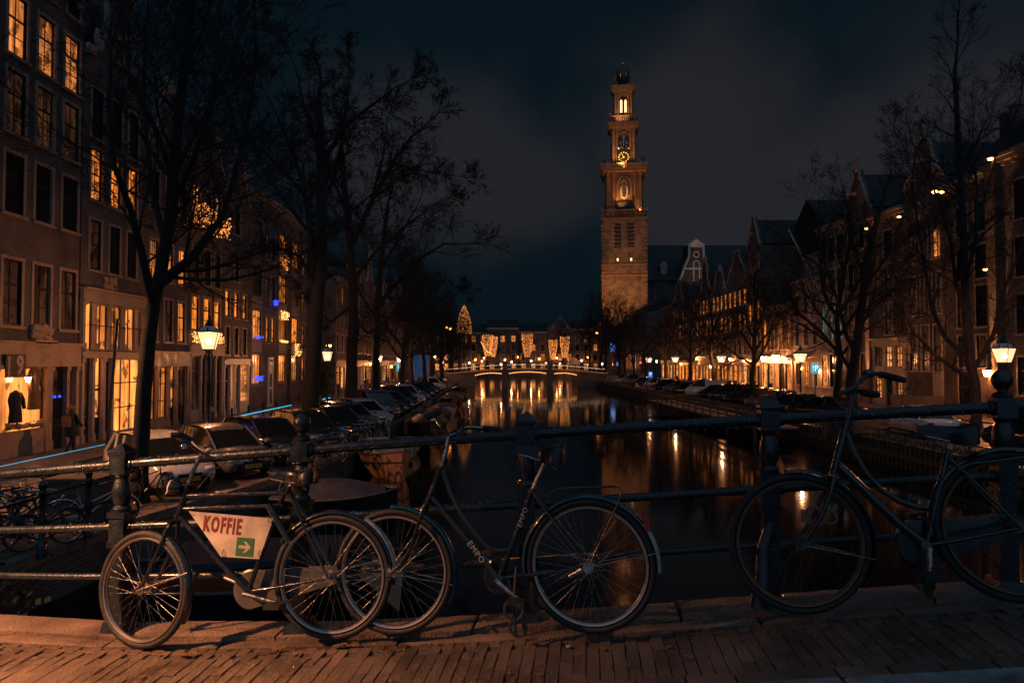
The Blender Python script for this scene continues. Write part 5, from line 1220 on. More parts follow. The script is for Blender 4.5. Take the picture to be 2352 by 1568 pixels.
places = [(-8.0, 78, 'bare tree beside the blue advertising column'), (-8.4, 90, 'bare tree behind the blue advertising column'), (-8.3, 103, 'bare tree near the left end of the far bridge'), (-9, 114, 'bare tree at the left foot of the far bridge'),
    (-9, 140, 'bare tree past the left end of the bridge'), (-10, 152, 'bare tree in front of the orange tree of lights'), (-11, 166, 'bare tree on the far left bank, third past the bridge'), (-10, 182, 'last bare tree on the far left bank'),
    (21.2, 66, 'bare tree standing behind the white van'), (21.4, 75, 'bare tree left of the white van'), (21.0, 85, 'bare tree by the lit tall windows, right quay'), (21.2, 95, 'bare tree before the spout gabled house row'), (21.2, 104, 'bare tree in front of the church gable'),
    (21.5, 113, 'bare tree below the church dormer'), (22, 120, 'bare tree next to the right end of the far bridge'), (21, 138, 'bare tree past the bridge in front of the tower base'), (24, 150, 'second bare tree before the tower base'), (22, 163, 'third bare tree before the tower base'),
    (30, 168, 'bare tree at the right corner of the tower base'), (19, 190, 'bare tree at the far right corner of the water'), (7.5, 211, 'bare tree in front of the large far windows'), (-3, 211, 'bare tree before the far houses on the left'),
    (22.5, 45, 'slim bare tree between the two big right hand trees')]
for i, (x, y, lab) in enumerate(places):
    clone(protos[i % 3], (x, y, GZ), R.uniform(0, 6.28), lab, TG, scale=R.uniform(.88, 1.2)*(1.15 if 130 < y < 170 and x > 0 else .85 if x > 0 and 60 < y < 100 else 1))
# leafy bush at the side street
bm_ = MB()
for i in range(1500):
    v = Vector((R.gauss(0, .42), R.gauss(0, .42), R.gauss(0, .75)));
    if v.length > 1.6: continue
    c = Vector((0, 0, 1.9)) + v; a = R.uniform(0, 6.28); b = R.uniform(-1, 1); s_ = R.uniform(.05, .10)
    u = Vector((math.cos(a), math.sin(a), b))*s_; w = Vector((-math.sin(a), math.cos(a), R.uniform(-1, 1)))*s_
    bm_.add([c - u, c + w, c + u, c - w], [(0, 1, 2, 3)])
bu = thing('bush', 'leafy bush in front of the ochre side wall by the second street lamp', 'bush', (-15.6, 62, GZ + .1))
link('foliage', bm_.mesh('f', 'foliage'), bu); obj('stem', MB().tube([(0, 0, 0), (.05, 0, .7), (0, .05, 1.6)], [.07, .05, .03], 6), 'bark', bu)
iv = MB()
for i in range(700):
    z = R.uniform(0, 4.5); c = Vector((.08 + abs(R.gauss(0, .08)), R.gauss(0, .16 + .05*math.sin(z*2)), z)); s_ = R.uniform(.03, .07); a = R.uniform(0, 6.28)
    iv.add([c + Vector((0, math.cos(a)*s_, math.sin(a)*s_)), c + Vector((.03, -math.sin(a)*s_, math.cos(a)*s_)), c + Vector((0, -math.cos(a)*s_, -math.sin(a)*s_)), c + Vector((-.02, math.sin(a)*s_, -math.cos(a)*s_))], [(0, 1, 2, 3)])
o = link('climbing_plant', iv.mesh('f', 'foliage'), None, (XL, 57.3, GZ), label='climbing plant up the wall of the apartment block', cat='plant', kind='thing')

# ================================================================== CARS
def car(kind, paint, label, loc, rz, plate=None, group='cars parked along the quays', detail=True):
    Ln, W, H = {'hatch': (4.0, 1.72, 1.47), 'sedan': (4.7, 1.84, 1.42), 'suv': (4.5, 1.86, 1.68), 'van': (4.4, 1.78, 1.83), 'wagon': (4.5, 1.76, 1.48)}[kind]
    r = thing({'van': 'parked_van'}.get(kind, 'parked_car'), label, 'van' if kind == 'van' else 'car', loc, (0, 0, rz), group)
    h = Ln/2; w = W/2; bl = H*.62
    hood = {'hatch': .215, 'sedan': .26, 'suv': .245, 'van': .17, 'wagon': .235}[kind]*Ln
    # stations: x, half width, bottom, top of lower body
    st = [(-h, w*.80, .42, bl*.86), (-h + .08, w*.92, .28, bl*.97), (-h + .5, w*.985, .22, bl*1.02), (-h*.45, w, .20, bl), (0, w, .20, bl*.98), (h - hood, w, .20, bl*.97), (h - hood*.5, w*.985, .22, bl*.90), (h - .25, w*.93, .24, bl*.80), (h - .05, w*.80, .30, bl*.66), (h, w*.70, .38, bl*.55)]
    b = MB(); prof = lambda x, hw, zb, zt: [(x, -hw*.9, zb), (x, -hw, zb + .12), (x, -hw, zb + (zt - zb)*.55), (x, -hw*.965, zt - .05), (x, -hw*.90, zt), (x, 0, zt + .035), (x, hw*.90, zt), (x, hw*.965, zt - .05), (x, hw, zb + (zt - zb)*.55), (x, hw, zb + .12), (x, hw*.9, zb)]
    ring = [prof(*s) for s in st]; m = 11
    b.add([v for q in ring for v in q], [(i*m + k, (i + 1)*m + k, (i + 1)*m + (k + 1) % m, i*m + (k + 1) % m) for i in range(len(st) - 1) for k in range(m)] + [tuple(range(m)), tuple(reversed(range((len(st) - 1)*m, len(st)*m)))])
    bo = obj('body', b, paint, r, smooth=50)
    ws0 = h - hood; ws1 = ws0 - {'hatch': .98, 'sedan': .95, 'suv': .78, 'van': .75, 'wagon': .92}[kind]
    r0 = {'hatch': -h + .12, 'sedan': -h + .75, 'suv': -h + .1, 'van': -h + .05, 'wagon': -h + .08}[kind]; r1 = {'hatch': -h + .55, 'sedan': -h + 1.45, 'suv': -h + .45, 'van': -h + .12, 'wagon': -h + .5}[kind]
    z0, z1 = bl*.965, H - .05; tw_ = w*.72 if kind != 'van' else w*.82
    g = MB().add([(ws0, -w*.86, z0 - .02), (ws1, -tw_, z1), (r1, -tw_, z1), (r0, -w*.86, z0), (ws0, w*.86, z0 - .02), (ws1, tw_, z1), (r1, tw_, z1), (r0, w*.86, z0)], [(0, 1, 2, 3), (4, 7, 6, 5), (0, 4, 5, 1), (3, 2, 6, 7), (1, 5, 6, 2)])
    obj('windows', g, 'car_glass', r)
    rf = MB(); xs = [ws1 + .12, ws1, ws1 - .3, (ws1 + r1)/2, r1 + .2, r1, r1 - .1]; zs = [z1 - .07, z1 + .006, z1 + .05, z1 + .075, z1 + .05, z1 + .01, z1 - .07]
    rf.add([v for x, z in zip(xs, zs) for v in ((x, -tw_ - .01, z - .015), (x, -tw_*.85, z), (x, 0, z + .015), (x, tw_*.85, z), (x, tw_ + .01, z - .015))], [(i*5 + k, i*5 + k + 1, (i + 1)*5 + k + 1, (i + 1)*5 + k) for i in range(6) for k in range(4)])
    obj('roof', rf, paint, r, smooth=60)
    if kind == 'van':
        for sg in (-1, 1): obj('side_panel', MB().add([(ws1 - .9, sg*(w*.862), z0), (ws1 - .9, sg*(tw_ + .006), z1), (r1, sg*(tw_ + .006), z1), (r0, sg*(w*.862), z0)], [(0, 1, 2, 3)]), paint, r)
    for sg in (-1, 1):
        obj('pillar', MB().tube([(ws0, sg*w*.87, z0), (ws1, sg*(tw_ + .005), z1)], .035, 5), paint, r); obj('pillar', MB().tube([(r0, sg*w*.87, z0), (r1, sg*(tw_ + .005), z1)], .05, 5), paint, r)
        for xx in ((ws1 + r1)/2 - .05,) + (((r1 + r0)/2 + .45,) if kind in ('wagon', 'suv', 'hatch') else ()): obj('pillar', MB().tube([(xx, sg*w*.868, z0), (xx - .06, sg*(tw_ + .004), z1)], .035, 5), paint, r)
    tr = MB().box(-h - .01, -h + .14, -w*.8, w*.8, .30, .42).box(h - .12, h + .012, -w*.62, w*.62, .30, .44)
    for sg in (-1, 1): tr.tube([(-h + .7, sg*(w + .004), .27), (h - .8, sg*(w + .004), .27)], .03, 4); tr.box(-h*.3, -h*.3 + .16, sg*w - .012, sg*w + .018, bl*.80, bl*.83); tr.tube([(0.05, sg*(w + .0), .35), (.0, sg*(w + .001), bl*.95)], .006, 3)
    obj('trim', tr, 'car_trim', r)
    wm = CARW['tyre']; rmm = CARW['rim']; am = CARW['arch']
    for xx in (h - .82, -h + .85):
        for sg in (-1, 1):
            o = link('wheel', wm, r, (xx, sg*(w - .10), .32), (0, 0, 0 if sg > 0 else math.pi)); link('rim', rmm, o)
            link('wheel_arch', am, r, (xx, sg*(w - .012), .32), (0, 0, 0 if sg > 0 else math.pi))
    for sg in (-1, 1):
        obj('headlight', MB().sphere((h - .12, sg*w*.66, bl*.66), .12, 8, 5, (1.1, 1.5, .75)), 'lens_clear', r, smooth=60)
        obj('taillight', MB().box(-h - .004, -h + .10, sg*w*.74 - .13, sg*w*.74 + .13, bl*.72, bl*.90), 'reflector_red', r)
        obj('mirror', MB().sphere((ws0 - .12, sg*(w + .10), z0 + .10), .10, 8, 5, (.6, 1.1, .8)), paint, r, smooth=60)
    obj('grille', MB().box(h - .03, h + .014, -.32, .32, bl*.50, bl*.60), 'car_trim', r)
    for fx, rot in ((h + .018, math.pi/2), (-h - .014, -math.pi/2)):
        p = obj('number_plate', MB().box(-.26, .26, -.006, .006, -.055, .055), 'plate_yellow', r, loc=(fx, 0, .40 if fx > 0 else bl*.66), rot=(0, 0, rot))
        if plate: text(plate, .10, 'sign_letterless', p, (0, -.008, 0), (rad(90), 0, 0), ext=.001)
    return r
mat('sign_letterless', (.02, .02, .02), .5)
CARW = {}
tm = MB().ring((0, 0, 0), .235, .085, 20, 8); CARW['tyre'] = smooth_sharp(tm.mesh('wheel', 'rubber'), 50)
rm = MB().ring((0, .03, 0), .17, .025, 20, 5)
for k in range(5):
    a = k*2*math.pi/5; rm.tube([(0, .05, 0), (.17*math.cos(a), .05, .17*math.sin(a))], .022, 5)
rm.lathe([(.05, -.02), (.05, .05)], 8); CARW['rim'] = fixn(rm.mesh('rim', 'chrome'))
CARW['arch'] = fixn(MB().ring((0, -.005, 0), .345, .022, 14, 5, 'y', rad(-8), rad(188)).add([(.335*math.cos(rad(-12 + 204*i/12)), .0, .335*math.sin(rad(-12 + 204*i/12))) for i in range(13)], [tuple(range(13))]).mesh('wheel_arch', 'car_trim'))
A1 = rad(-42)
def park(front, ang, Ln):                      # centre from the position of the nose
    return (front[0] - math.cos(ang)*Ln/2, front[1] - math.sin(ang)*Ln/2, GZ)
CG = 'cars parked along the left quay'
cars = [('hatch', 'car_silver', 'silver hatchback with a roof full of raindrops, nearest the left trunk', (-8.1, 18.4), -42, '12-NF-KH', 4.0), ('hatch', 'car_grey', 'dull grey hatchback parked second from the bridge railing', (-7.25, 20.7), -44, '99-JBD-6', 4.0),
    ('wagon', 'car_black', 'black estate car third from the railing on the left', (-6.7, 23.4), -44, None, 4.5), ('wagon', 'car_black', 'black car behind the ball topped post, under the big trunk', (-6.4, 26.6), -50, '71-KBL-6', 4.5),
    ('hatch', 'car_black', 'dark hatchback with a rounded nose beyond the big trunk', (-6.0, 29.6), -50, 'S-720-HV', 4.0), ('wagon', 'car_grey', 'grey estate car beside the dark hatchback', (-6.0, 32.8), -48, '13-TZ-LK', 4.5),
    ('hatch', 'car_silver', 'pale small car by the third tree of the left quay', (-6.0, 36.2), -48, '24-XN-BH', 4.0), ('van', 'car_grey', 'tall grey people carrier with a rounded roof', (-6.1, 39.6), -48, None, 4.4),
    ('sedan', 'car_black', 'black saloon beyond the people carrier', (-6.1, 43.0), -48, None, 4.7), ('hatch', 'car_blue', 'dark blue hatchback mid way along the left row', (-6.1, 46.4), -48, None, 4.0), ('suv', 'car_black', 'black tall car before the pale crossover', (-6.1, 50), -48, None, 4.5),
    ('suv', 'car_silver', 'pale crossover with white headlights in the left row', (-6.1, 54), -48, None, 4.5), ('sedan', 'car_grey', 'grey saloon past the pale crossover', (-6.2, 58.5), -48, None, 4.7), ('hatch', 'car_black', 'dark hatchback under the fifth tree', (-6.3, 63), -48, None, 4.0),
    ('wagon', 'car_black', 'black estate car before the blue column', (-6.3, 68), -48, None, 4.5), ('sedan', 'car_blue', 'blue saloon at the edge beside the blue column', (-6.4, 74), -48, None, 4.7), ('suv', 'car_silver', 'silver tall car beyond the blue column', (-6.5, 81), -48, None, 4.5),
    ('hatch', 'car_grey', 'small grey car approaching the far bridge on the left', (-6.6, 89), -48, None, 4.0), ('sedan', 'car_white', 'white car at the left end of the far bridge', (-8.5, 104), -60, None, 4.7)]
for k_, m_, lab, fr, an, pl, Ln in cars: car(k_, m_, lab, park(fr, rad(an), Ln), rad(an), pl, CG)
CG2 = 'cars parked along the right quay'
car('sedan', 'car_white', 'white saloon parked with its back to us beside the near right tree', (20.35, 32.4, GZ), rad(84), '4-THS-11', CG2)
for k_, m_, lab, x, y, an in (('suv', 'car_black', 'black tall car cut by the right edge', 21.0, 25.6, 100), ('hatch', 'car_silver', 'light car behind the last railing post', 24.2, 27.6, 95), ('sedan', 'car_black', 'black car under the cyan parking sign', 20.2, 41.5, 120), ('sedan', 'car_black', 'second black car left of the one under the parking sign', 20.0, 45.3, 120),
    ('hatch', 'car_grey', 'dark grey car before the bright wall lamps', 20.1, 49.3, 120), ('wagon', 'car_black', 'long black car by the wooden landing stage', 20.1, 53.4, 120), ('suv', 'car_blue', 'dark blue tall car in front of the white van', 20.2, 57.5, 120), ('hatch', 'car_black', 'small black car half hiding the white van', 20.0, 61.3, 120),
    ('van', 'car_white', 'white panel van parked among the dark cars on the right quay', 20.6, 66.0, 128), ('sedan', 'car_black', 'black car left of the white van', 20.3, 70.5, 120), ('hatch', 'car_grey', 'grey hatchback two cars past the van', 20.3, 75, 120), ('wagon', 'car_black', 'black car beside the parked bicycles of the right quay', 20.3, 80, 120),
    ('hatch', 'car_silver', 'silver hatchback far along the right quay', 20.4, 86, 120), ('sedan', 'car_black', 'dark saloon near the right end of the far bridge', 20.5, 93, 120), ('suv', 'car_grey', 'grey tall car close to the far bridge, right', 20.6, 101, 120), ('hatch', 'car_silver', 'last pale car by the far bridge on the right', 20.8, 110, 120)):
    car(k_, m_, lab, (x, y, GZ), rad(an), None, CG2)

# ================================================================== BOATS
def hull(Ln, B, h, sheer=.25, m='hull_dark', stern=.6, name='hull', parent=None):
    n = 10; mb = MB(); rows_ = []
    for i in range(n + 1):
        t = i/n; wd = B/2*(math.sin(min(1, (t*1.15 + stern*.45))*math.pi*.5)**.8 if t < .45 else math.cos(max(0, (t - .45)/.55)*math.pi/2)**.65)
        wd = max(wd, .02); z = h + sheer*(abs(t - .4)/.6)**2; x = -Ln/2 + Ln*t
        rows_.append([(x, -wd, z), (x, -wd*.9, z*.45), (x, -wd*.55, -.15), (x, wd*.55, -.15), (x, wd*.9, z*.45), (x, wd, z)])
    mb.add([v for r_ in rows_ for v in r_], [(i*6 + k, (i + 1)*6 + k, (i + 1)*6 + k + 1, i*6 + k + 1) for i in range(n) for k in range(5)] + [(0, 1, 2, 3, 4, 5)])
    o = obj(name, mb, m, parent, smooth=50)
    gw = MB().tube([r_[0] for r_ in rows_], .045, 5).tube([r_[5] for r_ in rows_], .045, 5)
    obj('gunwale', gw, 'timber', parent)
    dk = MB().add([v for r_ in rows_ for v in ((r_[0][0], r_[0][1]*.97, r_[0][2] - .10), (r_[5][0], r_[5][1]*.97, r_[5][2] - .10))], [(i*2, i*2 + 1, i*2 + 3, i*2 + 2) for i in range(n)])
    obj('deck', dk, 'timber' if m != 'hull_dark' else 'cloth_dark', parent)
    return rows_
def cover(rows_, hh, parent, i0=0, i1=None, m='tarp'):
    rows_ = rows_[i0:i1]; mb = MB(); n = len(rows_)
    for i, r_ in enumerate(rows_):
        x, y0, z = r_[0]; w = r_[5][1]; k = hh*math.sin(math.pi*(i + .35)/(n - .3))
        for j in range(7): t = j/6; mb.v.append((x, -w*1.03 + 2*w*1.03*t, z + .02 + k*math.sin(t*math.pi)**.8))
    for i in range(n - 1):
        for j in range(6): mb.f.append((i*7 + j, (i + 1)*7 + j, (i + 1)*7 + j + 1, i*7 + j + 1))
    obj('cover', mb, m, parent, smooth=60)
BG = 'boats moored along the left quay wall'
b1 = thing('dinghy', 'open boat under a dark grey tarpaulin, moored in front of the orange boat', 'boat', (-4.75, 20.6, 0), (0, 0, rad(8)), BG)
rw_ = hull(3.6, 1.75, .55, .15, 'hull_dark', 1.3, parent=b1); cover(rw_, .48, b1, 0, 10); obj('rim_rail', MB().tube([(v[5][0], v[5][1] + .06, v[5][2] + .05) for v in rw_], .02, 5), 'timber', b1)
b2 = thing('sailing_boat', 'orange and cream wooden boat with small cabin and a pulpit rail', 'boat', (-4.6, 28.0, 0), (0, 0, rad(-62)), BG); b2.scale = (.84, .84, .84)
rw_ = hull(5.6, 2.3, 1.0, .35, 'hull_orange', 1.2, parent=b2)
obj('cabin', MB().taper(-.4, 0, .85, 1.55, 1.5, .8, 1.3, .66), 'hull_pale', b2); obj('porthole', MB().ring((.3, .76, 1.2), .12, .03, 10, 4).ring((-.5, .76, 1.2), .12, .03, 10, 4), 'chrome', b2)
obj('mast', MB().tube([(.9, 0, 1.2), (.9, 0, 2.6)], .04, 6).tube([(2.6, 0, 1.1), (.9, 0, 2.6), (-1.6, 0, 1.6)], .01, 3), 'chrome', b2)
obj('pulpit_rail', MB().tube([(1.2, -.95, 1.0), (1.3, -.9, 1.55), (2.6, 0, 1.75), (1.3, .9, 1.55), (1.2, .95, 1.0)], .02, 5), 'chrome', b2)
obj('rubbing_strake', MB().tube([(v[5][0], v[5][1]*.97 + .03, v[5][2]*.66) for v in rw_], .05, 5).tube([(v[0][0], v[0][1]*.97 - .03, v[0][2]*.66) for v in rw_], .05, 5), 'rust_steel', b2)
obj('fender', MB().sphere((-1.9, 1.05, .5), .16, 8, 6, (1, 1, 1.6)).sphere((.8, 1.1, .5), .16, 8, 6, (1, 1, 1.6)), 'hull_dark', b2, smooth=60)
obj('motor_cover', MB().sphere((-2.6, .5, 1.2), .35, 8, 6, (.8, .8, 1.4)), 'tarp', b2, smooth=60)
for i, (Ln, B, hh, m, x, y, rz, lab, cv) in enumerate(((3.4, 1.5, .55, 'hull_pale', -4.4, 33.5, -84, 'small pale dinghy beyond the orange boat', 0), (6.5, 2.4, 1.0, 'hull_dark', -4.0, 40, -82, 'large dark sloop with glossy round hull by the quay wall', .5), (5.5, 2.2, .9, 'hull_dark', -4.2, 48, -85, 'black covered boat behind the dark sloop', .45),
    (5, 2.1, .8, 'hull_pale', -4.2, 56, -86, 'pale hulled boat far along the left quay wall', .4), (6, 2.3, .9, 'hull_dark', -4.3, 66, -86, 'dark boat with a raised cover before the far bridge', .6), (5, 2.0, .8, 'hull_orange', -4.6, 78, -88, 'brownish boat second last before the far bridge', .4), (6, 2.2, .8, 'hull_dark', -5, 95, -88, 'last boat tied up before the far bridge', .5))):
    b = thing('moored_boat', lab, 'boat', (x, y, 0), (0, 0, rad(rz)), BG); rw_ = hull(Ln, B, hh, .3, m, 1.1, parent=b)
    if cv: cover(rw_, cv, b)
    else: obj('thwart', MB().box(-.6, -.35, -.6, .6, .40, .45).box(.5, .75, -.55, .55, .40, .45), 'timber', b)
b = thing('cabin_boat', 'dark boat with a flat canopy seen behind the bicycle carrying the coffee sign', 'boat', (-3.9, 12.6, 0), (0, 0, rad(10)), BG)
rw_ = hull(5.2, 2.1, .7, .25, 'hull_dark', 1.2, parent=b); obj('canopy', MB().taper(-.4, 0, 1.05, 1.13, 1.5, .9, 1.4, .8), 'cloth_dark', b)
obj('canopy_pole', MB().tube([(-1.7, .75, .6), (-1.7, .75, 1.36)], .025, 5).tube([(.9, .75, .6), (.9, .75, 1.36)], .025, 5).tube([(-1.7, -.75, .6), (-1.7, -.75, 1.36)], .025, 5).tube([(.9, -.75, .6), (.9, -.75, 1.36)], .025, 5), 'chrome', b)
obj('bow_cloth', MB().add([(1.2, -.9, 1.0), (2.2, -.5, 1.0), (2.1, -.75, .1)], [(0, 1, 2)]), 'hull_orange', b)
# landing stage with timber fence on the right
ls = thing('landing_stage', 'low wooden landing stage with a plank fence on the right bank', 'landing stage', (0, 0, 0))
obj('deck', MB().box(14.7, 17.0, 38, 66, .72, .84), 'timber', ls)
for (x0, y0), (x1, y1) in (((14.75, 38.2), (14.75, 65.8)),):
    y = y0; pm_ = fixn(MB().box(-.05, .05, -.05, .05, 0, 1.05).mesh('fence_post', 'timber'))
    while y <= y1: link('fence_post', pm_, ls, (x0, y, .84)); y += 1.72
    for z in (1.15, 1.48, 1.82): obj('fence_rail', MB().box(x0 - .03, x0 + .02, y0, y1, z - .05, z + .05), 'timber', ls)
y = 38.3
while y < 66: obj('mooring_pile', MB().tube([(14.6, y, -.5), (14.6, y, .9)], .09, 7), 'pile_wood', ls); y += 4.6
pf = thing('plank_fence', 'short plank fence panel on the right bank beside the white saloon', 'fence', (17.0, 32.3, GZ), (0, 0, rad(-4)))
for x in (0, 1.65): obj('post', MB().box(x - .05, x + .05, -.05, .05, -.3, 1.3), 'timber', pf)
for k_ in range(5): obj('plank', MB().box(-.05, 1.7, -.085, -.055, .12 + k_*.24, .27 + k_*.24), 'timber', pf)
bx_ = obj('cabinet', MB().box(-1.2, 0, 0, .6, -.2, 1.15), 'hull_dark', loc=(16.7, 31.6, GZ)); bx_['label'] = 'dark square box on the bank left of the plank fence'; bx_['category'] = 'box'
lr = MB().tube([(17.55, 19, GZ + .42), (17.55, 33, GZ + .42)], .03, 5)
for i in range(8): lr.tube([(17.55, 19 + 2*i, GZ - .1), (17.55, 19 + 2*i, GZ + .42)], .03, 5)
o = obj('low_rail', lr, 'lamp_iron'); o['label'] = 'low rail along the top of the right bank by the white saloon'; o['category'] = 'rail'
# left quay fence posts with two rails
qf = thing('quay_fence', 'iron fence with turned posts along the near left quay edge', 'fence', (-8.2, 8.5, GZ))
fp = smooth_sharp(MB().lathe([(.09, 0), (.09, .25), (.055, .3), (.055, .55), (.08, .65), (.05, .75), (.05, 1.1), (.075, 1.15), (.05, 1.2), (.08, 1.29), (.03, 1.37)], 8).mesh('fence_post', 'iron_black'), 40)
for i in range(6): link('fence_post', fp, qf, (.02*i, i*1.35, 0))
obj('fence_rail', MB().tube([(0, 0, 1.1), (.1, 6.75, 1.1)], .028, 6).tube([(0, 0, .6), (.1, 6.75, .6)], .022, 6), 'iron_black', qf)
# bollards by the left facades
bo = obj('bollard', MB().lathe([(.10, 0), (.10, .08), (.07, .12), (.06, .75), (.085, .8), (.06, .9), (.02, .95)], 8), 'lamp_iron', None, smooth=50, loc=(-14.75, 36, GZ)); bo['category'] = 'bollard'; bo['group'] = 'bollards along the left pavement'
bo['label'] = 'black iron bollard standing in the row along the left pavement'
for i in range(1, 22):
    c = bo.copy(); col.objects.link(c); c.location = (-14.75, 36 + i*2.6, GZ)
bo2 = bo.copy(); col.objects.link(bo2)
for o_ in [bo, bo2]: pass
D.objects.remove(bo2)
# parasol pole by the second house
o = obj('leaning_pole', MB().tube([(0, 0, 0), (.35, 0, 4.9)], .045, 6), 'lamp_iron', loc=(-12.6, 22.4, GZ)); o['label'] = 'thin leaning pole in front of the glazed cream house'; o['category'] = 'pole'
# crane like boom on the right
o = obj('flag_pole', MB().tube([(-1.1, 0, 0), (-5.0, 0, 8.0)], .07, 6), 'sign_white', loc=(XR, 59.8, 8.3)); o['label'] = 'pale slanting pole sticking out from the right facades behind the tree'; o['category'] = 'pole'
o.rotation_euler = (0, 0, 0)

# ================================================================== PERSON on the left pavement
def skin_fig(name, joints, edges, m, parent, lv=2):
    me = D.meshes.new(name); me.from_pydata([j[0] for j in joints], edges, []); me.materials.append(MATS[m])
    o = link(name, me, parent); sk = o.modifiers.new('s', 'SKIN'); 
    for i, j in enumerate(joints): me.skin_vertices[0].data[i].radius = (j[1], j[1]*(j[2] if len(j) > 2 else 1))
    me.skin_vertices[0].data[0].use_root = True
    sb = o.modifiers.new('u', 'SUBSURF'); sb.levels = lv; sb.render_levels = lv; return o
pr = thing('person', 'person in a hooded dark coat walking past the lit shop window', 'person', tuple(atZ(163, 1040, GZ + .1)), (0, 0, rad(75)))
J = [((0, 0, .95), .15, .8), ((0, 0, 1.18), .16, .75), ((0, 0, 1.38), .17, .7), ((.02, 0, 1.5), .07), ((.04, 0, 1.62), .095, 1.1),
     ((0, .19, 1.40), .07), ((-.08, .26, 1.13), .055), ((.10, .26, .92), .045), ((0, -.19, 1.40), .07), ((.10, -.25, 1.12), .055), ((.28, -.22, .98), .045),
     ((.02, .09, .86), .10), ((.16, .10, .50), .07), ((.22, .10, .10), .05), ((.34, .10, .05), .04), ((-.02, -.09, .86), .10), ((-.08, -.10, .48), .07), ((-.32, -.10, .12), .05), ((-.24, -.10, .05), .04)]
E = [(0, 1), (1, 2), (2, 3), (3, 4), (2, 5), (5, 6), (6, 7), (2, 8), (8, 9), (9, 10), (0, 11), (11, 12), (12, 13), (13, 14), (0, 15), (15, 16), (16, 17), (17, 18)]
skin_fig('body', J, E, 'cloth_dark', pr)
obj('coat', MB().lathe([(.27, .62), (.24, .9), (.20, 1.15), (.22, 1.35), (.16, 1.46), (.09, 1.5)], 14), 'cloth_dark', pr, smooth=60)
obj('hood', MB().sphere((.0, 0, 1.64), .15, 12, 8, (1, .95, 1.1)), 'cloth_brown', pr, smooth=60)
obj('face', MB().sphere((.065, 0, 1.63), .10, 10, 8, (1, .8, 1.15)).sphere((.165, 0, 1.62), .02, 6, 4), 'skin', pr, smooth=60)
for s_ in (-1, 1):
    hb = MB().sphere((.12 if s_ > 0 else .31, s_*.25, .86 if s_ > 0 else .94), .045, 8, 6, (.6, .5, 1))
    for f_ in range(4): hb.tube([((.10 if s_ > 0 else .29) + f_*.016, s_*.25, .83 if s_ > 0 else .91), ((.115 if s_ > 0 else .305) + f_*.016, s_*.245, (.77 if s_ > 0 else .85) + .006*abs(f_ - 1.5))], .009, 5)
    obj('hand', hb, 'skin', pr)
obj('bag', MB().box(-.30, -.16, -.15, .15, 1.0, 1.38), 'cloth_brown', pr)
# ================================================================== NEAR BRIDGE (own frame: u along the railing, v away from the camera)
BETA = math.atan(-.11) + rad(-YAW)             # the railing runs a little towards the camera on the right
BU = Vector((math.cos(BETA), math.sin(BETA), 0)); BV = Vector((-math.sin(BETA), math.cos(BETA), 0))
def dz(u):
    u = max(-4.2, min(3.6, u)); return EYE - (1.455 - .103*u - .0058*u*u + .00229*u**3)
def rz_(u): return EYE - (.390 - .0743*u + .0033*u*u)      # centre of the top rail
def rs(u): return (rz_(u) - dz(u) - .03)/1.045             # the railing is a little lower towards the right
def B(u, v, z=0): return BU*u + BV*v + Vector((0, 0, dz(u) + z))
def slope(u): return math.atan((dz(u + .05) - dz(u - .05))/.1)
def bmat(u, v, z=0): return Matrix.Translation(B(u, v, z)) @ Matrix.Rotation(BETA, 4, 'Z') @ Matrix.Rotation(-slope(u), 4, 'Y')
def place(o, u, v, z=0, ry=None): o.matrix_world = bmat(u, v, z) if ry is None else Matrix.Translation(B(u, v, z)) @ Matrix.Rotation(BETA, 4, 'Z')
def strip(u0, u1, v0, v1, z0, z1, n=24):
    mb = MB()
    for i in range(n):
        a, b = u0 + (u1 - u0)*i/n, u0 + (u1 - u0)*(i + 1)/n
        P_ = [B(a, v0, z0), B(b, v0, z0), B(b, v1, z0), B(a, v1, z0), B(a, v0, z1), B(b, v0, z1), B(b, v1, z1), B(a, v1, z1)]
        fs = [(0, 3, 2, 1), (4, 5, 6, 7), (0, 1, 5, 4), (2, 3, 7, 6)]
        if i == 0: fs.append((3, 0, 4, 7))
        if i == n - 1: fs.append((1, 2, 6, 5))
        mb.add(P_, fs)
    return mb
pav = obj('bridge_pavement', strip(-9, 8, 3.085, 3.72, -.5, -.014), 'joint_sand', kind='structure')
road_b = obj('bridge_road', strip(-9, 8, -8, 2.815, -.5, -.12), 'asphalt', kind='structure')
body = obj('bridge_body', strip(-9, 8, -8.2, 4.02, -1.1, -.505), 'brick_dark', kind='structure')
LV0, LV1 = 3.72, 4.06
R.seed(77)
def cham(w, l, h, c=.004):
    x, y = w/2, l/2
    return MB().add([(-x, -y, -h), (x, -y, -h), (x, y, -h), (-x, y, -h), (-x, -y, -c), (x, -y, -c), (x, y, -c), (-x, y, -c), (-x+c, -y+c, 0), (x-c, -y+c, 0), (x-c, y-c, 0), (-x+c, y-c, 0)],
        [(0,1,5,4),(1,2,6,5),(2,3,7,6),(3,0,4,7),(4,5,9,8),(5,6,10,9),(6,7,11,10),(7,4,8,11),(8,9,10,11)])
PW, PL = .0645, .20
pms = []
for i in range(4):
    c = cham(PW - .0025 - .0008*i, PL - .004, .06, .0025); 
    for k in range(8, 12): v = c.v[k]; c.v[k] = (v[0], v[1], v[2] + R.uniform(-.003, .003))
    pms.append(c.mesh('paver', 'paver'))
cand = []
u = -5.2; ci = 0
while u < 3.9:
    v = 3.178 + (PL/2 if ci % 2 else 0) * 1.0 - PL*.5
    while v < LV0 - .02:
        if v + PL/2 > 3.17: cand.append((u, v + PL/2))
        v += PL
    u += PW; ci += 1
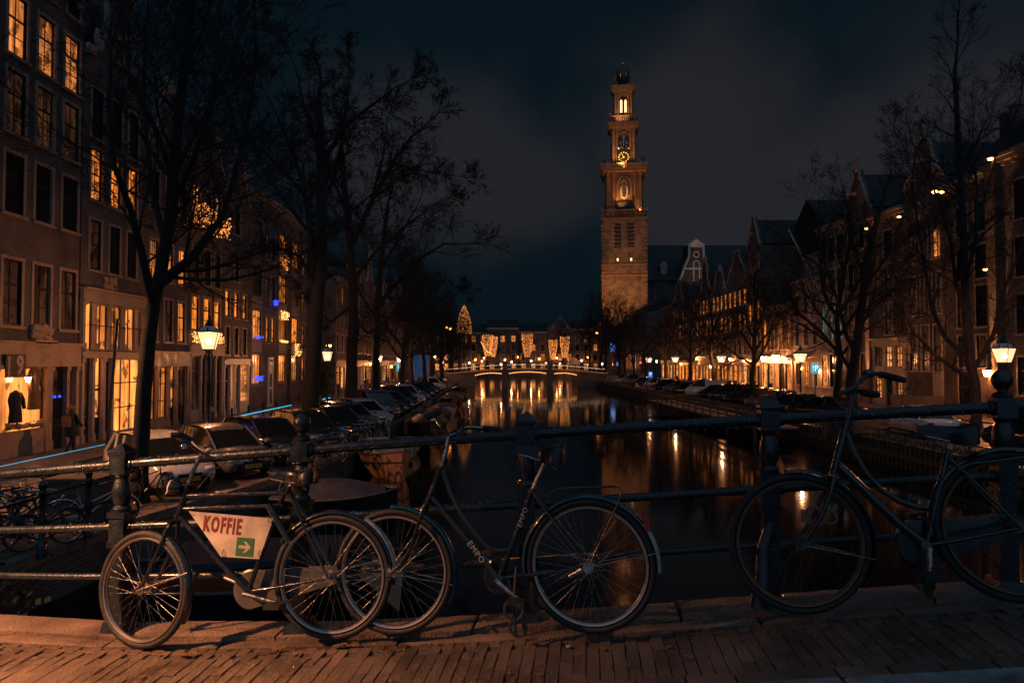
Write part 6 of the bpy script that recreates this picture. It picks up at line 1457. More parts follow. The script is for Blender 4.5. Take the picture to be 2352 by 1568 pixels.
def visible(p, mx=60):
    d = CR.transposed() @ (p - CO); 
    if d.z > -.1: return False
    px, py = 1176 - FPX*d.x/d.z*1.0, 784 + FPX*d.y/d.z
    px = 1176 + FPX*d.x/(-d.z); py = 784 - FPX*d.y/(-d.z)
    return -mx < px < 2352 + mx and py < 1568 + mx
vis = [c for c in cand if visible(B(c[0], c[1])) and c[1] < LV0 - .06]; vis.sort(key=lambda c: c[1])
rest = [c for c in cand if c not in set(vis[:298])]
for u, v in vis[:298]:
    o = link('paver', R.choice(pms), pav); o.matrix_world = bmat(u + R.uniform(-.0015, .0015), v + R.uniform(-.002, .002), R.uniform(-.004, .0025)) @ Matrix.Rotation(R.uniform(-.012, .012), 4, 'Z') @ Matrix.Rotation(R.uniform(-.02, .02), 4, 'X')
mb = MB()
for u, v in rest:
    l = PL - .01
    if v + PL/2 > LV0: l = 2*(LV0 - .008 - v) if LV0 - v > .03 else 0
    if l <= 0.02: continue
    c = cham(PW - .0035, min(l, PL - .005), .06, .0025); c.xf(bmat(u, v, R.uniform(-.004, .002))); mb.add(c.v, c.f)
obj('paver_rows', mb, 'paver', pav, kind='stuff')
# soldier course and kerb stones
sc_ = [fixn(cham(.205, .085, .07, .006).mesh('edge_brick', 'paver'))]
u = -5
while u < 3.6: o = link('edge_brick', sc_[0], pav); o.matrix_world = bmat(u, 3.128, .006 + R.uniform(-.002, .003)) ; u += .213
kerb = obj('kerb', strip(-9, 8, 2.82, 3.08, -.4, -.05), 'joint_sand', kind='structure')
ks = []
for i in range(2):
    c = cham(.88, .27, .2, .018); ks.append(fixn(c.mesh('kerb_stone', 'kerb_stone')))
u = -4.7
while u < 4: o = link('kerb_stone', ks[0], kerb); o.matrix_world = bmat(u, 2.945, .014 + R.uniform(-.003, .003)) @ Matrix.Rotation(R.uniform(-.006, .006), 4, 'Z'); u += .888
# ledge stones under the railing: an outer course and a slightly lower inner one
def rough_block(l, w, h, seed, nx=14, ny=5):
    rr = random.Random(seed); mb = MB(); vs = []
    for i in range(nx + 1):
        for j in range(ny + 1):
            x, y = -l/2 + l*i/nx, -w/2 + w*j/ny
            ed = min(i, nx - i, j, ny - j)
            z = noise.noise(Vector((x*7 + seed*9, y*9, 0)))*.006 - (.008 if ed == 0 else 0) + noise.noise(Vector((x*30, y*30, seed)))*.002
            if ed == 0: x += rr.uniform(-.004, .004)
            vs.append((x, y, z))
    fs = [(i*(ny+1)+j, (i+1)*(ny+1)+j, (i+1)*(ny+1)+j+1, i*(ny+1)+j+1) for i in range(nx) for j in range(ny)]
    mb.add(vs, fs)
    b = [(-l/2, -w/2), (l/2, -w/2), (l/2, w/2), (-l/2, w/2)]
    mb.add([(x, y, -.006) for x, y in b] + [(x, y, -h) for x, y in b], [(0, 1, 5, 4), (1, 2, 6, 5), (2, 3, 7, 6), (3, 0, 4, 7)])
    return mb
ledge = obj('bridge_ledge', strip(-9, 8, LV0, LV1 - .01, -.6, -.06), 'joint_sand', kind='structure')
u = -6.0; k = 0
while u < 4.5:
    l = R.choice((.95, 1.15, 1.3)); o = obj('ledge_stone', rough_block(l - .008, .235, .5, k), 'ledge_stone', ledge, smooth=40); o.matrix_world = bmat(u + l/2, 3.94, .032 + R.uniform(-.004, .004)); u += l; k += 1
u = -6.3
while u < 4.5:
    l = R.choice((.7, .9, 1.05)); o = obj('ledge_stone', rough_block(l - .01, .10, .3, k + 50), 'ledge_stone', ledge, smooth=40); o.matrix_world = bmat(u + l/2, 3.772, .004 + R.uniform(-.004, .006)); u += l; k += 1
# litter and leaves
for i, (u, v, lab) in enumerate(((-1.75, 3.66, 'flattened scrap of dark litter by the front wheel of the sign bicycle'), (-1.35, 3.70, 'cigarette end and twigs between the two left bicycles'), (-2.2, 3.62, 'flat dark wrapper beside the leftmost wheel'), (-.1, 3.55, 'bottle cap on the pavers under the front wheel of the middle bicycle'))):
    mb = MB()
    if i == 3: mb.lathe([(.013, 0), (.014, .004), (.01, .006)], 12)
    else:
        for j in range(7): mb.box(*[x for x in (lambda a, b, c: (a, a + .05*R.random() + .01, b, b + .015, c, c + .006))(R.uniform(-.06, .06), R.uniform(-.03, .03), .002)])
    o = obj('litter', mb, 'sign_white' if i == 3 else 'cloth_brown'); place(o, u, v, .01); o['label'] = lab; o['category'] = 'litter'; o['group'] = 'litter on the bridge pavement'
wd = MB()
for i in range(60):
    a = R.uniform(0, 6.28); h = R.uniform(.05, .26); dx, dy = math.cos(a)*h*.35, math.sin(a)*h*.3
    wd.tube([(0, 0, 0), (dx*.4, dy*.4, h*.6), (dx, dy, h)], [.0022, .0018, .0008], 3, False)
    for q in range(3): t = R.uniform(.3, 1); wd.add([(dx*t, dy*t, h*t), (dx*t + .014, dy*t, h*t + .006), (dx*t + .004, dy*t + .012, h*t + .010)], [(0, 1, 2)])
o = obj('weed', wd, 'dry_grass'); place(o, 1.78, 3.83, .01); o['label'] = 'dry weed growing from the ledge between the two right railing posts'; o['category'] = 'weed'
wd2 = MB()
for i in range(900):
    c = Vector((R.gauss(0, .22), R.gauss(0, .10), -abs(R.gauss(0, .45)))); s_ = R.uniform(.012, .03); a, b_ = R.uniform(0, 6.28), R.uniform(-1, 1)
    e1 = Vector((math.cos(a), math.sin(a), b_))*s_; e2 = Vector((-math.sin(a), math.cos(a), R.uniform(-1, 1)))*s_; wd2.add([c - e1, c + e2, c + e1, c - e2], [(0, 1, 2, 3)])
o = obj('ivy_clump', wd2, 'foliage', loc=(-4.15, 5.6, 2.9)); o['label'] = 'clump of ivy hanging on the bridge wall at the lower left'; o['category'] = 'ivy'
o = obj('hose', MB().tube([(-8.37, 7.2, .25), (-8.2, 8.4, .35), (-8.25, 10.2, .62), (-8.3, 12.4, .85)], .04, 7).tube([(-8.30, 7.2, .14), (-8.12, 8.4, .25), (-8.2, 10.2, .52), (-8.25, 12.4, .78)], .025, 7), 'rust_steel'); o['label'] = 'pipe climbing diagonally up the left quay wall'; o['category'] = 'pipe'

# ------------------------------------------------------------------ railing
posts_u = []
for px in (-130, 275, 690, 1210, 1770, 2312, 2900):
    d = ray(px, 1400); o_, = (None,)
    # intersection with the vertical railing plane v = 3.93
    t = 3.93/(BV.dot(d)); p = CO + d*t; posts_u.append(BU.dot(p))
railing = thing('bridge_railing', 'wet black iron railing with three round rails between turned posts on the near bridge', 'railing', (0, 0, 0))
caps = ['pyramid', 'pyramid', 'ball', 'pyramid', 'facet', 'ball', 'ball']
def post_mesh(cap):
    mb = MB(); a = .062
    def blk(z0, z1, w): mb.box(-w, w, -w, w, z0, z1)
    mb.taper(0, 0, -.02, .05, .10, .10, .085, .085).taper(0, 0, .05, .52, .058, .058, .052, .052)
    blk(.52, .565, .072); blk(.565, .71, .062); blk(.71, .745, .074)
    mb.lathe([(.07, .745), (.072, .765), (.05, .785), (.058, .80), (.066, .84), (.068, .88), (.060, .92), (.046, .955), (.050, .965), (.060, .975), (.050, .99)], 12)
    blk(.985, 1.10, .066)
    if cap == 'ball':
        mb.lathe([(.062, 1.10), (.066, 1.115), (.035, 1.135), (.035, 1.15), (.055, 1.16)], 14); mb.sphere((0, 0, 1.205), .060, 16, 10, (1.1, 1.1, 1))
    elif cap == 'facet':
        mb.taper(0, 0, 1.10, 1.115, .066, .066, .074, .074).taper(0, 0, 1.115, 1.13, .074, .074, .070, .070).taper(0, 0, 1.13, 1.17, .070, .070, .045, .045).taper(0, 0, 1.17, 1.185, .045, .045, .012, .012)
    else:
        mb.taper(0, 0, 1.10, 1.115, .066, .066, .076, .076).taper(0, 0, 1.115, 1.13, .076, .076, .076, .076).taper(0, 0, 1.13, 1.18, .076, .076, .006, .006)
    mb.xf(Matrix.Diagonal((.77, .77, 1, 1))); return mb
pmesh = {}
for u, c in zip(posts_u, caps):
    if c not in pmesh: pmesh[c] = smooth_sharp(post_mesh(c).mesh('railing_post', 'iron_black'), 32)
    o = link('railing_post', pmesh[c], railing); o.matrix_world = Matrix.Translation(B(u, 3.93, .03)) @ Matrix.Rotation(BETA, 4, 'Z') @ Matrix.Diagonal((1, 1, rs(u), 1))
    if c == 'facet':                        # scrolled buttress foot
        f = obj('buttress', MB().tube([(0, -.02, .45), (-.05, -.06, .32), (-.07, -.12, .18), (-.10, -.15, .02)], [.03, .035, .04, .055], 8), 'iron_black', railing, smooth=50); f.matrix_world = o.matrix_world.copy()
for h, r_ in ((1.045, .030), (.645, .024), (.325, .020)):
    for ua, ub in zip(posts_u, posts_u[1:]):
        mb = MB(); a, b = ua + .048, ub - .048; n = 14
        mb.tube([B(a + (b - a)*i/n, 3.93, .03 + h*rs(a + (b - a)*i/n)) for i in range(n + 1)], [r_*1.0]*(n + 1), 12)
        for e in (a + .012, b - .012): q = B(e, 3.93, .03 + h*rs(e)); mb.tube([q - BU*.014, q + BU*.014], r_*1.3, 12)
        obj('rail', mb, 'rail_paint', railing, smooth=50)
# rain drops hanging on the rails
dr = MB()
for h, r_, n in ((1.045, .033, 900), (.645, .026, 420), (.325, .021, 200)):
    for i in range(n):
        u = R.uniform(-3.2, 3.2); a = R.choice((R.uniform(-.6, 3.7), R.uniform(4.3, 5.1))); s_ = R.uniform(.0018, .0042)
        q = B(u, 3.93, .03 + h*rs(u)) + BV*math.cos(a)*r_*1.0 + Vector((0, 0, math.sin(a)*r_)); dr.sphere(q, s_, 5, 3)
mat('drop', (.35, .35, .35), .05, spec=1.0, coat=1)
o = obj('raindrops', dr, 'drop', railing, kind='stuff')

# ------------------------------------------------------------------ BICYCLES
def wheel_parts(root, c, Rr, rimm, spokes=36, steer=0, hubw=.045, fender=None, name='wheel', tyre_r=.019, detail=True, seed=0, steel='worn_steel'):
    """wheel in the local xz plane, centre c; returns the wheel object (its tyre) with rim, hub and spokes"""
    t = MB().ring((0, 0, 0), Rr - tyre_r, tyre_r, 56 if detail else 28, 8 if detail else 5)
    w = link(name, smooth_sharp(t.mesh('tyre', 'rubber'), 60), root, c, (0, 0, steer))
    rm = MB(); n = 56 if detail else 28
    for yy in (-.0125, .0125): rm.ring((0, yy, 0), Rr - tyre_r*2 - .006, .0062, n, 5)
    rm.ring((0, 0, 0), Rr - tyre_r*2 - .012, .008, n, 6)
    link('rim', smooth_sharp(rm.mesh('rim', rimm), 60), w)
    hb = MB().tube([(0, -hubw, 0), (0, -hubw*.6, 0), (0, -hubw*.5, 0), (0, hubw*.5, 0), (0, hubw*.6, 0), (0, hubw, 0)], [.010, .012, .016, .016, .012, .010], 10)
    for s_ in (-1, 1): hb.tube([(0, s_*hubw*.62, 0), (0, s_*hubw*.55, 0)], .029, 14); hb.tube([(0, s_*(hubw + .012), 0), (0, s_*(hubw + .028), 0)], .010, 6)
    link('hub', smooth_sharp(hb.mesh('hub', steel), 40), w)
    rr = Rr - tyre_r*2 - .015; allsp = MB()
    for k in range(spokes):
        a = 2*math.pi*k/spokes; s_ = 1 if k % 2 else -1; off = (.30 if (k//2) % 2 else -.30); b_ = a + off
        p0 = (.026*math.cos(b_ + (1.2 if off > 0 else -1.2)*.6), s_*hubw*.58, .026*math.sin(b_ + (1.2 if off > 0 else -1.2)*.6)); p1 = (rr*math.cos(a), s_*.002, rr*math.sin(a))
        if detail: m_ = MB().tube([p0, p1], .00085, 4, False); link('spoke', m_.mesh('spoke', steel), w)
        else: allsp.tube([p0, p1], .0016, 3, False)
    if not detail: link('spokes', allsp.mesh('spokes', steel), w, kind='stuff')
    return w
def fender_mesh(Rf, a0, a1, w=.026, seg=30, cz=0):
    mb = MB(); prof = [(-w, -.010), (-w*.8, .0), (-w*.35, .006), (w*.35, .006), (w*.8, .0), (w, -.010)]
    for i in range(seg + 1):
        a = a0 + (a1 - a0)*i/seg
        for y, dr_ in prof: q = Rf + dr_; mb.v.append((q*math.cos(a), y, q*math.sin(a)))
    for i in range(seg):
        for k in range(5): mb.f.append((i*6 + k, (i + 1)*6 + k, (i + 1)*6 + k + 1, i*6 + k + 1))
    return mb
def saddle(root, c, L_=.27, W_=.21, m='leather', tilt=0, heading=-1):
    mb = MB(); n = 10; m_ = 9
    for i in range(n + 1):
        t = i/n; x = L_*(t - .35)*heading; w = (W_/2)*(1 - t)**.9*(.95 if t > .05 else .85) + .022; w = W_/2*(1.0 if t < .15 else max(.2, 1 - ((t - .15)/.45)**1.1)) if t < .6 else W_/2*.2
        if t < .05: w *= .8
        zt_ = .030 + .020*max(0, 1 - t*3.5) - .006*math.sin(t*math.pi) - .012*max(0, t - .8)*5; hh = .075*(1 - t)**.7 + .032
        for j in range(m_):
            a = math.pi*j/(m_ - 1); mb.v.append((x, w*math.cos(a)*(.88 + .12*math.sin(a)), zt_ - hh + hh*max(0, math.sin(a))**.55))
    for i in range(n):
        for j in range(m_ - 1): mb.f.append((i*m_ + j, (i + 1)*m_ + j, (i + 1)*m_ + j + 1, i*m_ + j + 1))
    mb.f.append(tuple(range(m_))); mb.f.append(tuple(n*m_ + j for j in reversed(range(m_))))
    s_ = obj('saddle', mb, m, root, smooth=70, loc=c, rot=(0, tilt, 0))
    sp = MB()
    for sg in (-1, 1):
        sp.tube([(heading*L_*.6, sg*.012, -.025), (heading*.03, sg*.03, -.05), (-heading*.07, sg*.06, -.04)], .004, 5)
        pts = [(-heading*.06 + .012*math.cos(a), sg*.06 + .012*math.sin(a), -.05 + .004*a - .04) for a in [k*.6 for k in range(20)]]; sp.tube(pts, .002, 4)
    obj('saddle_spring', sp, 'worn_steel', s_)
    return s_
def make_bike(spec, label, cat='bicycle', detail=True):
    """spec gives picture points; they are carried onto the upright plane through both tyre contacts and stored as metres"""
    rw, fw = spec['rear'], spec['front']; RR = spec.get('R', .345)
    P0 = spec['P0']; P1 = spec['P1']         # ground contact of rear and front wheel in world space
    ax = (P1 - P0); ax.z = 0; ax.normalize(); nrm = Vector((-ax.y, ax.x, 0)) * (1 if ax.x > 0 else -1)
    rz = math.atan2(-ax.y, -ax.x)            # local +x points from front wheel to rear wheel (rightwards in the picture)
    X_ = -ax; N_ = Vector((-X_.y, X_.x, 0))
    lean = spec.get('lean', .10)
    Minv = (Matrix.Translation(P0) @ Matrix.Rotation(rz, 4, 'Z') @ Matrix.Rotation(-lean, 4, 'X')).inverted()
    Nl = (Matrix.Rotation(rz, 3, 'Z') @ Matrix.Rotation(-lean, 3, 'X')) @ Vector((0, 1, 0))
    def L2(p, off=0):
        d = ray(p[0], p[1]); t = (P0 + Nl*off - CO).dot(Nl)/d.dot(Nl); return Minv @ (CO + d*t)
    root = thing('bicycle', label, cat, tuple(P0), (0, 0, 0), spec.get('group', 'bicycles leaning on the bridge railing'))
    root.matrix_world = Matrix.Translation(P0) @ Matrix.Rotation(rz, 4, 'Z') @ Matrix.Rotation(-lean, 4, 'X')
    fm = spec.get('frame_m', 'bike_black')
    rc = L2(rw); fc = L2(fw)
    rim = spec.get('rim', 'rim_steel')
    w1 = wheel_parts(root, rc, rc.z if abs(rc.z - RR) < .03 else RR, rim, detail=detail, steel=spec.get('steel', 'worn_steel'))
    w2 = wheel_parts(root, fc, RR*spec.get('fscale', 1), rim, steer=spec.get('steer', 0), detail=detail, steel=spec.get('steel', 'worn_steel'))
    f = MB(); T = lambda pts, r, seg=12, off=0: f.tube([L2(p, off) for p in pts], r, seg)
    for pts, r in spec['tubes']: T(pts, r)
    bb, ss = spec['bb'], spec['seat_lug']
    for sg in (-1, 1):                       # chain and seat stays, either side of the wheel
        f.tube([L2(bb, sg*.02), L2(bb, sg*.02).lerp(rc, .35) + Vector((0, sg*.035, 0)), rc + Vector((0, sg*.058, 0))], [.010, .009, .007], 8)
        f.tube([L2(ss, sg*.014), L2(ss, 0).lerp(rc, .3) + Vector((0, sg*.036, 0)), rc + Vector((0, sg*.06, 0))], [.009, .008, .0065], 8)
    f.tube([L2(bb, -.04), L2(bb, .04)], .022, 14)
    obj('frame', f, fm, root, smooth=50)
    # fork follows the steering
    crown = L2(spec['crown']); fk = MB(); st = spec.get('steer', 0); c_, s_n = math.cos(st), math.sin(st)
    for sg in (-1, 1):
        o1 = Vector((-s_n*sg*.045, c_*sg*.045, 0)); o2 = Vector((-s_n*sg*.058, c_*sg*.058, 0)); low = [L2(p) for p in spec.get('fork', [])]
        pts = [crown + o1*.55, crown + o1 + (fc - crown)*.12] + [p + o2*.9 for p in low] + [fc + o2]
        fk.tube(pts, [.013, .012] + [.0105]*len(low) + [.0075], 8)
    fk.tube([crown + Vector((-s_n*-.05, c_*-.05, .0)), crown + Vector((-s_n*.05, c_*.05, .0))], .014, 8)
    obj('fork', fk, fm, root, smooth=50)
    # stem and handlebar
    hb = MB().tube([L2(p) for p in spec['stem']], [.0125]*len(spec['stem']), 10)
    for b_ in spec['bars']: hb.tube([L2(p, p[2] if len(p) > 2 else 0) for p in b_], .0115, 8)
    obj('handlebar', hb, spec.get('bar_m', 'chrome'), root, smooth=50)
    cb = MB()
    for c_i, b_ in enumerate(spec['bars'][:2]):
        q0 = L2(b_[-1], b_[-1][2] if len(b_[-1]) > 2 else 0); mid_ = q0.lerp(crown, .5) + Vector((-.06 if c_i else -.10, -.05, -.03)); cb.tube([q0, q0.lerp(mid_, .5) + Vector((-.02, 0, .02)), mid_, crown + Vector((0, -.02, .03))], .0019, 4)
    obj('brake_cable', cb, 'rubber', root)
    for g in spec['grips']: obj('grip', MB().tube([L2(p, p[2] if len(p) > 2 else 0) for p in g], [.017, .0185, .0165][:len(g)] if len(g) < 4 else [.017]*len(g), 12), 'rubber', root, smooth=60)
    hs = L2(spec['seat_lug']); sd_ = L2(spec['seat'])
    obj('seat_post', MB().tube([hs, sd_ + Vector((0, 0, -.035))], .0128, 10), 'worn_steel', root, smooth=60)
    saddle(root, tuple(sd_), spec.get('saddle_L', .28), spec.get('saddle_W', .21), tilt=spec.get('stilt', .05))
    # mudguards
    for fn in spec.get('fenders', ()):
        who, a0, a1, m_ = fn[:4]; par = w1 if who == 'r' else w2; Rf = (RR if who == 'r' else RR*spec.get('fscale', 1)) + (fn[4] if len(fn) > 4 else .014)
        obj('mudguard', fender_mesh(Rf, rad(a0), rad(a1)), m_, par, smooth=60)
    fs = MB()
    for who, ang in spec.get('stays', ()):
        c = rc if who == 'r' else fc; stt = 0 if who == 'r' else st
        for sg in (-1, 1):
            q = RR + .006; v = Vector((math.cos(rad(ang))*q*math.cos(stt) - sg*.026*math.sin(stt), math.cos(rad(ang))*q*math.sin(stt) + sg*.026*math.cos(stt), math.sin(rad(ang))*q))
            obj('mudguard_stay', MB().tube([c + Vector((-math.sin(stt)*sg*.062, math.cos(stt)*sg*.062, 0)), c + v], .0022, 5), 'worn_steel', root)
    # drive side on the far side of the bicycle (heading left the chain is away from us)
    bbp = L2(bb); cm = spec.get('case')
    cw = MB().ring(tuple(bbp + Vector((0, .06, 0))), .085, .004, 36, 5).ring(tuple(bbp + Vector((0, .06, 0))), .06, .004, 30, 5)
    for k in range(5): a = k*1.2566; cw.tube([bbp + Vector((0, .06, 0)), bbp + Vector((.085*math.cos(a), .06, .085*math.sin(a)))], .006, 5)
    obj('chainring', cw, 'worn_steel', root)
    if cm:
        n = 18; poly = [(bbp.x + cm[1]*math.cos(rad(90 + 180*i/n)), bbp.z + cm[1]*math.sin(rad(90 + 180*i/n))) for i in range(n + 1)]
        poly += [(rc.x + .05*math.cos(rad(-90 + 180*i/8)), rc.z + .05*math.sin(rad(-90 + 180*i/8))) for i in range(9)]
        mb = MB().prism(poly, .040, .075); mb.tube([(x, .058, z) for x, z in poly[:n + 1]], .012, 6); obj('chain_case', mb, cm[0], root)
    ca = spec['crank']; kr = MB(); 
    pe = L2(ca[0], -.07); pe2 = bbp*2 - L2(ca[0], 0) + Vector((0, .07, 0))
    kr.tube([bbp + Vector((0, -.055, 0)), pe], [.014, .010], 8); obj('crank', kr, 'worn_steel', root, smooth=50); obj('crank', MB().tube([bbp + Vector((0, .055, 0)), pe2], [.014, .010], 8), 'worn_steel', root, smooth=50)
    for q, sg in ((pe, -1), (pe2, 1)):
        p = MB().box(-.045, .045, -.045, .045, -.012, .012); obj('pedal', p, 'rubber', root, loc=tuple(q + Vector((0, sg*.05, 0))), rot=(0, R.uniform(-.3, .3), 0))
    return root, L2, rc, fc, w1, w2
def contact(px, py_bottom, depth_v):
    d = ray(px, py_bottom); t = depth_v/BV.dot(d); return CO + d*t
GB = 'bicycles leaning on the bridge railing'
def on_deck(px, v):
    """point of the deck at distance v from the camera line, under picture column px"""
    d = ray(px, 1400); t = v/BV.dot(d); p = CO + d*t; u = BU.dot(p); return B(u, v, 0)
# --- bicycle with the coffee sign
K = dict(rear=(763, 1323), front=(330, 1352), P0=on_deck(763, 3.72) + Vector((0, 0, .0)), P1=on_deck(330, 3.72), R=.345, lean=.10, steer=rad(-12), fscale=.96,
    tubes=[([(429, 1138), (660, 1131)], .013), ([(424, 1168), (650, 1160)], .013), ([(431, 1112), (417, 1162), (403, 1200)], .0185), ([(412, 1185), (480, 1262), (570, 1358)], .0155), ([(570, 1358), (615, 1232), (664, 1102)], .0145)],
    bb=(570, 1358), seat_lug=(662, 1120), crown=(403, 1198), fork=[(392, 1232), (362, 1300), (345, 1338)], stem=[(432, 1112), (448, 1072), (465, 1040)],
    bars=[[(465, 1042), (448, 1030, -.05), (425, 1012, -.16), (402, 1002, -.22)], [(465, 1042), (492, 1054, .06), (520, 1052, .12), (548, 1044, .17)]],
    grips=[[(440, 1012, -.20), (415, 998, -.24), (392, 1000, -.27)], [(545, 1045, .17), (570, 1048, .2), (600, 1055, .22)]], seat=(686, 1088), saddle_L=.27, saddle_W=.17, stilt=-.04,
    fenders=[('r', -5, 150, 'bike_black'), ('r', 8, 60, 'fender_white', .030), ('f', -28, 62, 'bike_black'), ], stays=[('f', 20)], case=('chaincase', .105), crank=[(640, 1385)])
kb, KL, krc, kfc, kw1, kw2 = make_bike(K, 'black bicycle carrying a triangular KOFFIE sign in its frame, front wheel turned')
sp_ = [KL(p, -.016) for p in ((435, 1173), (629, 1190), (596, 1283), (508, 1277))]
y_ = -.018; sgp = obj('sign_board', MB().prism([(p.x, p.z) for p in sp_], y_ - .004, y_), 'sign_white', kb)
c0 = KL((515, 1206)); text('KOFFIE', .122, 'sign_red', sgp, (c0.x, y_ - .006, c0.z), (rad(90), rad(4), 0), sx=.50, off=.0036, ext=.0006, sp=1.26)
c1 = KL((567, 1254)); gs = obj('arrow_panel', MB().box(-.052, .052, -.001, 0, -.052, .052), 'sign_green', sgp, loc=(c1.x, y_ - .0055, c1.z), rot=(0, rad(3), 0))
obj('arrow', MB().prism([(-.036, -.009), (.010, -.009), (-.010, -.032), (.006, -.032), (.038, 0), (.006, .032), (-.010, .032), (.010, .009), (-.036, .009)], -.003, -.0015), 'sign_white', gs)
c2 = KL((613, 1243)); text('BASIC', .026, 'lettering_pale', kb, (c2.x, -.0155, c2.z), (rad(90), rad(-69), 0), ext=.0005)
lp = KL((400, 1118), -.02); hl = obj('headlamp', MB().lathe([(.012, -.05), (.035, -.035), (.044, 0), (.046, .012), (.040, .02)], 16), 'bike_black', kb, smooth=60, loc=tuple(lp), rot=(0, rad(-80), rad(12)))
obj('lens', MB().lathe([(.041, .018), (.036, .028), (.01, .033)], 16), 'lens_clear', hl, smooth=60)
pmp = KL((618, 1160), -.04); pm2 = KL((665, 1245), -.05); obj('air_pump', MB().tube([pmp, pmp.lerp(pm2, .25), pmp.lerp(pm2, .26), pm2], [.022, .022, .018, .018], 10), 'bike_black', kb, smooth=50)
bl_ = KL((424, 1024), -.17); obj('bell', MB().sphere(tuple(bl_), .026, 12, 8, (1, 1, .7)), 'chrome', kb, smooth=60)
# --- middle bicycle
M_ = dict(rear=(1355, 1297), front=(905, 1311), P0=on_deck(1355, 3.60), P1=on_deck(905, 3.74), R=.345, lean=.09, steer=rad(4),
    tubes=[([(1014, 1070), (1000, 1110), (984, 1150)], .0185), ([(992, 1142), (1070, 1235), (1145, 1327)], .0155), ([(1016, 1078), (1030, 1120), (1055, 1172), (1090, 1222), (1120, 1256), (1140, 1264), (1176, 1263)], .0135), ([(1145, 1327), (1180, 1245), (1222, 1122)], .0145)],
    bb=(1145, 1327), seat_lug=(1222, 1128), crown=(984, 1150), fork=[(970, 1190), (950, 1255), (928, 1290)], stem=[(1014, 1072), (1026, 1030), (1030, 1000)],
    bars=[[(1030, 1000), (1012, 990, -.05), (1002, 975, -.12), (994, 962, -.18)], [(1030, 1002), (1050, 995, .06), (1062, 983, .12), (1090, 981, .2), (1110, 984, .24)]],
    grips=[[(1012, 944, -.22), (995, 952, -.24), (978, 958, -.27)], [(1108, 983, .24), (1130, 985, .27), (1152, 988, .3)]], seat=(1256, 1036), saddle_L=.265, saddle_W=.21, stilt=.06,
    fenders=[('r', 20, 195, 'bike_teal'), ('r', -2, 40, 'fender_white', .0155), ('f', -25, 95, 'bike_teal')], stays=[('r', 14), ('f', -8)], case=('bike_black', .09), crank=[(1192, 1376)], bar_m='chrome', frame_m='bike_black')
mbk, ML, mrc, mfc, mw1, mw2 = make_bike(M_, 'dark step through bicycle with teal mudguards and a rear carrier, in the middle')
c = ML((1095, 1266)); text('EMPO', .046, 'lettering_pale', mbk, (c.x, -.0172, c.z), (rad(90), rad(50), 0), sx=1.0, ext=.0005, sp=1.2)
c = ML((1202, 1186)); text('EMPO', .038, 'lettering_pale', mbk, (c.x, -.0162, c.z), (rad(90), rad(-70), 0), sx=1.0, ext=.0005, sp=1.2)
cr_ = MB()
for s_ in (-.05, .05):
    cr_.tube([ML(p, s_) for p in ((1245, 1142), (1268, 1130), (1286, 1122), (1350, 1119), (1412, 1116), (1426, 1121), (1432, 1136))], .006, 6)
    cr_.tube([ML((1430, 1128), s_), ML((1422, 1150), s_), mrc + Vector((0, s_*1.2, 0))], .005, 6)
for t in ((1290, 1121), (1330, 1120), (1370, 1118), (1405, 1117), (1430, 1130)): cr_.tube([ML(t, -.05), ML(t, .05)], .005, 6)
cr_.tube([ML((1288, 1122), 0), ML((1410, 1117), 0)], .005, 6)
obj('rear_carrier', cr_, 'bike_black', mbk, smooth=50)
rp_ = ML((1483, 1196)); obj('rear_reflector', MB().box(-.012, .012, -.03, .03, -.05, .045), 'reflector_red', mbk, loc=tuple(rp_), rot=(0, rad(-14), 0))
lkp = ML((1180, 1400), -.07)
obj('chain_lock', MB().ring((0, 0, 0), .05, .009, 18, 6).ring((.02, .02, -.09), .045, .009, 18, 6).tube([(0, 0, .05), (.01, 0, .22)], .008, 6), 'dull_steel', mbk, loc=tuple(lkp))
obj('kickstand', MB().tube([ML((1168, 1330), -.03), ML((1178, 1400), -.06), ML((1186, 1462), -.10)], .010, 7).tube([ML((1172, 1330), .03), ML((1196, 1395), .08), ML((1205, 1455), .12)], .010, 7), 'bike_black', mbk)
obj('brake_hub', MB().tube([tuple(mrc + Vector((-.03, -.075, -.01))), tuple(mrc + Vector((-.10, -.07, -.05)))], [.018, .010], 8).tube([tuple(mrc + Vector((0, -.03, 0))), tuple(mrc + Vector((0, -.075, 0)))], .03, 12), 'worn_steel', mbk, smooth=50)
# --- right bicycle
Rb = dict(rear=(2334, 1208), front=(1836, 1246), P0=on_deck(2334, 3.45), P1=on_deck(1836, 3.62), R=.352, lean=.08, steer=rad(10), rim='rust_steel', steel='dull_steel',
    tubes=[([(1943, 975), (1930, 1028), (1914, 1090)], .020), ([(1925, 1068), (1990, 1130), (2060, 1198), (2128, 1252)], .022), ([(1943, 992), (1962, 1040), (1988, 1085), (2025, 1125), (2065, 1150), (2105, 1164), (2143, 1166)], .015), ([(2128, 1252), (2150, 1150), (2180, 1030)], .016)],
    bb=(2128, 1252), seat_lug=(2178, 1050), crown=(1914, 1092), fork=[(1900, 1130), (1880, 1180), (1858, 1215)], stem=[(1943, 980), (1955, 935), (1966, 893)],
    bars=[[(1966, 895), (1950, 900, -.1), (1930, 904, -.2)], [(1930, 904, -.2), (1960, 890, -.12), (1985, 866, -.0), (2005, 857, .1), (2030, 860, .18)], [(1966, 895), (1985, 902, .1)]],
    grips=[[(2022, 859, .16), (2050, 866, .22), (2076, 873, .28)], [(1980, 901, .0), (1998, 904, .05), (2016, 906, .1)]], seat=(2190, 990), saddle_L=.25, saddle_W=.22, stilt=.03,
    fenders=[('r', 10, 190, 'bike_black'), ('f', -30, 100, 'bike_black')], stays=[('r', 20), ('f', -10)], case=('bike_black', .115), crank=[(2136, 1316)], bar_m='dull_steel')
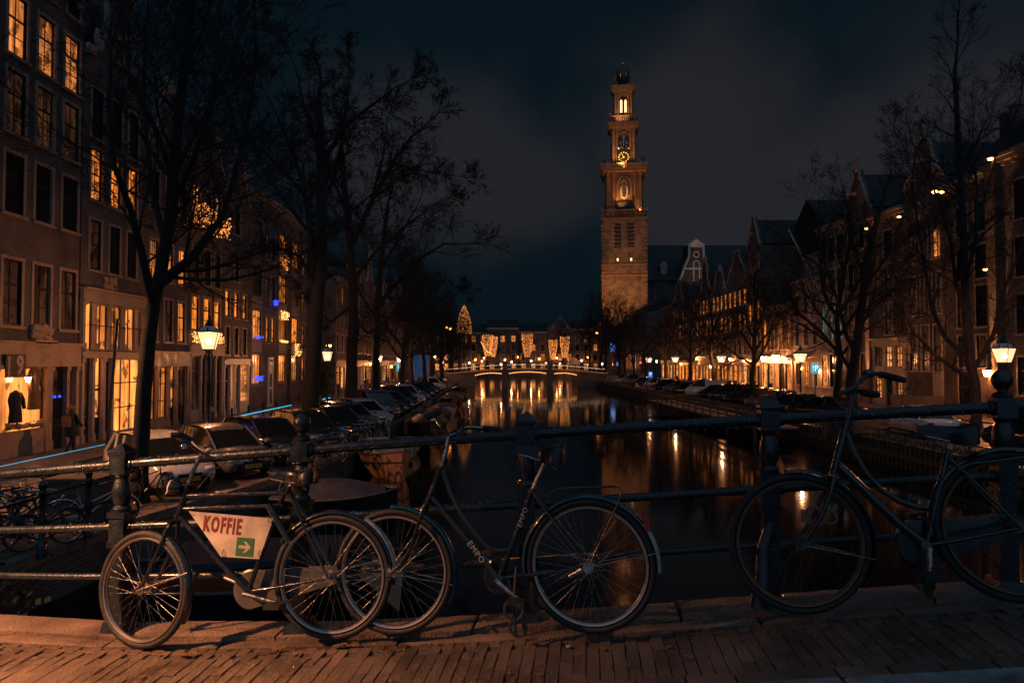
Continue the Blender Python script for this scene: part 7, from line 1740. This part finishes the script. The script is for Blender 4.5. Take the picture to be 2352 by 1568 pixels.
rbk, RL_, rrc, rfc, rw1, rw2 = make_bike(Rb, 'black heavy step through bicycle with high saddle, at the right in shadow')
c = RL_((1995, 858), .05); obj('bell', MB().sphere(tuple(c), .032, 12, 8, (1, 1, .7)), 'bike_black', rbk, smooth=60)
c = RL_((1870, 1185), -.05); obj('chain_lock', MB().ring((0, 0, 0), .045, .008, 16, 6).ring((.07, .01, 0), .035, .008, 16, 6).box(-.06, -.015, -.02, .02, -.03, .03), 'rust_steel', rbk, loc=tuple(c))
obj('rear_carrier', MB().tube([RL_(p, -.05) for p in ((2200, 1080), (2225, 1066), (2352, 1050), (2440, 1048))], .007, 6).tube([RL_(p, .05) for p in ((2200, 1080), (2225, 1066), (2352, 1050), (2440, 1048))], .007, 6), 'bike_black', rbk)

# ------------------------------------------------------------------ parked bicycles on the quays (light copies)
def far_bike(name_m, teal=False):
    r = thing('parked_bicycle', 'b', 'bicycle', group='bicycles parked on the quays')
    for x, nm in ((0, 'w'), (1.08, 'w')): wheel_parts(r, (x, 0, .345), .345, 'worn_steel', 20, detail=False, steer=0 if x == 0 else .25)
    f = MB().tube([(.42, 0, .29), (.28, 0, .80)], .016, 6).tube([(.42, 0, .29), (.92, 0, .72)], .016, 6).tube([(.32, 0, .70 if not teal else .5), (.92, 0, .78)], .014, 6).tube([(.90, 0, .82), (.96, 0, .62), (1.08, 0, .345)], .016, 6).tube([(0, .05, .345), (.42, 0, .29), (0, -.05, .345)], .010, 5).tube([(0, .05, .345), (.30, 0, .72), (0, -.05, .345)], .009, 5)
    obj('frame', f, name_m, r)
    obj('handlebar', MB().tube([(.90, 0, .80), (.87, 0, 1.02)], .012, 6).tube([(.65, -.28, 1.02), (.80, -.24, 1.04), (.92, -.06, 1.03), (.92, .06, 1.03), (.80, .24, 1.04), (.65, .28, 1.02)], .012, 6), 'chrome', r)
    obj('seat_post', MB().tube([(.28, 0, .80), (.25, 0, .93)], .012, 6), 'worn_steel', r); saddle(r, (.25, 0, .98), .27, .2, heading=1)
    for x, a0, a1 in ((0, 10, 190), (1.08, 0, 120)): obj('mudguard', fender_mesh(.36, rad(a0), rad(a1), seg=12), name_m, r, loc=(x, 0, .345))
    obj('rear_carrier', MB().tube([(.15, -.05, .74), (-.3, -.05, .74), (-.3, .05, .74), (.15, .05, .74)], .008, 5).tube([(-.25, .05, .74), (0, .06, .345)], .006, 4), 'bike_black', r)
    obj('chain_case', MB().prism([(.50, .36), (.34, .20), (.05, .29), (.05, .40)], .03, .06), name_m, r)
    obj('headlamp', MB().sphere((.99, 0, .90), .045, 8, 6), 'chrome', r)
    return r
fbk = far_bike('bike_black'); fbt = far_bike('bike_teal', True); fbg = far_bike('car_silver', True)
quick = [fbk, fbt, fbg]; first = {0: 1, 1: 1, 2: 1}
spots = [(0, -10.2, 11.7, 30, 'black bicycle lowest at the left edge behind the railing'), (1, -10.6, 12.6, 55, 'teal bicycle at the left edge near the road'), (0, -9.9, 13.3, 25, 'black bicycle overlapping its neighbours in the left row'), (0, -9.5, 15.2, 160, 'black bicycle turned towards the silver car'),
    (2, -11.6, 14.4, 40, 'silver bicycle by the road at the far left'), (0, -8.8, 16.7, 75, 'black bicycle between the planter and the silver car'), (0, -6.3, 21.6, 70, 'black bicycle before the third car, by the water'), (0, -5.9, 23.2, 60, 'black bicycle in the tangle behind the ball topped post'), (0, -5.65, 26.4, 75, 'black bicycle at the edge behind the coffee bicycle saddle'), (0, -5.5, 29.6, 70, 'black bicycle at the edge above the orange boat cabin'),
    (0, -9.6, 12.3, 35, 'black bicycle at the far left end of the row behind the railing'), (1, -9.1, 12.8, 40, 'teal bicycle second in the row behind the railing'), (0, -9.3, 13.9, 150, 'black bicycle facing away in the row behind the railing'), (2, -8.9, 14.3, 30, 'silver bicycle next to the leftmost railing post'),
    (0, -9.8, 14.9, 45, 'black bicycle behind the leftmost railing post'), (1, -9.0, 15.6, 200, 'teal bicycle right of the leftmost railing post'), (0, -11.0, 13.2, 20, 'black bicycle with raised bars further back on the left pavement'), (0, -10.8, 15.4, 60, 'black bicycle close to the silver car'),
    (2, -10.4, 16.6, 10, 'silver bicycle against the near trunk'), (0, -5.9, 22.4, 100, 'black bicycle by the edge beside the covered dinghy'), (0, -5.7, 24.2, 80, 'black bicycle at the edge below the ball topped post'), (1, -5.6, 25.2, 95, 'teal bicycle at the edge behind the ball topped post'),
    (0, -5.5, 28.3, 90, 'black bicycle at the edge by the orange boat'), (0, -5.45, 31.2, 95, 'black bicycle between the dark hatchback and the water'), (2, -5.5, 34.5, 85, 'silver bicycle at the edge near the third tree'), (0, 18.3, 78, 90, 'black bicycle on the right bank before the dark cars'),
    (0, 18.4, 80.5, 92, 'black bicycle, second on the right bank'), (1, 18.4, 83, 88, 'teal bicycle on the right bank'), (0, 18.5, 86, 95, 'black bicycle far along the right bank'), (2, 18.5, 89, 90, 'silver bicycle far along the right bank'), (0, 18.6, 98, 90, 'last black bicycle before the far bridge on the right'), (0, -8.0, 112, 30, 'black bicycle at the left foot of the far bridge'), (0, 19, 115, 40, 'black bicycle at the right foot of the far bridge')]
for k_, x, y, a, lab in spots:
    if first.get(k_):
        index_kids(quick[k_]); first[k_] = 0; q = quick[k_]; q.location = (x, y, GZ); q.rotation_euler = (rad(R.uniform(3, 9)), 0, rad(a)); q['label'] = lab
    else: clone(quick[k_], (x, y, GZ), label=lab, rot=(rad(R.uniform(-7, 8)), 0, rad(a)))
# cargo crate with a round orange bag on a bicycle by the silver car
o = obj('bicycle_crate', MB().box(-.22, .22, -.17, .17, 0, .03).box(-.22, -.20, -.17, .17, .03, .26).box(.20, .22, -.17, .17, .03, .26).box(-.20, .20, -.17, -.15, .03, .26).box(-.20, .20, .15, .17, .03, .26), 'hull_dark', loc=(-9.75, 15.6, GZ + .78)); o['label'] = 'dark plastic crate over a bicycle before the silver car'; o['category'] = 'crate'
o = obj('saddle_bag', MB().sphere((0, 0, 0), .22, 12, 8, (1.3, .8, .62)), 'timber', loc=(-10.5, 15.9, GZ + 1.0), smooth=60); o['label'] = 'rounded tan cover over a bicycle seat before the silver car'; o['category'] = 'cover'
# wooden box behind first post
o = obj('wooden_planter', MB().box(-.6, .6, -.35, .35, 0, .95).box(-.66, .66, -.41, .41, .95, 1.02), 'timber', loc=(-8.95, 15.2, GZ)); o['label'] = 'square wooden planter behind the leftmost railing post'; o['category'] = 'planter'

# ------------------------------------------------------------------ lamps that stand just outside the frame and light the bridge
def big_lamp(loc, label, power, size, colr, tgt=None, ang=84):
    r = thing('street_lamp', label, 'street lamp', loc, group='tall lamps beside the near bridge')
    obj('post', MB().tube([(-.9, 0, -5.5), (-.9, 0, .5), (-.5, 0, .7), (0, 0, .42)], .05, 8), 'lamp_iron', r); obj('hood', MB().lathe([(.30, .16), (.28, .24), (.08, .36), (.02, .4)], 12), 'lamp_iron', r)
    l = D.lights.new('lamp_light', 'SPOT' if tgt else 'POINT'); l.energy = power; l.color = colr; l.shadow_soft_size = size; lo = D.objects.new('lamp_light', l); col.objects.link(lo); lo.parent = r; lo.location = (0, 0, .0)
    if tgt: l.spot_size = rad(ang); l.spot_blend = 1; lo.rotation_euler = (Vector(tgt) - Vector(loc)).to_track_quat('-Z', 'Y').to_euler()
big_lamp(tuple(B(-4.3, 2.3, 2.4)), 'street lamp left of the bridge that lights the bicycles', 1150, .05, (1, .41, .165), B(-2.9, 3.3, 0))
big_lamp((-12.6, 16.2, 7.6), 'street lamp over the left street just outside the picture', 3200, .15, (1, .38, .15), (-9.4, 19.5, 1), 96)
# floodlights of the tower and the wall washers
def spot(name, loc, tgt, power, ang, colr=(1, .50, .18), size=.3, blend=.6, label=None):
    l = D.lights.new(name, 'SPOT'); l.energy = power; l.color = colr; l.spot_size = rad(ang); l.spot_blend = blend; l.shadow_soft_size = size
    o = D.objects.new(name, l); col.objects.link(o); o.location = loc; o.rotation_euler = (Vector(tgt) - Vector(loc)).to_track_quat('-Z', 'Y').to_euler(); return o
spot('tower_floodlight', (TX - 9, TY - 18, 10), (TX, TY, 26), 26000, 50, (1, .40, .12))
spot('tower_floodlight', (TX - 5, TY - 32, 16), (TX, TY, 56), 20000, 45, (1, .40, .12))
spot('stage_floodlight', (TX - 2, TY - 6.2, 43.5), (TX, TY - 3, 52), 2600, 80, (1, .40, .10)); spot('stage_floodlight', (TX + 3, TY - 6.4, 43), (TX + 2, TY - 3, 52), 1700, 70, (1, .40, .10))
spot('stage_floodlight', (TX - 2, TY - 7.5, 54.5), (TX, TY, 63), 2800, 80); spot('stage_floodlight', (TX - 2, TY - 6, 66.5), (TX, TY, 74), 1500, 90)
spot('stage_floodlight', (TX - 1, TY - 6, 54), (TX, TY - 3, 59), 160, 70)
spot('church_floodlight', (41 + 13.5, 178, 20), (41 + 13.5, 184, 33), 900, 70, (1, .60, .32))
for Yw, Xo, pw in ((41.4, .80, 9000), (50.4, .5, 4500), (46.6, .5, 2500), (55.7, .6, 6000), (52.0, .9, 900)): spot('wall_washer', (XR - Xo, Yw, 2.0), (XR - .1, Yw, 12), pw, 17, (1, .40, .15), .05)
# fallen leaves on the pavement
R.seed(4)
lfm = []
for i in range(3):
    s_ = .018 + .006*i; lfm.append(MB().add([(-s_, 0, .001), (-s_*.3, s_*.6, .004), (s_, s_*.15, .001), (s_*.2, -s_*.6, .005)], [(0, 1, 2, 3)]).mesh('leaf', 'cloth_brown'))
for i in range(34):
    u, v = R.uniform(-2.6, 2.4), R.uniform(3.2, 3.85); o = link('fallen_leaf', lfm[i % 3]); o.matrix_world = bmat(u, v, .006 if v < 3.72 else .03) @ Matrix.Rotation(R.uniform(0, 6.28), 4, 'Z')
    o['label'] = 'small brown leaf lying on the wet bridge pavement'; o['category'] = 'leaf'; o['group'] = 'fallen leaves on the bridge'
# ties holding the sign, and a wound lock under the saddle
for q_ in ((445, 1176), (620, 1192), (598, 1270), (515, 1268)):
    p_ = KL(q_, -.014); obj('cable_tie', MB().ring((0, 0, 0), .019, .0022, 12, 4), 'rubber', kb, loc=tuple(p_), rot=(0, 0, rad(90)))
obj('wound_lock', MB().tube([tuple(KL((652 + 9*math.cos(a), 1120 + 14*math.sin(a)), -.03 - .002*a)) for a in [k*.6 for k in range(26)]], .006, 6), 'rubber', kb)
